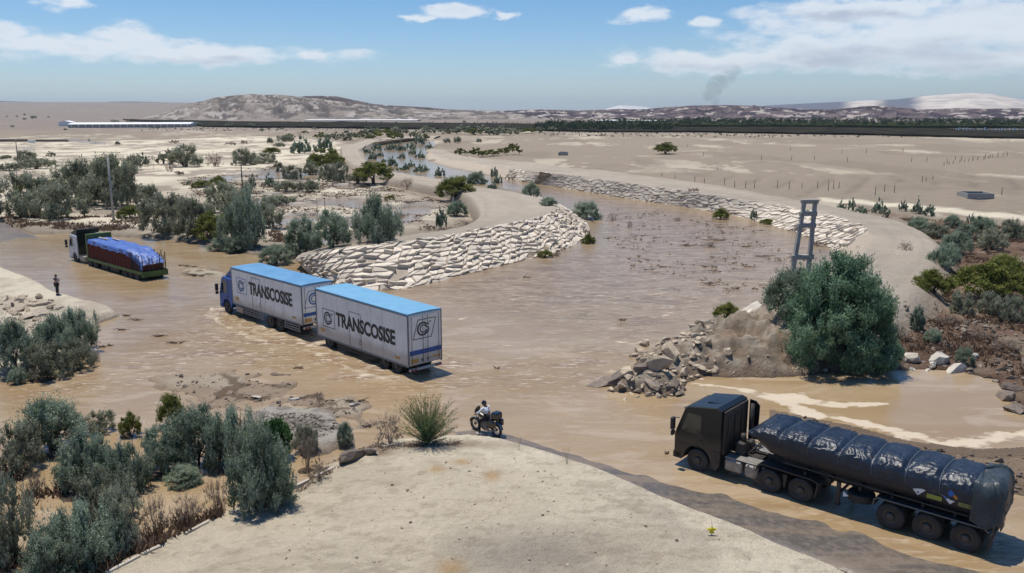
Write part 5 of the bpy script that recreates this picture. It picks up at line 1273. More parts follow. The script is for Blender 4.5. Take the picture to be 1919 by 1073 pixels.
rubble('loose_rubble', PX([(1330, 690), (1560, 690), (1680, 690), (1690, 704), (1560, 710), (1340, 716)], .2), 160, .05, .25, M['rock'], 'small stones along the foot of the eroded mound by the pond', 2)
rubble('loose_rubble', PX([(1690, 600), (1850, 600), (1919, 640), (2000, 740), (1940, 800), (1880, 750), (1780, 702), (1690, 698)], .1), 700, .05, .32, M['wetrock'], 'dark stones and clods on the mud behind the white boulders', 3)
rubble('loose_rubble', PX([(0, 555), (60, 550), (120, 575), (60, 620), (0, 630)], .5), 120, .08, .5, M['rock'], 'small stones among the flat rocks of the left bank', 4)
rubble('island_stones', PX([(560, 960), (740, 850), (960, 850), (1200, 940), (1480, 1060), (1400, 1150), (300, 1150)], .6), 420, .02, .10, M['rock'], 'small pale stones strewn over the pale island', 6)
rubble('pond_clods', PX([(1500, 780), (1700, 832), (1830, 850), (1960, 850), (2000, 960), (1900, 930), (1700, 880), (1560, 840)], .1), 420, .04, .22, M['wetrock'], 'brown mud clods on the flat between the pond foam and the black truck', 7)
rubble('ford_clods', PX([(330, 705), (520, 700), (640, 760), (760, 800), (700, 830), (600, 760), (460, 768), (330, 740)], .05), 260, .04, .20, M['wetrock'], 'dark mud clods on the bars above the gravel patch', 8)
# tilted concrete lining slab at the levee tip
def slab(name, pts, th, m, label, cat, z=0, group=None):
    P_ = [Vector(p) for p in pts]; n = (P_[1] - P_[0]).cross(P_[2] - P_[1]).normalized()
    if n.z < 0: n = -n
    c = sum(P_, Vector()) / len(P_)
    vs = [(p - c)[:] for p in P_] + [(p - c - n * th)[:] for p in P_]; k = len(P_)
    fs = [tuple(range(k)), tuple(range(k, 2 * k))[::-1]] + [(i, (i + 1) % k, k + (i + 1) % k, k + i) for i in range(k)]
    return put(link(name, MB().add(vs, fs).mesh(name, m), loc=c), label, cat, group)
def P3(u, v, z): q = G(u, v, z); return (q[0], q[1], z)
slab('tilted_slab', [P3(1285, 655, .35), P3(1325, 658, .5), P3(1345, 622, 1.5), P3(1430, 572, 1.9), P3(1418, 562, 1.9), P3(1350, 605, 1.4)], .35, M['paleconc'], 'broken pale lining slab tilted against the mound at the levee tip', 'slab')
slab('mud_ledge', [P3(1098, 722, .02), P3(1130, 705, .22), P3(1168, 698, .30), P3(1166, 712, .25), P3(1120, 726, .02)], .3, M['wetrock'], 'brown ledge where water spills at the tip of the rubble', 'ledge')

# white kerb pieces along the back edge of the island
kb = [((200, 1073), (262, 1040)), ((266, 1038), (300, 1022)), ((430, 962), (452, 953)), ((345, 1000), (392, 976)), ((640, 868), (672, 853)), ((676, 852), (712, 838)), ((715, 837), (758, 829)), ((590, 893), (628, 874)), ((545, 914), (580, 898))]
x0, y0, z0 = place(440, 955); kr_ = empty('kerb_edging', (x0, y0, 0)); put(kr_, 'broken line of white concrete kerb along the back edge of the pale island', 'kerb')
for (a, b_) in kb:
    A = G(*a, .42); B = G(*b_, .42); d = np.array(B) - A; ln = np.linalg.norm(d); an = math.atan2(d[1], d[0])
    MB().box(-ln / 2, ln / 2, -.07, .07, -.30, .08, .02).build('kerb_stone', M['paleconc'], kr_, loc=((A[0] + B[0]) / 2 - x0, (A[1] + B[1]) / 2 - y0, .38), rot=(random.uniform(-.08, .08), 0, an + random.uniform(-.03, .03)))

# driftwood and sticks
def stick(u, v, w, label, seed, group='driftwood in the flood', n=5, hh=.5):
    rnd = random.Random(seed); x, y, z = place(u, v, 0.0); k = pxm(y); Lw = w / k; mb = MB()
    for i in range(n):
        a = rnd.uniform(-.5, .5) + (math.pi if rnd.random() < .5 else 0); l_ = Lw * rnd.uniform(.25, .55); o_ = Vector((rnd.uniform(-.25, .25) * Lw, rnd.uniform(-.1, .1) * Lw, 0))
        P_ = [o_ + Vector((0, 0, .02)), o_ + Vector((math.cos(a) * l_ * .5, math.sin(a) * l_ * .4, rnd.uniform(.05, .3) * hh)), o_ + Vector((math.cos(a) * l_, math.sin(a) * l_ * .7, rnd.uniform(.0, .4) * hh))]
        r_ = rnd.uniform(.02, .05) * max(1, Lw / 2); mb.tube(P_, [r_, r_ * .8, r_ * .3], 5)
    bm = bmesh.new(); bmesh.ops.create_icosphere(bm, subdivisions=1, radius=1)
    for q in range(3):
        c = Vector((rnd.uniform(-.3, .3) * Lw, rnd.uniform(-.1, .1) * Lw, 0)); s = Lw * rnd.uniform(.08, .16)
        mb.add([(c + Vector((v_.co.x * s, v_.co.y * s * .6, v_.co.z * s * .35)))[:] for v_ in bm.verts], [tuple(v_.index for v_ in f.verts) for f in bm.faces])
    bm.free()
    return put(mb.build('driftwood', M['stick'], loc=(x, y, z)), label, 'driftwood', group)
for i, (u, v, w, l_) in enumerate(((235, 592, 26, 'dark driftwood at the tip of the left bank'), (258, 600, 34, 'forked driftwood just off the left bank tip'), (232, 618, 30, 'long thin driftwood below the left bank tip'), (296, 630, 26, 'twigs around the white stone in the ford'), (330, 642, 40, 'pale brown branch in the ford centre'), (190, 650, 20, 'dark clump of sticks by the left bank clump'), (206, 648, 12, 'upright dark stub in the ford'),
        (360, 500, 30, 'bent branches right of the blue tarp load'), (375, 515, 50, 'long branches on the mud bar behind the front truck'), (345, 498, 24, 'twigs against the tail of the green flatbed'), (665, 752, 44, 'branch with white stones beside the gravel bar'), (690, 798, 40, 'brown debris at the gravel bar end'), (560, 690, 20, 'small floating stick below the front truck'), (1330, 531, 28, 'dark log in the river below the far stones'), (1165, 600, 16, 'small stick in the river centre'),
        (1290, 460, 30, 'dark driftwood mat in the upper river'), (1345, 450, 50, 'long dark driftwood line in the upper river'), (1392, 462, 26, 'driftwood clump in the upper river near the pitching'), (1405, 500, 30, 'brown driftwood near the pitching bend'), (1340, 482, 24, 'small driftwood in the wide river'), (1215, 505, 20, 'thin driftwood in the middle of the wide river'), (1430, 480, 30, 'driftwood near the foot of the pylon'), (1380, 540, 24, 'stick beside the levee tip water'), (1320, 500, 16, 'tiny stick in the wide river'),
        (985, 520, 22, 'pale lump floating off the curved stone facing'), (930, 690, 14, 'tiny twig in the ford right of the rear trailer'), (1250, 850, 10, 'twig near the black cab'))):
    stick(u, v, w, l_, 60 + i)
scatter_tufts('river_debris', PX([(1130, 440), (1280, 440), (1400, 440), (1500, 480), (1560, 470), (1480, 540), (1300, 560), (1160, 500)]), 420, .28, M['stick'], 'scattered dark flood debris in the wide river', 6, .35, thin=2.2, cond=lambda x, y, z: True)
scatter_tufts('river_debris', PX([(1080, 400), (1300, 395), (1440, 430), (1380, 450), (1150, 440)]), 240, .28, M['stick'], 'dark debris in the upper river near the round tamarisk', 7, .35, thin=2.2, cond=lambda x, y, z: True)

# ================================================================== vehicles (local axes: +x forward, +y the near, left side)
def wheel_meshes(r=.52, w=.30):
    tyre = MB().lathe([(.29, -w / 2 + .02), (r - .10, -w / 2), (r - .03, -w / 2 + .02), (r, -w / 2 + .06), (r, -.03), (r - .012, -.02), (r - .012, .02), (r, .03), (r, w / 2 - .06), (r - .03, w / 2 - .02), (r - .10, w / 2), (.29, w / 2 - .02)], 36).mesh('tyre', M['rubber'])
    rim = MB().lathe([(.30, w / 2 - .03), (.285, w / 2 - .09), (.22, w / 2 - .13), (.16, w / 2 - .10), (.15, w / 2 - .02), (.12, w / 2 + .01), (.10, w / 2 + .02), (.0, w / 2 + .025)], 24)
    for i in range(10):
        a = i * math.pi / 5; cx, cz = .19 * math.cos(a), .19 * math.sin(a); rim.lathe([(.018, w / 2 - .115), (.018, w / 2 - .085), (0, w / 2 - .085)], 6, (cx, 0, cz))
    rim.lathe([(.30, w / 2 - .05), (.0, w / 2 - .16)], 24)
    return tyre, rim.mesh('rim', M['rim'])
TY, RM = wheel_meshes()
TYs, RMs = wheel_meshes(.48, .28)
def wheel(root, x, y, z=.5, small=False, twin=False):
    a, b_ = (TYs, RMs) if small else (TY, RM)
    s = 1 if y > 0 else -1
    o = link('wheel', a, root, loc=(x, y, z), rot=(0, 0, 0 if s > 0 else math.pi))
    link('rim', b_, o)
    if twin: link('tyre', a, o, loc=(0, -.34, 0))
    return o
def text_mesh(txt, h, L_, bold=.03, name='lettering', m=None, shear=0.0):
    cu = D.curves.new('txt', 'FONT'); cu.body = txt; cu.size = 1; cu.offset = bold; cu.extrude = .006; cu.align_x = 'CENTER'; cu.align_y = 'CENTER'; cu.resolution_u = 3; cu.shear = shear
    cu.space_character = .98
    o = D.objects.new('txt', cu); C.objects.link(o); bpy.context.view_layer.update()
    me = D.meshes.new_from_object(o.evaluated_get(bpy.context.evaluated_depsgraph_get())); D.objects.remove(o); D.curves.remove(cu)
    co_ = np.array([v.co[:] for v in me.vertices]); mn = co_.min(0); mx = co_.max(0); c = (mn + mx) / 2; s = np.array([L_ / (mx[0] - mn[0]), h / (mx[1] - mn[1]), 1])
    for v in me.vertices: v.co = Vector(((v.co.x - c[0]) * s[0], (v.co.y - c[1]) * s[1], v.co.z))
    me.name = name; me.materials.clear(); me.materials.append(m); return me
SIDE = (math.pi / 2, 0, math.pi)                   # a sheet facing +y, reading left to right when seen from +y
REAR = (math.pi / 2, 0, -math.pi / 2)              # facing -x
def strip2(mb, pts, w, th=.008, closed=False):     # flat ribbon in the sheet's xy plane
    P_ = [Vector((*p, 0)) for p in pts]; n = len(P_)
    for i in range(n if closed else n - 1):
        a, b_ = P_[i], P_[(i + 1) % n]; d = (b_ - a).normalized(); s = Vector((-d.y, d.x, 0)) * w / 2
        q = [a - s - d * w * .3, b_ - s + d * w * .3, b_ + s + d * w * .3, a + s - d * w * .3]
        mb.add([(p.x, p.y, 0) for p in q] + [(p.x, p.y, th) for p in q], [(3, 2, 1, 0), (4, 5, 6, 7), (0, 1, 5, 4), (1, 2, 6, 5), (2, 3, 7, 6), (3, 0, 4, 7)])
def arc(cx, cy, r, a0, a1, n=14, sy=1): return [(cx + r * math.cos(R(a0 + (a1 - a0) * i / n)), cy + sy * r * math.sin(R(a0 + (a1 - a0) * i / n))) for i in range(n + 1)]
def logo(w, h, m, sh=.0):                          # framed emblem: a double C ring holding a small S
    mb = MB()
    strip2(mb, [(-w / 2 - sh, -h / 2), (w / 2 - sh, -h / 2), (w / 2 + sh, h / 2), (-w / 2 + sh, h / 2)], .035, closed=True)
    strip2(mb, arc(-w * .10, 0, h * .33, 55, 320), h * .085); strip2(mb, arc(-w * .08, 0, h * .20, 40, 320), h * .05)
    strip2(mb, arc(w * .16, h * .15, h * .10, 20, 250, 8), h * .055); strip2(mb, arc(w * .16, -h * .04, h * .10, 90, -150, 8), h * .055)
    strip2(mb, [(w * .26, h * .32), (w * .36, h * .32)], h * .05); strip2(mb, [(w * .10, -h * .26), (w * .22, -h * .2)], h * .05)
    return mb.mesh('emblem', m)

def cargo_box(root, L_, z0, z1, roofm, mk_emb, zt, th, tx0, tx1, lx, lz, dx0, dx1, dz1, seams=0):
    hw = 1.25
    MB().box(0, L_, -hw, hw, z0, z1 - .10, .02).build('box_body', M['white'], root)
    rf = MB(); rf.prism([(-hw - .02, z1 - .11), (-hw - .02, z1 - .01), (-.5, z1 + .03), (.5, z1 + .03), (hw + .02, z1 - .01), (hw + .02, z1 - .11)], -.03, L_ + .03, axis='x')
    rf.build('roof', roofm, root)
    e = MB()
    for (a, b_) in ((0, 0), (L_, 0)):
        for s in (-1, 1): e.box(a - .04, a + .04, s * hw - .025, s * hw + .025, z0 + .0, z1 - .11)
    e.box(0, L_, hw - .02, hw + .025, z0 - .06, z0 + .03); e.box(0, L_, -hw - .025, -hw + .02, z0 - .06, z0 + .03); e.box(0, L_, hw - .02, hw + .024, z1 - .17, z1 - .112); e.box(0, L_, -hw - .024, -hw + .02, z1 - .17, z1 - .112)
    e.build('edge_trim', M['trim'], root)
    sm_ = MB()
    for k in range(1, int(L_ / 1.25)):
        for s in (1, -1): sm_.box(k * L_ / int(L_ / 1.25) - .009, k * L_ / int(L_ / 1.25) + .009, s * hw - .002, s * hw + .0035, z0 + .05, z1 - .18)
    sm_.build('panel_seams', M['seam'], root)
    y = hw + .004
    # side door outline on the near side
    d = MB(); w = .035
    d.box(dx0, dx0 + w, y - .002, y + .012, z0 + .04, dz1); d.box(dx1 - w, dx1, y - .002, y + .012, z0 + .04, dz1); d.box(dx0 + w, dx1 - w, y - .002, y + .012, dz1 - w, dz1)
    d.box(dx0 + .12, dx0 + .2, y, y + .03, z0 + .55, z0 + .62); d.box(dx0 + .12, dx0 + .3, y, y + .03, z0 + .35, z0 + .39)
    d.build('side_door', M['trim'], root)
    for s in (1, -1):
        t_ = text_mesh('TRANSCOSISE', th, tx1 - tx0, .036, m=M['letter']) if s == 1 else TXT[-1]
        if s == 1: TXT.append(t_)
        rot = SIDE if s == 1 else (math.pi / 2, 0, 0)
        link('lettering', t_, root, loc=((tx0 + tx1) / 2, s * (hw + .010), zt), rot=rot)
        link('emblem', mk_emb, root, loc=(lx if s > 0 else L_ - lx, s * (hw + .008), lz), rot=rot)
    # rear doors
    rd = MB(); rd.box(-.045, -.005, -hw + .06, -.012, z0 + .06, z1 - .2, .008)
    rd2 = MB(); rd2.box(-.045, -.005, .012, hw - .06, z0 + .06, z1 - .2, .008)
    for k, r_ in enumerate((rd, rd2)):
        o = r_.build('rear_door', M['white'], root); s = -1 if k == 0 else 1
        g_ = MB(); 
        for yy in (.18, 1.02): g_.tube([(-.07, s * yy, z0 + .1), (-.07, s * yy, z1 - .24)], .016, 6)
        g_.build('lock_bar', M['trim'], o)
    H_ = z1 - z0
    st = MB(); st.box(-.052, -.046, -hw + .07, hw - .07, z0 + H_ * .20, z0 + H_ * .29); st.build('blue_stripe', M['stripe'], root)
    MB().box(-.056, -.046, .55, 1.1, z0 + .18, z0 + .42).build('tail_reflector', M['amber'], root); MB().box(-.056, -.046, -1.12, -.55, z0 + .28, z0 + .40).build('tail_reflector', M['amber'], root)
    dk = MB(); dk.box(-.054, -.046, .22, .32, z0 + .2, z0 + .36); dk.box(-.054, -.046, -.2, -.1, z0 + .22, z0 + .38); dk.box(-.054, -.046, -.42, -.32, z0 + .28, z0 + .32); dk.build('door_label', M['letter'], root)
    MB().box(L_ - .95, L_ - .5, y, y + .012, z0 + .35, z0 + .60).build('side_reflector', M['amber'], root); MB().box(.85, 1.35, y, y + .012, z0 + .30, z0 + .44).build('side_reflector', M['amber'], root)
    bp = MB(); bp.box(-.10, .06, -1.2, 1.2, z0 - .32, z0 - .16, .02); bp.build('rear_bumper', M['white'], root)
    for yy in (-1.05, -.8, .8, 1.05): MB().box(-.118, -.102, yy - .09, yy + .09, z0 - .30, z0 - .18).build('tail_lamp', M['redlamp'], root)
TXT = []
M['seam'] = mat('grey_panel_seam', (.42, .43, .44), .6)
def underside(root, L_, z0, x0, x1, gaps, y=1.18):
    ch = MB(); ch.box(.15, L_ - .2, .32, .44, z0 - .32, z0 - .05); ch.box(.15, L_ - .2, -.44, -.32, z0 - .32, z0 - .05)
    for k in range(int(L_ / 1.2)): ch.box(.4 + k * 1.2, .5 + k * 1.2, -1.15, 1.15, z0 - .12, z0 - .04)
    ch.build('chassis', M['chassis'], root)
    for (a, b_) in gaps:
        g_ = MB()
        for s in (1, -1):
            for zz in (z0 - .22, z0 - .40, z0 - .56): g_.box(a, b_, s * y - .015, s * y + .015, zz - .045, zz + .045)
            for xx in (a + .1, (a + b_) / 2, b_ - .1): g_.box(xx - .03, xx + .03, s * (y - .03) - .02, s * (y - .03) + .012, z0 - .6, z0 - .03)
        g_.build('side_guard', M['trim'], root)

def cab(root, xf, xr, zb, zs, zt, m, hw=1.22, roofm=None, arch=None, roofh=.0, dusty=None):
    # side profile of a cab-over tractor; arch = (x, z, r)
    pr = [(xf - .03, zb)]
    pr += [(xf + .04, zb + .25), (xf + .05, zs - .25), (xf - .02, zs)]
    pr += [(xf - .42, zt - .14), (xf - .62, zt)]
    pr += [(xr + .25, zt + roofh), (xr, zt + roofh - .08), (xr, zb + .75)]
    if arch:
        ax, az, ar = arch
        xs = [p for p in np.linspace(0, math.pi, 12)]
        pr += [(ax - ar * math.cos(t_) , az + ar * math.sin(t_)) for t_ in xs if az + ar * math.sin(t_) >= zb and ax - ar * math.cos(t_) > xr + .02]
        # arch runs from the rear foot to the front foot
        pr = [p for p in pr]
    b_ = MB().prism(pr, -hw, hw, inset=.025, b=.05).build('cab', m, root)
    y = hw + .004
    gl_pts = [(xf - .28, zs + .02), (xf - .58, zt - .30), (xf - 1.25, zt - .30), (xf - 1.25, zs - .02)]
    for s in (1, -1):
        vs = [(p[0], s * y, p[1]) for p in gl_pts] + [(p[0], s * (y - .03), p[1]) for p in gl_pts]
        MB().add(vs, [(0, 1, 2, 3), (7, 6, 5, 4), (0, 4, 5, 1), (1, 5, 6, 2), (2, 6, 7, 3), (3, 7, 4, 0)]).build('side_window', M['glass'], root)
    ws = MB(); n_ = Vector((.95, 0, .35)).normalized() * .012
    w_ = [(xf - .045, -hw + .12, zs + .05), (xf - .045, hw - .12, zs + .05), (xf - .405, hw - .16, zt - .20), (xf - .405, -hw + .16, zt - .20)]
    ws.add([(p[0] + n_.x, p[1], p[2] + n_.z) for p in w_] + w_, [(0, 1, 2, 3), (7, 6, 5, 4), (0, 4, 5, 1), (1, 5, 6, 2), (2, 6, 7, 3), (3, 7, 4, 0)]); ws.build('windscreen', M['glass'], root)
    seam = MB()
    for s in (1, -1):
        seam.box(xf - 1.42, xf - 1.40, s * hw - .004, s * hw + .006, zb + .75, zt - .22); seam.box(xf - 1.36, xf - .16, s * hw - .004, s * hw + .006, zb + .70, zb + .72); seam.box(xf - .175, xf - .155, s * hw - .004, s * hw + .006, zb + .75, zs)
        seam.box(xf - 1.36, xf - 1.16, s * hw, s * hw + .03, zs - .28, zs - .24)
    seam.build('door', M['chassis'], root)
    for s in (1, -1):
        mr = MB(); mr.box(xf - .06, xf + .10, s * (hw + .10), s * (hw + .34), zs + .05, zs + .62, .03); mr.box(xf - .05, xf + .07, s * (hw + .10), s * (hw + .34), zs - .22, zs + .01, .03)
        mr.tube([(xf - .18, s * (hw - .02), zs + .55), (xf, s * (hw + .16), zs + .6)], .02, 5); mr.tube([(xf - .12, s * (hw - .02), zs - .08), (xf, s * (hw + .16), zs - .08)], .02, 5)
        mr.build('mirror', M['chassis'], root)
    gr_ = MB()
    for k in range(5): gr_.box(xf + .045, xf + .075, -.8, .8, zb + .45 + k * .16, zb + .53 + k * .16)
    gr_.build('grille', M['chassis'], root)
    bm_ = MB(); bm_.box(xf - .35, xf + .10, -hw, hw, zb - .05, zb + .28, .04); bm_.build('bumper', dusty or m, root)
    for s in (1, -1): MB().box(xf + .06, xf + .112, s * .75 - .2, s * .75 + .2, zb + .06, zb + .22, .02).build('headlight', M['glass'], root)
    vis = MB(); vis.box(xf - .52, xf - .34, -hw + .08, hw - .08, zt - .17, zt - .14); vis.build('sun_visor', M['chassis'], root)
    return b_

def left_of(yaw): return np.array([-math.sin(yaw), math.cos(yaw)])
def root_from_nearside(ref, yaw, name, label, cat, hw=1.25, group=None, z=0):
    c = np.array(ref) - left_of(yaw) * hw
    return empty(name, (c[0], c[1], z), yaw, label, cat, group)

# ---- blue and white box lorry
T1 = root_from_nearside((-14.57, 57.70), 2.361, 'box_truck', 'blue-cab box truck with white box body and blue roof wading ahead of its white trailer', 'truck')
cargo_box(T1, 10.0, .99, 3.84, M['roofblue'], logo(1.45, 1.15, M['logoblue']), 2.58, .98, 1.25, 7.35, 8.45, 2.55, 5.70, 6.92, 3.45)
link('rear_emblem', logo(1.5, 1.15, M['logoblue'], .18), T1, loc=(-.055, .15, 2.75), rot=REAR)
underside(T1, 10.0, .99, 0, 10, [(5.4, 8.4), (.5, 2.6)])
for s in (1, -1):
    for x_ in (3.2, 4.55): wheel(T1, x_, s * 1.08, .47, twin=True)
    wheel(T1, 11.1, s * 1.08, .47)
MB().box(8.6, 9.7, .75, 1.2, .35, .85, .03).build('battery_box', M['alu'], T1)
MB().box(5.6, 6.9, -1.2, -.7, .35, .85, .06).build('fuel_tank', M['alu'], T1)
cab(T1, 12.2, 10.12, .38, 1.62, 2.88, M['cabblue'], arch=(11.1, .47, .66))
MB().prism([(11.5, 2.9), (10.25, 2.96), (10.12, 2.96), (10.12, 3.62), (10.35, 3.66)], -1.05, 1.05, inset=.06, b=.1).build('roof_deflector', M['cabblue'], T1)

# ---- its trailer
T2 = root_from_nearside((-6.16, 48.89), 2.325, 'box_trailer', 'white box trailer with light blue roof, coupled last behind the blue-cab truck', 'trailer')
M['roofblue2'] = mat('light_blue_roof_sheet', (.12, .31, .49), .55, col2=(.16, .36, .53), vscale=1)
cargo_box(T2, 10.4, .66, 3.90, M['roofblue2'], logo(1.45, 1.2, M['letter']), 2.2, .96, 1.3, 7.95, 8.85, 2.05, 5.0, 6.35, 3.0)
link('rear_emblem', logo(1.35, 1.15, M['letter'], .18), T2, loc=(-.055, .05, 2.85), rot=REAR)
ch = MB(); ch.box(.2, 10.2, .32, .44, .36, .62); ch.box(.2, 10.2, -.44, -.32, .36, .62); ch.build('chassis', M['chassis'], T2)
g_ = MB()
for s in (1, -1):
    for zz in (.50, .34): g_.box(3.6, 8.1, s * 1.18 - .015, s * 1.18 + .015, zz - .05, zz + .05)
    for xx in (3.7, 5.2, 6.7, 8.0): g_.box(xx - .03, xx + .03, s * 1.15 - .02, s * 1.15 + .012, .22, .64)
g_.build('side_guard', M['chassis'], T2)
for s in (1, -1):
    for x_ in (1.35, 2.65): wheel(T2, x_, s * 1.06, .40, small=True, twin=True)
    wheel(T2, 9.1, s * 1.06, .40, small=True, twin=True)
db = MB(); db.tube([(10.3, -.4, .55), (11.5, 0, .55), (11.9, 0, .55)], .05, 6); db.tube([(10.3, .4, .55), (11.5, 0, .55)], .05, 6); db.build('drawbar', M['chassis'], T2)

# ---- green flatbed with blue tarp over red slatted load
T3 = root_from_nearside((-34.5, 78.15), 2.40, 'flatbed_truck', 'green flatbed truck with white cab driving away up the wet road on the left', 'truck')
bed = MB(); bed.box(0, 12.5, -1.27, 1.27, .62, .80, .015); bed.box(-.03, .05, -1.28, 1.28, .30, .86, .02); bed.box(0, 12.4, 1.20, 1.285, .56, .86); bed.box(0, 12.4, -1.285, -1.20, .56, .86); bed.build('flatbed', M['greenpaint'], T3)
MB().box(12.1, 12.42, -1.27, 1.27, .80, 3.25, .03).build('headboard', M['greenpaint'], T3)
ch = MB(); ch.box(.3, 14.2, .35, .48, .30, .60); ch.box(.3, 14.2, -.48, -.35, .30, .60); ch.box(5.2, 7.3, .6, 1.15, .15, .56); ch.box(7.8, 9.4, .7, 1.1, .1, .5); ch.build('chassis', M['chassis'], T3)
for s in (1, -1):
    for x_ in (1.3, 2.6, 3.9, 10.7, 12.05): wheel(T3, x_, s * 1.06, .30, twin=True)
    wheel(T3, 15.75, s * 1.06, .36)
MB().box(13.4, 14.6, .65, 1.15, .2, .75, .05).build('fuel_tank', M['alu'], T3)
cab(T3, 17.15, 14.9, .25, 1.6, 2.85, M['cabwhite'], arch=(15.75, .36, .66))
MB().prism([(16.7, 2.80), (15.0, 2.98), (14.92, 2.98), (14.92, 3.42), (15.3, 3.40), (16.2, 3.1)], -1.15, 1.15, inset=.05, b=.08).build('roof_deflector', M['black'], T3)
MB().box(14.75, 14.895, -1.15, 1.15, .8, 2.9, .02).build('cab_rear_wall', M['black'], T3)
# load
ld = MB(); 
r3 = random.Random(5)
ld.box(2.4, 12.05, -1.10, 1.10, .80, 2.28, .05); ld.box(.35, 2.35, -1.05, 1.05, .80, 1.55, .08)
LO = ld.build('sacked_load', M['maroon']); LO.parent = T3
for s in (1, -1):
    for k in range(34):
        x_ = .35 + k * .35
        hgt = 2.42 - .25 * (x_ < 2.2) + r3.uniform(-.05, .12) if x_ > 2.2 else r3.uniform(2.0, 2.6)
        nm_ = 'slat' if x_ > 2.2 else 'stake'
        MB().box(x_ - (.045 if nm_ == 'slat' else .03), x_ + (.045 if nm_ == 'slat' else .03), s * 1.215, s * 1.275, .86, hgt).build(nm_, M['redwood'] if nm_ == 'slat' else M['stake'], T3, rot=(0, r3.uniform(-.02, .02), 0))
    hr = MB()
    for zz in (1.15, 1.55, 1.95, 2.25): hr.box(2.2, 12.05, s * 1.175, s * 1.213, zz - .04, zz + .04)
    hr.build('side_rail', M['redwood'], T3)
for k in range(5):
    yy = -1.1 + k * .55; MB().box(-.0, .06, yy - .03, yy + .03, .86, r3.uniform(1.9, 2.55)).build('stake', M['stake'], T3, rot=(r3.uniform(-.1, .1) if k not in (0, 4) else 0, 0, 0))
rr_ = MB(); rr_.tube([(.04, -1.15, 1.5), (.04, 1.15, 1.42)], .03, 5); rr_.tube([(.05, -1.0, 2.0), (.3, .2, 1.5), (.05, 1.1, 1.9)], .025, 5); rr_.tube([(.05, .6, 2.3), (.4, .2, 1.35)], .03, 5); rr_.build('tail_rail', M['stake'], T3)
def tarp(name, xs, ys, zf, m, parent, loc=(0, 0, 0)):
    Xg, Yg = np.meshgrid(xs, ys, indexing='ij'); Zg, Y2 = zf(Xg, Yg)
    V = np.c_[Xg.ravel(), Y2.ravel(), Zg.ravel()]
    o = link(name, grid_mesh(name, V, len(xs), len(ys), m), parent, loc); return o
def zf3(Xg, T_):
    top = np.interp(Xg, [.15, .6, 2.0, 3.0, 12.1], [1.35, 1.75, 2.25, 2.52, 2.62]) + .20 * (fbm(Xg / 1.3, T_ * 2, 3, 5) - .4) + .10 * ridged(Xg / .7, T_ * 3, 3, 8) - .05
    a = np.abs(T_); hang = np.clip((a - .82) / .18, 0, 1)
    z = top + .12 * (1 - a ** 2) - hang * (.25 + .22 * fbm(Xg / .6, T_, 2, 9)) 
    yv = np.sign(T_) * (np.minimum(a, .84) / .84 * 1.20 + hang * .10)
    yv = np.where(Xg < 2.4, yv * .93, yv)
    return z, yv
tp = tarp('blue_tarpaulin', np.linspace(.12, 12.08, 120), np.linspace(-1, 1, 34), zf3, M['bluetarp'], None)
tp.location = T3.location; tp.rotation_euler = T3.rotation_euler; put(tp, 'crumpled blue tarpaulin spread over the red load of the green flatbed', 'tarpaulin')
pw = MB(); pw.box(9.4, 11.6, .10, .30, 2.86, 2.92, .01); pw.box(8.2, 9.9, -.55, -.38, 2.84, 2.89, .01)
pk = pw.build('pole_on_tarp', M['pale_wood']); pk.location = T3.location; pk.rotation_euler = T3.rotation_euler; pk.name = 'wooden_plank'; put(pk, 'pale wooden planks lying on the blue tarpaulin near the green headboard', 'plank')

# ---- black tractor with tarp-covered tipper
YB = 2.43; c0 = np.array((16.4, 28.42)) - left_of(YB) * 1.2
zroad = 0.0
T4 = empty('black_truck', (c0[0], c0[1], -.03), YB, 'black tractor unit with three-axle tarp-covered trailer at the lower right', 'truck')
xf = 11.95
cab(T4, xf, 9.72, .42, 1.72, 2.92, M['black'], arch=(10.83, .5, .68), roofh=.22, dusty=M['dust'])
for s in (1, -1): MB().prism([(9.74, .55), (9.74, 1.15), (10.1, 1.15), (10.12, .32), (9.9, .30)], s * 1.19 - .05, s * 1.19 + .05).build('step_panel', M['dust'], T4)
rw = MB(); rw.box(9.62, 9.715, -1.1, 1.1, 1.05, 3.0, .02); 
for yy in (-.6, 0, .6): rw.box(9.58, 9.625, yy - .22, yy + .22, 1.4, 2.7, .015)
rw.build('cab_rear_wall', M['dust'], T4)
for s in (1, -1):
    MB().prism([(9.60, 1.15), (9.60, 3.02), (9.30, 2.98), (9.12, 2.80), (9.15, 1.2)], s * 1.20 - .02, s * 1.20 + .02).build('side_fairing', M['black'], T4) if s < 0 else None
rt = MB(); rt.box(10.1, 10.9, -.45, .45, 3.06, 3.10, .01); rt.build('roof_hatch', M['black'], T4, rot=(0, R(6.2), 0), loc=(-.35, 0, 1.14))
ex = MB(); ex.tube([(9.35, -.95, 1.1), (9.35, -.95, 2.9)], .09, 10); ex.build('exhaust_stack', M['chassis'], T4)
ch = MB()
for s in (1, -1): ch.box(5.2, 11.6, s * .40 - .06, s * .40 + .06, .72, 1.0)
ch.box(8.3, 9.5, -.34, .34, .78, .92); ch.build('chassis', M['chassis'], T4)
eq = MB(); eq.box(8.9, 9.35, .05, .62, 1.05, 1.62, .06); eq.box(8.95, 9.3, -.6, -.1, 1.05, 1.45, .05); eq.tube([(9.1, .34, 1.62), (9.1, .34, 1.95)], .12, 10); eq.build('air_filter', M['dust'], T4)
hs = MB()
r4 = random.Random(8)
for k in range(7):
    y_ = -.5 + k * .16; hs.tube([(9.5, y_, 1.5 + r4.uniform(0, .5)), (9.25, y_ + .05, 1.15 + r4.uniform(-.1, .2)), (8.8, y_, 1.1 + r4.uniform(-.1, .35)), (8.35, y_ * .6, 1.55 + r4.uniform(-.2, .2)), (8.15, y_ * .5, 1.75)], .022, 5)
hs.build('air_hose', M['chassis'], T4)
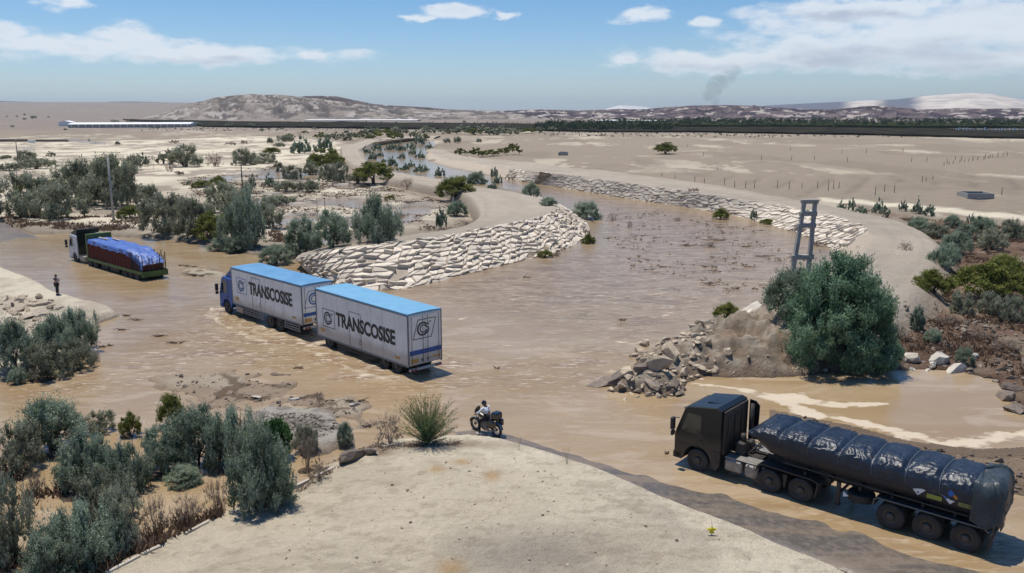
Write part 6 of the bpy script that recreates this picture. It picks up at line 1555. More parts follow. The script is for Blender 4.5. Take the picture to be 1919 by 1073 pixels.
cp = MB(); cp.box(8.05, 9.55, .47, 1.12, .99, 1.04, .01); cp.box(8.05, 9.55, -1.12, -.47, .99, 1.04, .01); cp.build('catwalk', M['alu'], T4)
ft = MB(); ft.box(8.75, 9.55, .62, 1.17, .42, .96, .07); ft.build('tool_locker', M['alu'], T4)
ft = MB(); ft.box(8.02, 8.62, .60, 1.19, .38, .98, .09); ft.box(8.15, 8.2, .6, 1.20, .40, .99, .01); ft.box(8.42, 8.47, .6, 1.20, .40, .99, .01); ft.build('fuel_tank', M['alu'], T4)
MB().box(8.1, 9.5, -1.19, -.62, .40, .97, .09).build('fuel_tank', M['alu'], T4)
for s in (1, -1):
    wheel(T4, 10.83, s * 1.06, .50)
    for x_ in (7.49, 6.14): wheel(T4, x_, s * 1.06, .50, twin=True)
    for x_ in (2.62, 1.31, 0): wheel(T4, x_, s * 1.06, .50, twin=True)
    # tractor mudguards
    mg = MB(); mg.prism([(8.12, .80), (8.02, 1.10), (7.85, 1.20), (5.75, 1.14), (5.45, 1.05), (5.40, 1.02), (5.40, .97), (5.75, 1.09), (7.84, 1.15), (7.98, 1.06), (8.08, .80)], s * 1.22 - (.62 if s > 0 else 0), s * 1.22 + (.62 if s < 0 else 0)); mg.build('mudguard', M['dust'], T4)
    mf = MB(); mf.prism([(5.52, .35), (5.42, 1.0), (5.47, 1.0), (5.57, .35)], s * 1.20 - (.55 if s > 0 else 0), s * 1.20 + (.55 if s < 0 else 0)); mf.prism([(6.80, .42), (6.72, 1.0), (6.90, 1.0), (6.83, .42)], s * 1.20 - (.1 if s > 0 else 0), s * 1.20 + (.1 if s < 0 else 0)); mf.build('mud_flap', M['dust'], T4)
    tm = MB(); tm.prism([(3.28, .82), (3.24, 1.07), (3.10, 1.16), (-.55, 1.12), (-.72, 1.0), (-.72, .96), (-.55, 1.07), (3.08, 1.11), (3.18, 1.04), (3.22, .82)], s * 1.24 - (.60 if s > 0 else 0), s * 1.24 + (.60 if s < 0 else 0)); tm.build('trailer_mudguard', M['dust'], T4)
    ed = MB(); ed.tube([(3.26, s * 1.25, .84), (3.23, s * 1.25, 1.08), (3.1, s * 1.25, 1.17), (-.55, s * 1.25, 1.13), (-.74, s * 1.25, 1.0)], .022, 6); ed.build('mudguard_edge', M['trim'], T4)
    MB().box(-.80, -.76, s * .95 - .28, s * .95 + .28, .32, .98, .01).build('mud_flap', M['dust'], T4)
sp = MB(); sp.lathe([(.28, -.14), (.50, -.15), (.52, -.1), (.52, .1), (.50, .15), (.28, .14)], 30); o = sp.build('spare_wheel', M['rubber'], T4, loc=(3.9, .62, .78), rot=(math.pi / 2, 0, 0))
MB().lathe([(.28, .1), (.16, .02), (.14, .06), (0, .06)], 20).build('rim', M['rim'], o)
lg = MB()
for s in (1, -1): lg.box(4.62, 4.76, s * .95 - .07, s * .95 + .07, .32, 1.25); lg.box(4.58, 4.8, s * .95 - .1, s * .95 + .1, .28, .32)
lg.box(4.65, 4.73, -.95, .95, .7, .78); lg.build('landing_gear', M['dust'], T4)
MB().add([(4.42, 1.17, .78), (4.42, 1.17, 1.0), (4.20, 1.17, .86), (4.42, 1.19, .78), (4.42, 1.19, 1.0), (4.20, 1.19, .86)], [(0, 1, 2), (5, 4, 3), (0, 3, 4, 1), (1, 4, 5, 2), (2, 5, 3, 0)]).build('pennant', M['white_s'], T4)
tc_ = MB()
for s in (1, -1): tc_.box(-.6, 7.9, s * .42 - .07, s * .42 + .07, 1.02, 1.38)
for x_ in (.4, 1.5, 2.6, 3.8, 5.0, 6.0): tc_.box(x_, x_ + .1, -1.05, 1.05, 1.16, 1.3)
tc_.build('trailer_chassis', M['chassis'], T4)
# tipper body: rounded belly, loft along x
secs = []
for x_ in np.linspace(-.72, 8.35, 24):
    zt_ = np.interp(x_, [-.72, 0, 8.35], [2.16, 2.18, 2.62]); zb_ = np.interp(x_, [-.72, 0, 6.9, 7.6, 8.35], [1.40, 1.34, 1.48, 1.62, 2.25])
    k = []
    for t_ in np.linspace(0, math.pi, 15):
        cy = math.cos(t_); sy = math.sin(t_); k.append((x_, 1.25 * np.sign(cy) * abs(cy) ** .38, zt_ - (zt_ - zb_) * sy ** .55))
    secs.append(k)
V = [p for s_ in secs for p in s_]; nb_ = 15
fs = [(i * nb_ + j, i * nb_ + j + 1, (i + 1) * nb_ + j + 1, (i + 1) * nb_ + j) for i in range(len(secs) - 1) for j in range(nb_ - 1)] + [tuple(range(nb_)), tuple(range((len(secs) - 1) * nb_, len(secs) * nb_))]
fs += [(i * nb_, (i + 1) * nb_, (i + 1) * nb_ + nb_ - 1, i * nb_ + nb_ - 1) for i in range(len(secs) - 1)]
MB().add(V, fs, True).build('tipper_body', M['navy'], T4)
rl_ = MB()
for s in (1, -1): rl_.tube([(-.6, s * 1.26, 1.42), (6.9, s * 1.26, 1.56)], .035, 6)
rl_.build('body_rail', M['dust'], T4)
rb_ = MB(); rb_.box(-.82, -.72, -1.15, 1.15, .62, .78, .02); rb_.box(-.80, -.60, -.9, .9, .95, 1.15, .02); rb_.build('rear_bumper', M['dust'], T4)
for s in (1, -1): MB().box(-.84, -.822, s * .9 - .16, s * .9 + .16, .65, .75).build('tail_lamp', M['redlamp'], T4)
# placards
y_ = 1.262
def quad_side(name, cx, cz, w, h, m, diamond=False, dy=0):
    p = [(cx - w / 2, cz), (cx, cz - h / 2), (cx + w / 2, cz), (cx, cz + h / 2)] if diamond else [(cx - w / 2, cz - h / 2), (cx + w / 2, cz - h / 2), (cx + w / 2, cz + h / 2), (cx - w / 2, cz + h / 2)]
    mb = MB().add([(a, y_ + dy, b_) for a, b_ in p] + [(a, y_ + .012 + dy, b_) for a, b_ in p], [(0, 1, 2, 3), (7, 6, 5, 4), (0, 4, 5, 1), (1, 5, 6, 2), (2, 6, 7, 3), (3, 7, 4, 0)])
    return mb.build(name, m, T4)
pl = quad_side('hazard_placard', 1.70, 1.98, .52, .52, M['white_s'], True)
bar = MB()
for k in range(5):
    xx = 1.70 + (k - 2) * .075; hh = .16 - abs(k - 2) * .05; bar.box(xx - .018, xx + .018, y_ + .012, y_ + .018, 1.99, 1.99 + hh)
bar.box(1.67, 1.73, y_ + .012, y_ + .018, 1.80, 1.86); bar.build('placard_print', M['letter'], pl)
quad_side('yellow_sign', 1.12, 2.05, .50, .17, M['yellow']); quad_side('yellow_sign', 1.14, 1.80, .52, .17, mat('yellow_green_plate', (.30, .32, .05), .6))
dm = quad_side('four_colour_placard', .60, 1.98, .56, .56, M['white_s'], True)
def qd(cx, cz, m): 
    s_ = .13; p = [(cx - s_, cz), (cx, cz - s_), (cx + s_, cz), (cx, cz + s_)]
    MB().add([(a, y_ + .0125, b_) for a, b_ in p] + [(a, y_ + .018, b_) for a, b_ in p], [(0, 1, 2, 3), (7, 6, 5, 4), (0, 4, 5, 1), (1, 5, 6, 2), (2, 6, 7, 3), (3, 7, 4, 0)]).build('placard_field', m, dm)
qd(.60 + .14, 1.98, M['printblue']); qd(.60, 1.98 + .14, M['printblue']); qd(.60 - .14, 1.98, M['orange'])
quad_side('yellow_sign', .04, 1.80, .58, .15, mat('dull_yellow_plate', (.24, .23, .08), .6))
yb = MB()
for xx in (.20, .10, -.02, -.12): yb.box(xx - .03, xx + .03, y_ + .012, y_ + .016, 1.77, 1.83)
for xx in (1.30, 1.18, 1.06, .96): yb.box(xx - .045, xx + .045, y_ + .012, y_ + .016, 2.02, 2.08)
put(yb.build('sign_print', mat('faded_sign_print', (.12, .10, .03), .7), T4), kind='stuff')
# glossy tarp over the heaped load: pillows between cross ties, drawn down at the tail
NS = 7
def tarp4(Xg, T_):
    a = np.abs(T_)
    s_ = (Xg + .2) / (8.5 / NS)
    ph = np.abs(np.sin(math.pi * s_)); pil = ph ** .45 * (.55 + .9 * fbm(Xg / 1.7 + 5, T_ * .8, 2, 44))
    base = np.interp(Xg, [-.95, -.7, -.3, .5, 7.4, 8.1, 8.5], [2.35, 2.66, 2.80, 2.80, 2.80, 2.72, 2.45])
    edge_ = np.interp(Xg, [-.95, .3, 4, 8.5], [2.02, 2.06, 2.20, 2.52])
    prof = np.clip(1 - a ** 2.3, 0, 1) ** .75
    tie = np.exp(-((s_ - np.round(s_)) / .10) ** 2)
    wr = ridged(Xg * 4.2 + 3 * fbm(Xg, T_ * 3, 2, 3), T_ * 1.6 + 4, 3, 6) - .55
    wr2 = ridged(Xg * 1.4, T_ * 7 + Xg * .6, 3, 16) - .55
    z = edge_ + (base - edge_) * prof + (.07 * pil - .05) * np.clip(1.35 - a, 0, 1) + (.085 * wr + .07 * wr2) * (.35 + np.clip(a * 1.3, 0, 1)) * (1 - .5 * tie)
    z -= .06 * tie * (a < .98)
    yv = 1.285 * np.sign(T_) * np.sin(np.clip(a, 0, 1) * math.pi / 2) ** .9 * (1 + .012 * wr)
    z = np.where(a > .93, edge_ - (a - .93) * 2.2 + .05 * wr + .05 * np.sin(Xg * 9), z)
    return z, yv
tq = tarp('black_tarpaulin', np.linspace(-.55, 8.48, 300), np.linspace(-1, 1, 70), tarp4, M['navytarp'], None)
tq.location = T4.location; tq.rotation_euler = T4.rotation_euler; put(tq, 'glossy dark navy tarpaulin tied in pillows over the load of the black truck', 'tarpaulin')
tie_mb = MB()
for k in range(NS + 1):
    x_ = k * 8.5 / NS - .2
    if x_ < -.5: continue
    P_ = []
    for t_ in np.linspace(-.99, .99, 27):
        z_, yv_ = tarp4(np.array([[x_]]), np.array([[t_]])); P_.append((x_ + .04 * math.sin(t_ * 3 + k), float(yv_[0, 0]) * 1.008, float(z_[0, 0]) + .022))
    tie_mb.tube(P_, .018, 5)
tie_mb.build('tie_rope', M['strap'], tq)
# grey tarp gathered round the tail
uu = np.linspace(0, 1, 46); vv = np.linspace(0, 1, 30); Vt = []
for u_ in uu:                                    # round the tail from near side to far side
    an = -math.pi / 2 + math.pi * u_
    for v_ in vv:                                # from the crown down to the hem
        wr = float(ridged(np.array([u_ * 9 + 1.5 * v_]), np.array([v_ * 1.5]), 3, 12)[0]) - .55
        rad_y = 1.25 + .08 * v_ + .26 * wr * v_; rad_x = (.50 + .40 * math.sin(min(1, v_ * 1.5) * math.pi / 2) + .30 * wr)
        sq = abs(math.sin(an)) ** .45 * np.sign(math.sin(an)); cq = abs(math.cos(an)) ** .55
        rr2 = math.sin(min(1, v_ * 2.2 + .04) * math.pi / 2) ** .8
        x_ = -.10 - rad_x * cq * (rr2 if v_ < .5 else 1) ; y2 = -rad_y * sq * rr2
        z_ = 2.82 - .26 * v_ ** 1.2 * 1.0 - np.clip((v_ - .28) / .72, 0, 1) * (1.25 + .18 * math.sin(u_ * 7) + .12 * math.sin(u_ * 19)) + .16 * wr
        Vt.append((x_, y2, z_))
tg_ = grid_mesh('grey_tail_cover', np.array(Vt), len(uu), len(vv), M['greytarp'])
tg2 = link('tail_tarpaulin', tg_); tg2.location = T4.location; tg2.rotation_euler = T4.rotation_euler; put(tg2, 'dark grey tarpaulin gathered over the tail of the black trailer', 'tarpaulin')

# ================================================================== people
def skin_obj(name, pts, edges, rad, m, parent, sub=1, root=0):
    me = D.meshes.new(name); me.from_pydata([tuple(p) for p in pts], edges, []); me.materials.append(m)
    o = D.objects.new(name, me); C.objects.link(o); o.parent = parent
    md = o.modifiers.new('skin', 'SKIN'); md.use_smooth_shade = True
    sv = me.skin_vertices[0].data if me.skin_vertices else None
    if sv is None:
        bm = bmesh.new(); bm.from_mesh(me); bm.verts.layers.skin.verify(); bm.to_mesh(me); bm.free(); sv = me.skin_vertices[0].data
    for i, r in enumerate(rad):
        sv[i].radius = (r, r) if not isinstance(r, tuple) else r
        sv[i].use_root = (i == root)
    ss = o.modifiers.new('sub', 'SUBSURF'); ss.levels = sub; ss.render_levels = sub
    return o
def person(root, J, shirt, trousers, headdir=(1, 0), helmet=False, hat=False):
    """J: dict of joints. body, clothes, head, hair; five fingers on each hand"""
    V3 = Vector; J = {k: V3(v) for k, v in J.items()}
    pts = []; ed = []; rd = []
    def add(p, r, par=None):
        pts.append(p); rd.append(r)
        if par is not None: ed.append((par, len(pts) - 1))
        return len(pts) - 1
    pel = add(J['pelvis'], (.13, .15)); ch = add(J['chest'], (.13, .17), pel); nk = add(J['neck'], .058, ch); hd = add(J['head'] + V3((0, 0, -.05)), .07, nk); ht = add(J['head'] + V3((0, 0, .05)), .085, hd)
    for s in 'LR':
        sh = add(J['sh' + s], .062, ch); eb = add(J['el' + s], .045, sh); wr = add(J['wr' + s], .030, eb)
        d = (J['wr' + s] - J['el' + s]).normalized(); pm = add(J['wr' + s] + d * .07, .036, wr)
        side = d.cross(V3((0, 0, 1))); side = side.normalized() if side.length > .05 else V3((0, 1, 0)); nrm = side.cross(d)
        for k, (of, ln) in enumerate(((-.032, .055), (-.011, .068), (.011, .072), (.032, .062))):
            a = add(pts[pm] + side * of + d * .03, .010, pm); b_ = add(pts[a] + d * ln * .6 - nrm * .012, .009, a); add(pts[b_] + d * ln * .4 - nrm * .03, .007, b_)
        a = add(J['wr' + s] + side * .035 + d * .03, .012, wr); add(pts[a] + side * .025 + d * .035, .010, a)
        hp = add(J['hip' + s], .088, pel); kn = add(J['kn' + s], .062, hp); an = add(J['an' + s], .042, kn); toe = add(J['toe' + s], .038, an)
    body = skin_obj('body', pts, ed, rd, M['skin'], root, 1)
    # clothes a little outside the body
    sp_ = []; se = []; sr = []
    def ad2(p, r, par=None):
        sp_.append(p); sr.append(r)
        if par is not None: se.append((par, len(sp_) - 1))
        return len(sp_) - 1
    a = ad2(J['pelvis'] + V3((0, 0, .04)), (.155, .175)); b_ = ad2(J['chest'], (.155, .20), a); ad2(J['chest'].lerp(J['neck'], .75), .08, b_)
    for s in 'LR': c_ = ad2(J['sh' + s], .082, b_); ad2(J['sh' + s].lerp(J['el' + s], .85), .068, c_) if not helmet else ad2(J['wr' + s].lerp(J['el' + s], .1), .046, ad2(J['el' + s], .062, c_))
    skin_obj('shirt', sp_, se, sr, shirt, root, 1)
    sp_ = []; se = []; sr = []
    a = ad2(J['pelvis'], (.15, .17))
    for s in 'LR': c_ = ad2(J['hip' + s], .105, a); k_ = ad2(J['kn' + s], .080, c_); ad2(J['kn' + s].lerp(J['an' + s], .92), .062, k_)
    skin_obj('trousers', sp_, se, sr, trousers, root, 1)
    for s in 'LR':
        d = (J['toe' + s] - J['an' + s]); d.z = 0; d.normalize() if d.length else None
        mb = MB(); c_ = J['an' + s]; mb.box(-.10, .19, -.05, .05, -.085, .01, .03)
        mb.build('shoe', M['darkcloth'] if not helmet else M['white_s'], root, loc=c_ + V3((0, 0, -.01)), rot=(0, 0, math.atan2(d.y, d.x)))
    # head: skull, nose, ears, mouth, eyes
    hx = V3((headdir[0], headdir[1], 0)).normalized(); hy = V3((-hx.y, hx.x, 0)); c_ = J['head']
    bm = bmesh.new(); bmesh.ops.create_uvsphere(bm, u_segments=16, v_segments=12, radius=1)
    for v in bm.verts:
        p = v.co; z = p.z * .125; x = p.x * .10 * (1 if p.z > -.2 else 1 + .2 * (p.z + .2)); y_2 = p.y * .078 * (1 + .12 * p.z)
        v.co = c_ + hx * x + hy * y_2 + V3((0, 0, z))
    vs = [v.co[:] for v in bm.verts]; fs = [tuple(v.index for v in f.verts) for f in bm.faces]; bm.free()
    hb = MB().add(vs, fs, True)
    hb.add([(c_ + hx * .095 + hy * .012 + V3((0, 0, .02)))[:], (c_ + hx * .095 - hy * .012 + V3((0, 0, .02)))[:], (c_ + hx * .125 + V3((0, 0, -.02)))[:], (c_ + hx * .09 + hy * .018 + V3((0, 0, -.03)))[:], (c_ + hx * .09 - hy * .018 + V3((0, 0, -.03)))[:]], [(0, 2, 1), (0, 3, 2), (1, 2, 4), (3, 4, 2)])
    for s in (1, -1): hb.tube([(c_ + hy * s * .076 + V3((0, 0, -.03)))[:], (c_ + hy * s * .086 + V3((0, 0, .02)))[:]], .014, 6)
    head = hb.build('head', M['skin'], root)
    fe = MB()
    for s in (1, -1): fe.box(-.005, .005, s * .03 - .012, s * .03 + .012, -.004, .006)
    fe.box(-.004, .004, -.022, .022, -.062, -.056); f_ = fe.build('eyes_and_mouth', M['hair'], head, loc=c_ + hx * .098, rot=(0, 0, math.atan2(hx.y, hx.x)))
    bm = bmesh.new(); bmesh.ops.create_uvsphere(bm, u_segments=18, v_segments=12, radius=1)
    k = 1.30 if helmet else 1.10
    for v in bm.verts:
        p = v.co; z = p.z
        lim = -.75 if helmet else -.05 + .55 * max(0, p.x)
        z = max(z, lim)
        v.co = c_ + hx * p.x * .10 * k + hy * p.y * .082 * k + V3((0, 0, z * .125 * k + (.0 if helmet else .008)))
    vs = [v.co[:] for v in bm.verts]; fs = [tuple(v.index for v in f.verts) for f in bm.faces]; bm.free()
    cover = MB().add(vs, fs, True).build('helmet' if helmet else 'hair', M['helmet'] if helmet else M['hair'], root)
    if helmet:
        vb = MB(); vb.box(-.012, .012, -.075, .075, -.035, .045, .01); vb.build('visor', M['glass'], cover, loc=c_ + hx * .125, rot=(0, 0, math.atan2(hx.y, hx.x)))
    if hat:
        hb = MB(); hb.box(-.02, .10, -.07, .07, -.006, .006, .004); hb.build('cap_peak', M['hair'], root, loc=c_ + hx * .10 + V3((0, 0, .05)), rot=(0, 0, math.atan2(hx.y, hx.x)))

px_, py_, pz_ = place(108, 553)
PS = empty('person', (px_, py_, pz_ + .0), R(60), 'person in dark clothes with grey sleeves standing on the left bank beside the wet road', 'person')
person(PS, dict(pelvis=(0, 0, .93), chest=(0, 0, 1.28), neck=(0, 0, 1.47), head=(.01, 0, 1.61), shL=(0, .17, 1.40), shR=(0, -.17, 1.40), elL=(.06, .27, 1.14), elR=(.06, -.27, 1.14), wrL=(.26, .12, 1.24), wrR=(.26, -.10, 1.26),
                hipL=(0, .09, .90), hipR=(0, -.09, .90), knL=(.02, .10, .50), knR=(.02, -.10, .50), anL=(0, .10, .09), anR=(0, -.10, .09), toeL=(.15, .12, .04), toeR=(.15, -.12, .04)), M['shirtgrey'], M['darkcloth'], (1, 0), hat=True)
vst = MB(); vst.box(-.17, .165, -.20, .20, 1.30, 1.46, .06); vst.build('dark_vest', M['darkcloth'], PS)

# motorcycle and rider
mx_, my_, mz_ = place(911, 814)
mz_ = max(mz_, 0.0)
YM = 2.42
BK = empty('motorcycle', (mx_, my_, mz_), YM, 'dark motorcycle with rear luggage stopped at the water edge by the island tip', 'motorcycle')
tyre = MB().lathe([(.24, -.05), (.29, -.07), (.325, -.05), (.335, 0), (.325, .05), (.29, .07), (.24, .05)], 28).mesh('tyre', M['rubber'])
rimm = MB()
rimm.lathe([(.25, -.04), (.22, -.04), (.22, .04), (.25, .04)], 24); rimm.lathe([(.05, -.06), (.05, .06), (0, .06)], 10)
for k in range(8):
    a = k * math.pi / 4; rimm.tube([(.04 * math.cos(a), 0, .04 * math.sin(a)), (.23 * math.cos(a), 0, .23 * math.sin(a))], .010, 4)
rimm = rimm.mesh('rim', M['alu'])
for x_ in (.72, -.70):
    w_ = link('wheel', tyre, BK, loc=(x_, 0, .335)); link('rim', rimm, w_)
fk = MB()
for s in (1, -1): fk.tube([(.72, s * .085, .335), (.50, s * .085, .92)], .024, 7)
fk.tube([(.50, -.1, .92), (.50, .1, .92)], .03, 6); fk.build('front_fork', M['alu'], BK)
hb = MB(); hb.tube([(.36, .40, 1.02), (.42, .26, 1.06), (.48, 0, 1.0), (.42, -.26, 1.06), (.36, -.40, 1.02)], .016, 6); hb.tube([(.30, .44, 1.01), (.40, .34, 1.03)], .024, 6); hb.tube([(.30, -.44, 1.01), (.40, -.34, 1.03)], .024, 6)
hb.tube([(.42, .22, 1.06), (.38, .30, 1.22)], .008, 4); hb.tube([(.42, -.22, 1.06), (.38, -.30, 1.22)], .008, 4); hb.box(.37, .39, .25, .38, 1.20, 1.28, .01); hb.box(.37, .39, -.38, -.25, 1.20, 1.28, .01); hb.build('handlebar', M['chassis'], BK)
MB().prism([(.20, .78), (.42, .84), (.46, .96), (.30, 1.04), (.02, .98), (-.08, .84)], -.15, .15, inset=.25, b=.06).build('fuel_tank', M['black'], BK)
MB().prism([(.05, .82), (-.12, .84), (-.62, .90), (-.90, 1.0), (-.92, .94), (-.60, .80), (-.1, .74)], -.13, .13, inset=.12, b=.04).build('seat', M['darkcloth'], BK)
MB().prism([(.56, .86), (.68, .92), (.66, 1.10), (.52, 1.30), (.48, 1.28), (.52, .98)], -.14, .14, inset=.2, b=.05).build('headlight_fairing', M['black'], BK)
en = MB(); en.box(-.18, .28, -.15, .15, .30, .68, .04); en.lathe([(.16, -.19), (.16, .19), (0, .19)], 16, (-.05, 0, .42)); en.tube([(.25, .12, .55), (.35, .13, .35), (.0, .15, .24), (-.55, .18, .32), (-.85, .20, .42)], [.022, .024, .026, .045, .05], 8); en.build('engine', M['alu'], BK)
fr = MB(); fr.tube([(.48, 0, .92), (.30, .05, .62), (.25, .06, .30), (-.25, .08, .28), (-.30, .06, .72), (.42, 0, .86)], .022, 6); fr.tube([(-.25, .09, .40), (-.70, .10, .335)], .028, 6); fr.tube([(-.25, -.09, .40), (-.70, -.10, .335)], .028, 6); fr.tube([(-.1, .12, .32), (-.05, .32, .02)], .012, 5); fr.build('frame', M['chassis'], BK)
fd = MB(); 
fd.prism([(.72 + .37 * math.cos(t_), .335 + .37 * math.sin(t_)) for t_ in np.linspace(.2, 2.4, 9)] + [(.72 + .355 * math.cos(t_), .335 + .355 * math.sin(t_)) for t_ in np.linspace(2.4, .2, 9)], -.07, .07)
fd.prism([(-.70 + .39 * math.cos(t_), .335 + .39 * math.sin(t_)) for t_ in np.linspace(1.0, 2.9, 9)] + [(-.70 + .375 * math.cos(t_), .335 + .375 * math.sin(t_)) for t_ in np.linspace(2.9, 1.0, 9)], -.09, .09); fd.build('mudguard', M['trim'], BK)
for s in (1, -1): MB().box(-.86, -.42, s * .18, s * .40, .52, .86, .05).build('pannier', M['helmet'], BK)
MB().box(-.92, -.50, -.24, .24, .92, 1.28, .07).build('top_case', M['helmet'], BK)
MB().box(-.48, -.455, -.20, .20, .95, 1.22, .01).build('case_strap', M['white_s'], BK)
RD = empty('person', (mx_, my_, mz_), YM, 'motorcycle rider in white shirt and black helmet sitting with one foot down in the water', 'person')
person(RD, dict(pelvis=(-.16, 0, .95), chest=(-.02, 0, 1.24), neck=(.06, 0, 1.40), head=(.12, 0, 1.54), shL=(.02, .17, 1.34), shR=(.02, -.17, 1.34), elL=(.16, .34, 1.14), elR=(.16, -.34, 1.14), wrL=(.31, .40, 1.05), wrR=(.31, -.40, 1.05),
                hipL=(-.14, .10, .92), hipR=(-.14, -.10, .92), knL=(.22, .25, .66), knR=(.24, -.22, .70), anL=(.12, .34, .09), anR=(.02, -.22, .36), toeL=(.28, .36, .05), toeR=(.18, -.22, .33)), M['shirtwhite'], M['darkcloth'], (1, .1), helmet=True)

# ================================================================== concrete power pylon
tx_, ty_, tz_ = 20.6, 59.2, 1.2
k_ = pxm(ty_, tz_)
PT = empty('concrete_pylon', (tx_, ty_, 0), R(8), 'broken two-legged grey concrete pylon rising behind the huge tamarisk', 'pylon')
zb_ = 0.6; q = G(1518, 374, 0); 
# top height at this distance
d_ = ray(1518, 374); ztop = HCAM + d_[2] * ty_ / d_[1]; xtop = d_[0] * ty_ / d_[1] - tx_
d2_ = ray(1502, 490); zb2 = HCAM + d2_[2] * ty_ / d2_[1]; xb2 = d2_[0] * ty_ / d2_[1] - tx_
def lx(z): return xb2 + (xtop - xb2) * (z - zb2) / (ztop - zb2)
for s in (-1, 1):
    lg_ = MB(); w0 = .26
    P0 = (lx(zb_) + s * .72, 0, zb_); P1 = (lx(ztop) + s * .40, 0, ztop - .1)
    a = .15; b2 = .115
    lg_.add([(P0[0] - a, -a, P0[2]), (P0[0] + a, -a, P0[2]), (P0[0] + a, a, P0[2]), (P0[0] - a, a, P0[2]), (P1[0] - b2, -b2, P1[2]), (P1[0] + b2, -b2, P1[2]), (P1[0] + b2, b2, P1[2]), (P1[0] - b2, b2, P1[2])], [(0, 1, 2, 3), (4, 5, 6, 7), (0, 1, 5, 4), (1, 2, 6, 5), (2, 3, 7, 6), (3, 0, 4, 7)])
    lg_.build('leg', M['concrete'], PT)
for (v, hh, ww) in ((377, .15, .60), (400, .15, .62), (422, .15, .66), (481, .17, .82), (545, .2, 1.0)):
    d3 = ray(1510, v); zz = HCAM + d3[2] * ty_ / d3[1]
    MB().box(lx(zz) - ww, lx(zz) + ww, -.17, .17, zz - hh, zz + hh, .03).build('crossbar', M['concrete'], PT)
MB().box(lx(ztop) - .66, lx(ztop) + .66, -.19, .19, ztop - .05, ztop + .03, .01).build('pylon_cap', M['paleconc'], PT)

# ================================================================== poles, tanks, fences, greenhouses
def pole(u, vb, vt, r, label, arm=0, m='concrete', arm_v=None, name='power_pole'):
    x, y, z = place(u, vb); d_ = ray(u, vt); zt = HCAM + d_[2] * y / d_[1]
    o = empty(name, (x, y, z), 0, label, 'pole'); H_ = zt - z
    MB().tube([(0, 0, -.1), (0, 0, H_)], [r, r * .65], 8).build('mast', M[m], o)
    if arm:
        MB().box(-arm, arm, -.07, .07, H_ - .45, H_ - .3).build('crossarm', M['wood'], o)
        for s in (-.9, 0, .9): MB().tube([(s * arm, 0, H_ - .3), (s * arm, 0, H_ - .1)], .05, 6).build('insulator', M['trim'], o)
    return o
pole(213, 412, 292, .20, 'tall bare grey pole rising through the left thicket')
pole(455, 360, 301, .16, 'crossarm pole in the sand flats near the middle', 1.6, 'wood')
pole(35, 312, 261, .16, 'crossarm pole at the far left by the walled yard', 2.3, 'wood')
pole(595, 402, 372, .05, 'thin stake in the basin behind the dark tamarisks', 0, 'wood', name='thin_stake')
pole(609, 396, 360, .05, 'thin pale stake right of the dark one in the basin', 0, 'wood', name='thin_stake')
pole(288, 318, 290, .05, 'thin pole beside the small brown bush on the sand flats', 0, 'wood', name='thin_stake')
gp = 'fence posts standing on the levelled desert plain'; lp = 'thin dark post in the rows of posts on the grey desert plain'
pm_ = {}
def post(u, vb, h):
    x, y, z = place(u, vb); k = pxm(y, z); H_ = h / k
    if 'p' not in pm_: pm_['p'] = MB().tube([(0, 0, -.05), (.02, 0, .5), (0, 0, 1)], [1, .9, .7], 5).mesh('fence_post', M['wood'])
    o = link('fence_post', pm_['p'], loc=(x, y, z), scale=(.05 + .00015 * y, .05 + .00015 * y, H_), rot=(random.uniform(-.06, .06), random.uniform(-.06, .06), 0)); put(o, lp, 'post', gp)
rp = random.Random(4)
for (u, v, h) in ((1302, 341, 11), (1320, 343, 10), (1358, 346, 14), (1377, 351, 13), (1397, 352, 14), (1414, 352, 15), (1457, 352, 15), (1479, 354, 15), (1503, 352, 10), (1532, 352, 14), (1552, 357, 20), (1562, 354, 16), (1572, 352, 12), (1640, 366, 17), (1657, 359, 14), (1676, 361, 15), (1728, 341, 12), (1735, 339, 8), (1748, 336, 8), (1877, 365, 14), (1288, 275, 5), (1481, 282, 7), (1318, 293, 8), (1427, 299, 8), (1483, 299, 8), (1526, 300, 9), (1588, 303, 10), (1623, 287, 8), (1692, 285, 8), (1708, 303, 9), (1737, 303, 9), (1775, 306, 9), (1790, 300, 8), (1802, 301, 8), (1823, 300, 8), (1846, 298, 10), (1855, 296, 7), (1870, 290, 6), (1344, 318, 6), (1240, 330, 7), (1265, 334, 7), (1578, 287, 6)):
    post(u, v, h)
for i in range(14): post(1770 + i * 9 + rp.uniform(-2, 2), 309 - i * 1.3, rp.uniform(5, 8))
def wallbox(u0, u1, vb, h, dep, m, label, name, cat, open_=True):
    x0, y0, z0 = place(u0, vb); x1, y1, z1 = place(u1, vb); k = pxm(y0); L_ = math.hypot(x1 - x0, y1 - y0); H_ = h / k
    o = empty(name, ((x0 + x1) / 2, (y0 + y1) / 2, min(z0, z1)), math.atan2(y1 - y0, x1 - x0), label, cat)
    t_ = .18
    for (a, b_, c_, d_) in ((-L_ / 2, L_ / 2, 0, t_), (-L_ / 2, L_ / 2, dep - t_, dep), (-L_ / 2, -L_ / 2 + t_, t_, dep - t_), (L_ / 2 - t_, L_ / 2, t_, dep - t_)): MB().box(a, b_, c_, d_, -.2, H_, .02).build('wall', m, o)
    MB().box(-L_ / 2 + t_, L_ / 2 - t_, t_, dep - t_, H_ * .35, H_ * .38).build('tank_floor', M['chassis'], o)
    return o
wallbox(1813, 1863, 372, 10, 4.5, M['concrete'], 'low grey block-walled tank on the plain at the right', 'stone_tank', 'tank')
wallbox(1046, 1062, 291, 6, 5, M['concrete'], 'small grey block tank on the plain beyond the stone pitching', 'stone_tank', 'tank')
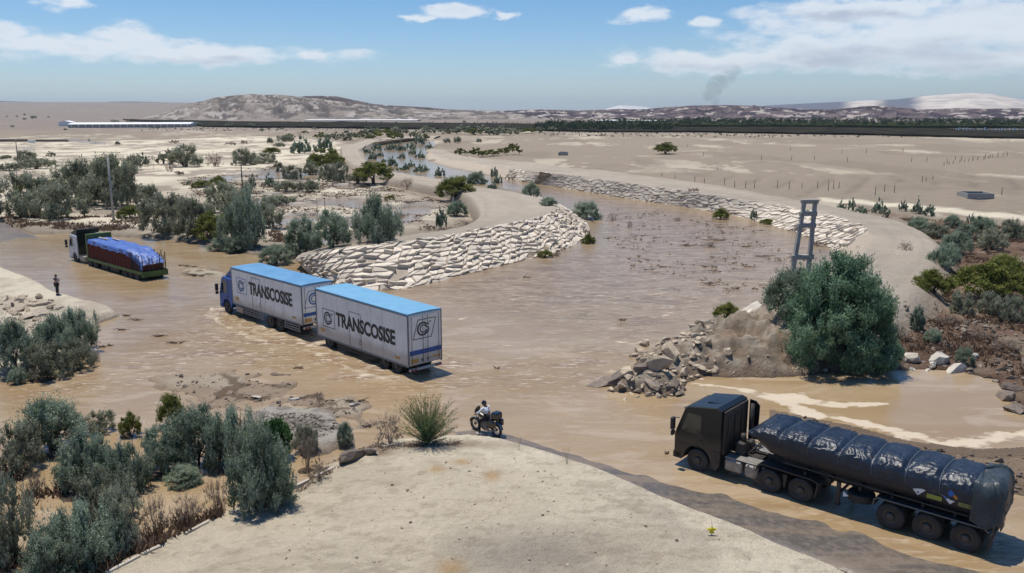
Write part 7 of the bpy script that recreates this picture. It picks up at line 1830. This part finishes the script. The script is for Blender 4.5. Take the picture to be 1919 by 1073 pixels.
def longhouse(pts, h, dep, label, n=0):
    A = np.array(G(*pts[0])); B = np.array(G(*pts[1])); L_ = np.linalg.norm(B - A); c_ = (A + B) / 2; z_ = zat(*c_)
    o = empty('greenhouse', (c_[0], c_[1], z_ - .3), math.atan2(*(B - A)[::-1]), label, 'greenhouse')
    rf = MB(); rf.prism([(0, h * .72), (dep * .1, h * .86), (dep * .5, h), (dep * .9, h * .86), (dep, h * .72), (dep, h * .66), (0, h * .66)], -L_ / 2, L_ / 2, axis='x'); rf.build('net_roof', M['greenhouse'], o)
    w_ = MB()
    w_.box(-L_ / 2, L_ / 2, .3, dep - .3, 0, h * .6); w_.build('shaded_side', M['concrete'], o)
    for k in range(n): x_ = -L_ / 2 + (k + .5) * L_ / n; MB().box(x_ - .4, x_ + .4, -.1, .2, 0, h * .7).build('post', M['white'], o)
    return o
longhouse(((128, 240), (358, 239)), 4.6, 40, 'long low white greenhouse on the far plain at the left', 18)
longhouse(((570, 227.5), (781, 227.5)), 2.4, 60, 'thin white greenhouse strip at the foot of the grey hill')
longhouse(((1115, 228.5), (1236, 229.5)), 2.6, 60, 'thin white greenhouse strip in the centre under the purple ridge')
x_, y_2, z_ = place(110, 236); MB().prism([(0, 0), (0, 3.6), (6, 5), (12, 3.6), (12, 0)], 0, 10).build('white_shed', M['greenhouse'], loc=(x_, y_2, z_)); put(D.objects['white_shed'], 'small white shed at the left end of the long greenhouse', 'shed')
# yard wall and white post fences on the far left
def far_wall(u0, u1, vb, h, m, label):
    A = np.array(G(u0, vb)); B = np.array(G(u1, vb)); c_ = (A + B) / 2; L_ = np.linalg.norm(B - A); k = pxm(c_[1]); z_ = zat(*c_)
    o = MB().box(-L_ / 2, L_ / 2, -.15, .15, -.5, h / k).build('yard_wall', m, loc=(c_[0], c_[1], z_)); put(o, label, 'wall')
far_wall(0, 52, 266, 4.5, M['wood'], 'brown yard wall section left of the white gate'); far_wall(53, 66, 268, 5, M['greenhouse'], 'white section of the yard wall'); far_wall(67, 128, 266, 4, M['wood'], 'brown yard wall section right of the white gate')
gwf = 'white posts of the yard fence'; lwf = 'white fence post beside the walled yard on the far left'
wp = MB().box(-.5, .5, -.5, .5, 0, 1).mesh('white_post', M['greenhouse'])
for i in range(24):
    u = 130 + i * 2.9; v = 266 + i * .25; q = G(u, v); k = pxm(q[1]); o = link('white_post', wp, loc=(q[0], q[1], zat(*q) - .1), scale=(.25, .25, 6 / k)); put(o, lwf, 'post', gwf)
for i in range(10):
    u = 42 + i * 2.6; v = 284 + (i % 2) * .2; q = G(u, v); k = pxm(q[1]); o = link('white_post', wp, loc=(q[0], q[1], zat(*q) - .1), scale=(.12, .12, 9 / k)); put(o, 'white fence post in front of the walled yard on the far left', 'post', 'white posts in front of the yard')
for i in range(20):
    u = 1792 + i * 6.7 + rp.uniform(-1.5, 1.5); v = 247 ; q = G(u, v); k = pxm(q[1]); o = link('white_post', wp, loc=(q[0], q[1], zat(*q) - .1), scale=(rp.uniform(.6, 1.4), .5, rp.uniform(5, 8) / k)); put(o, 'white post in the row at the right end of the far dark field', 'post', 'white posts in the far field')

# ================================================================== far fields and tree belt
def crop_field(name, poly, h, label, colr, seed):
    Pw = np.array(PX(poly)); 
    n = 220; r_ = np.random.default_rng(seed)
    # rows of low vines: many small tufts joined, over a low dark hedge sheet
    bm = bmesh.new(); vs = [bm.verts.new((x, y, 0)) for x, y in Pw]; bm.faces.new(vs); bmesh.ops.triangulate(bm, faces=bm.faces[:])
    for _ in range(5):
        long_ = [e for e in bm.edges if e.calc_length() > 25]
        if not long_: break
        bmesh.ops.subdivide_edges(bm, edges=long_, cuts=1); bmesh.ops.triangulate(bm, faces=bm.faces[:])
    for v in bm.verts: v.co.z = max(zground(v.co.x, v.co.y), -.2) + h * (.75 + .5 * float(vn(np.array([v.co.x / 7]), np.array([v.co.y / 7]), seed)[0]))
    ext = bmesh.ops.extrude_face_region(bm, geom=bm.faces[:]); 
    for g_ in ext['geom']:
        if isinstance(g_, bmesh.types.BMVert): g_.co.z -= h * 1.3 + 1.2
    me = D.meshes.new(name); bm.to_mesh(me); bm.free(); me.materials.append(colr)
    return put(link(name, me), label, 'field', kind='stuff')
M['vines'] = mat('dark_netted_vines', (.016, .017, .014), .95, col2=(.045, .042, .034), vscale=.05, spec=0)
M['vines2'] = mat('dark_green_crop', (.018, .026, .012), .95, col2=(.045, .056, .028), vscale=.03, spec=0)
crop_field('vineyard', [(230, 225.2), (420, 229), (560, 231), (780, 232), (1000, 234), (1100, 236), (1060, 246), (960, 247), (700, 242), (520, 240.5), (380, 238.5), (330, 232), (250, 228)], 1.4, 'dark grey netted vineyard below the grey hill', M['vines'], 3)
crop_field('vineyard', [(1010, 241), (1200, 240), (1500, 240), (1700, 243), (1919, 246), (2500, 252), (2500, 276), (1919, 262), (1700, 256), (1500, 252), (1300, 249), (1120, 248), (1020, 247)], 1.1, 'long dark vineyard band across the right side of the plain', M['vines'], 4)
crop_field('vineyard', [(1040, 236), (1300, 234), (1600, 234), (1919, 236), (2500, 240), (2500, 246), (1919, 242), (1700, 241), (1500, 239), (1200, 239.5), (1040, 240.5)], 2.2, 'green crop strip behind the dark vineyard band', M['vines2'], 5)
def tree_belt(name, u0, u1, v0, v1, n, hpx, label, seed, m):
    r_ = np.random.default_rng(seed); V = []; tn = []
    for i in range(n):
        u = r_.uniform(u0, u1); v = r_.uniform(v0, v1); q = G(u, v); k = pxm(q[1]); z = zground(*q); h = hpx * r_.uniform(.4, 1.3) / k; w = h * r_.uniform(.5, 1.1)
        t0 = r_.uniform(0, 1)
        for j in range(26):
            a = r_.uniform(0, 6.28); rr = r_.uniform(0, 1) ** .5 * w * .6; c_ = np.array([q[0] + rr * math.cos(a), q[1] + rr * math.sin(a), z + h * r_.uniform(.1, .9) * (1 - .3 * rr / w)])
            d1 = r_.normal(size=3) * h * .16; d2 = r_.normal(size=3) * h * .16; V += [c_ - d1, c_ + d1, c_ + d2]; tn += [t0 * .7 + r_.uniform(0, .3)] * 3
    V = np.array(V); o = link(name, tri_mesh(name, V, np.arange(len(V)).reshape(-1, 3), m, {'tint': tn})); return put(o, label, 'trees', kind='stuff')
L['F'] = leaf_mat('far_tree_leaves', (.030, .045, .025), (.075, .095, .055), 0)
tree_belt('tree_belt', 1020, 2300, 229.5, 240, 1500, 8, 'dark green belt of trees beyond the vineyard under the purple ridge', 1, L['F'])
tree_belt('tree_belt', 1150, 2300, 225.5, 230, 500, 6, 'thin line of trees at the foot of the purple ridge', 2, L['F'])
tree_belt('vineyard_scrub', 1010, 2300, 240, 258, 1100, 3, 'green and brown scrub growing in the dark vineyard band', 4, L['F'])
tree_belt('vineyard_scrub', 260, 1040, 229, 246, 900, 2.5, 'dark scrub growing in the vineyard below the grey hill', 5, L['F'])
tree_belt('tree_belt', 1000, 1260, 238, 246, 300, 9, 'dense green trees at the near left end of the belt', 3, L['F'])
gft = 'single trees standing above the far belt'
for (u, v, w, h, l_) in ((1605, 235, 11, 15, 'dark round tree standing highest above the far belt at the right'), (1657, 234, 12, 13, 'second tall tree above the far belt at the right'), (1708, 234, 10, 10, 'third dark tree above the far belt at the right'), (1746, 234, 10, 10, 'fourth dark tree above the far belt near the right edge'), (1290, 233, 10, 7, 'small dark tree in front of the white greenhouse strip'), (1009, 234, 10, 7, 'small dark tree at the belt end near the centre'), (1044, 240, 10, 9, 'taller dark tree where the belt begins'), (1880, 234, 10, 9, 'dark tree above the belt by the right edge'),
        (870, 231, 8, 6, 'dark tree on the vineyard edge in the centre'), (929, 236, 8, 6, 'dark tree within the netted vineyard'), (671, 234, 6, 5, 'small dark tree in the netted vineyard at the left')):
    S0 = ('g', u, v, w, h, l_, gft, -9); add_shrub(S0, int(u))
# far dusty vehicles / small dark things on the plain
# small yellow bag on a stalk
bx_, by_, bz_ = place(1333, 1003)
YBG = empty('yellow_bag', (bx_, by_, bz_), 0, 'crumpled yellow plastic scrap on a twig on the pale island near the road', 'litter')
bm = bmesh.new(); bmesh.ops.create_icosphere(bm, subdivisions=3, radius=1)
for v in bm.verts:
    k = .7 + .6 * float(ridged(np.array([v.co.x * 2 + 3]), np.array([v.co.y * 2 + v.co.z]), 2, 4)[0]); v.co = Vector((v.co.x * .11 * k * (1 + .5 * math.sin(v.co.z * 5)), v.co.y * .05 * k, .20 + v.co.z * .12 * k))
me = D.meshes.new('bag'); bm.to_mesh(me); bm.free(); me.materials.append(M['plastic_yellow']); link('bag', me, YBG)
MB().tube([(0, 0, -.05), (.02, 0, .3), (-.02, .02, .62)], [.012, .01, .004], 5).build('twig', M['twig'], YBG)
# pebbles on the island
scatter_tufts('island_pebbles', PX([(880, 1150), (960, 1040), (1080, 1040), (1200, 1150)], .8), 260, .07, M['wetrock'], 'small dark pebbles on the bottom centre of the pale island', 9, .35, thin=5, cond=lambda x, y, z: True)
scatter_tufts('island_pebbles', PX([(1180, 900), (1330, 935), (1480, 1030), (1420, 1060), (1200, 960)], .7), 300, .06, M['wetrock'], 'small dark pebbles and twigs on the right side of the pale island', 10, .35, thin=4, cond=lambda x, y, z: True)
scatter_tufts('bar_pebbles', PX([(480, 768), (600, 775), (660, 800), (640, 835), (520, 815)], .3), 500, .16, M['wetrock'], 'dark stones scattered on the pale gravel bar', 11, .3, thin=4, cond=lambda x, y, z: True)

# smoke above the ridge: a real column of thin dark smoke
m = D.materials.new('smoke'); m.use_nodes = True; t = m.node_tree
for n in list(t.nodes): t.nodes.remove(n)
pv = t.nodes.new('ShaderNodeVolumePrincipled'); pv.inputs['Color'].default_value = (.18, .17, .20, 1); pv.inputs['Density'].default_value = 0.0045
t.links.new(pv.outputs[0], t.nodes.new('ShaderNodeOutputMaterial').inputs['Volume'])
bm = bmesh.new()
for (u, v, r_) in ((1330, 178, 16), (1338, 165, 20), (1350, 155, 22), (1366, 142, 17), (1378, 132, 14), (1340, 190, 10)):
    d_ = ray(u, v); Yd = 3600; c_ = Vector((d_[0] * Yd / d_[1], Yd, HCAM + d_[2] * Yd / d_[1])); s_ = .78 * r_ * Yd / F
    k0 = len(bm.verts); bmesh.ops.create_icosphere(bm, subdivisions=3, radius=1); bm.verts.ensure_lookup_table()
    for vtx in bm.verts[k0:]:
        nz = .75 + .6 * float(vn(np.array([vtx.co.x * 2 + u]), np.array([vtx.co.z * 2 + vtx.co.y * 2]), 5)[0]); vtx.co = c_ + vtx.co * s_ * nz
me = D.meshes.new('smoke_plume'); bm.to_mesh(me); bm.free(); me.materials.append(m)
put(link('smoke_plume', me), 'faint dark smoke column above the purple ridge', 'smoke', kind='stuff')

# ================================================================== haze: one closed box of even, thin air
HZ = D.materials.new('haze'); HZ.use_nodes = True; t = HZ.node_tree
for n in list(t.nodes): t.nodes.remove(n)
pv = t.nodes.new('ShaderNodeVolumePrincipled'); pv.inputs['Color'].default_value = (.70, .84, 1, 1); pv.inputs['Density'].default_value = 0.00005; pv.inputs['Anisotropy'].default_value = .2
t.links.new(pv.outputs[0], t.nodes.new('ShaderNodeOutputMaterial').inputs['Volume'])
hb = MB().box(-17500, 17500, -17500, 17500, -2.0, 215).build('haze', HZ); put(hb, kind='stuff')
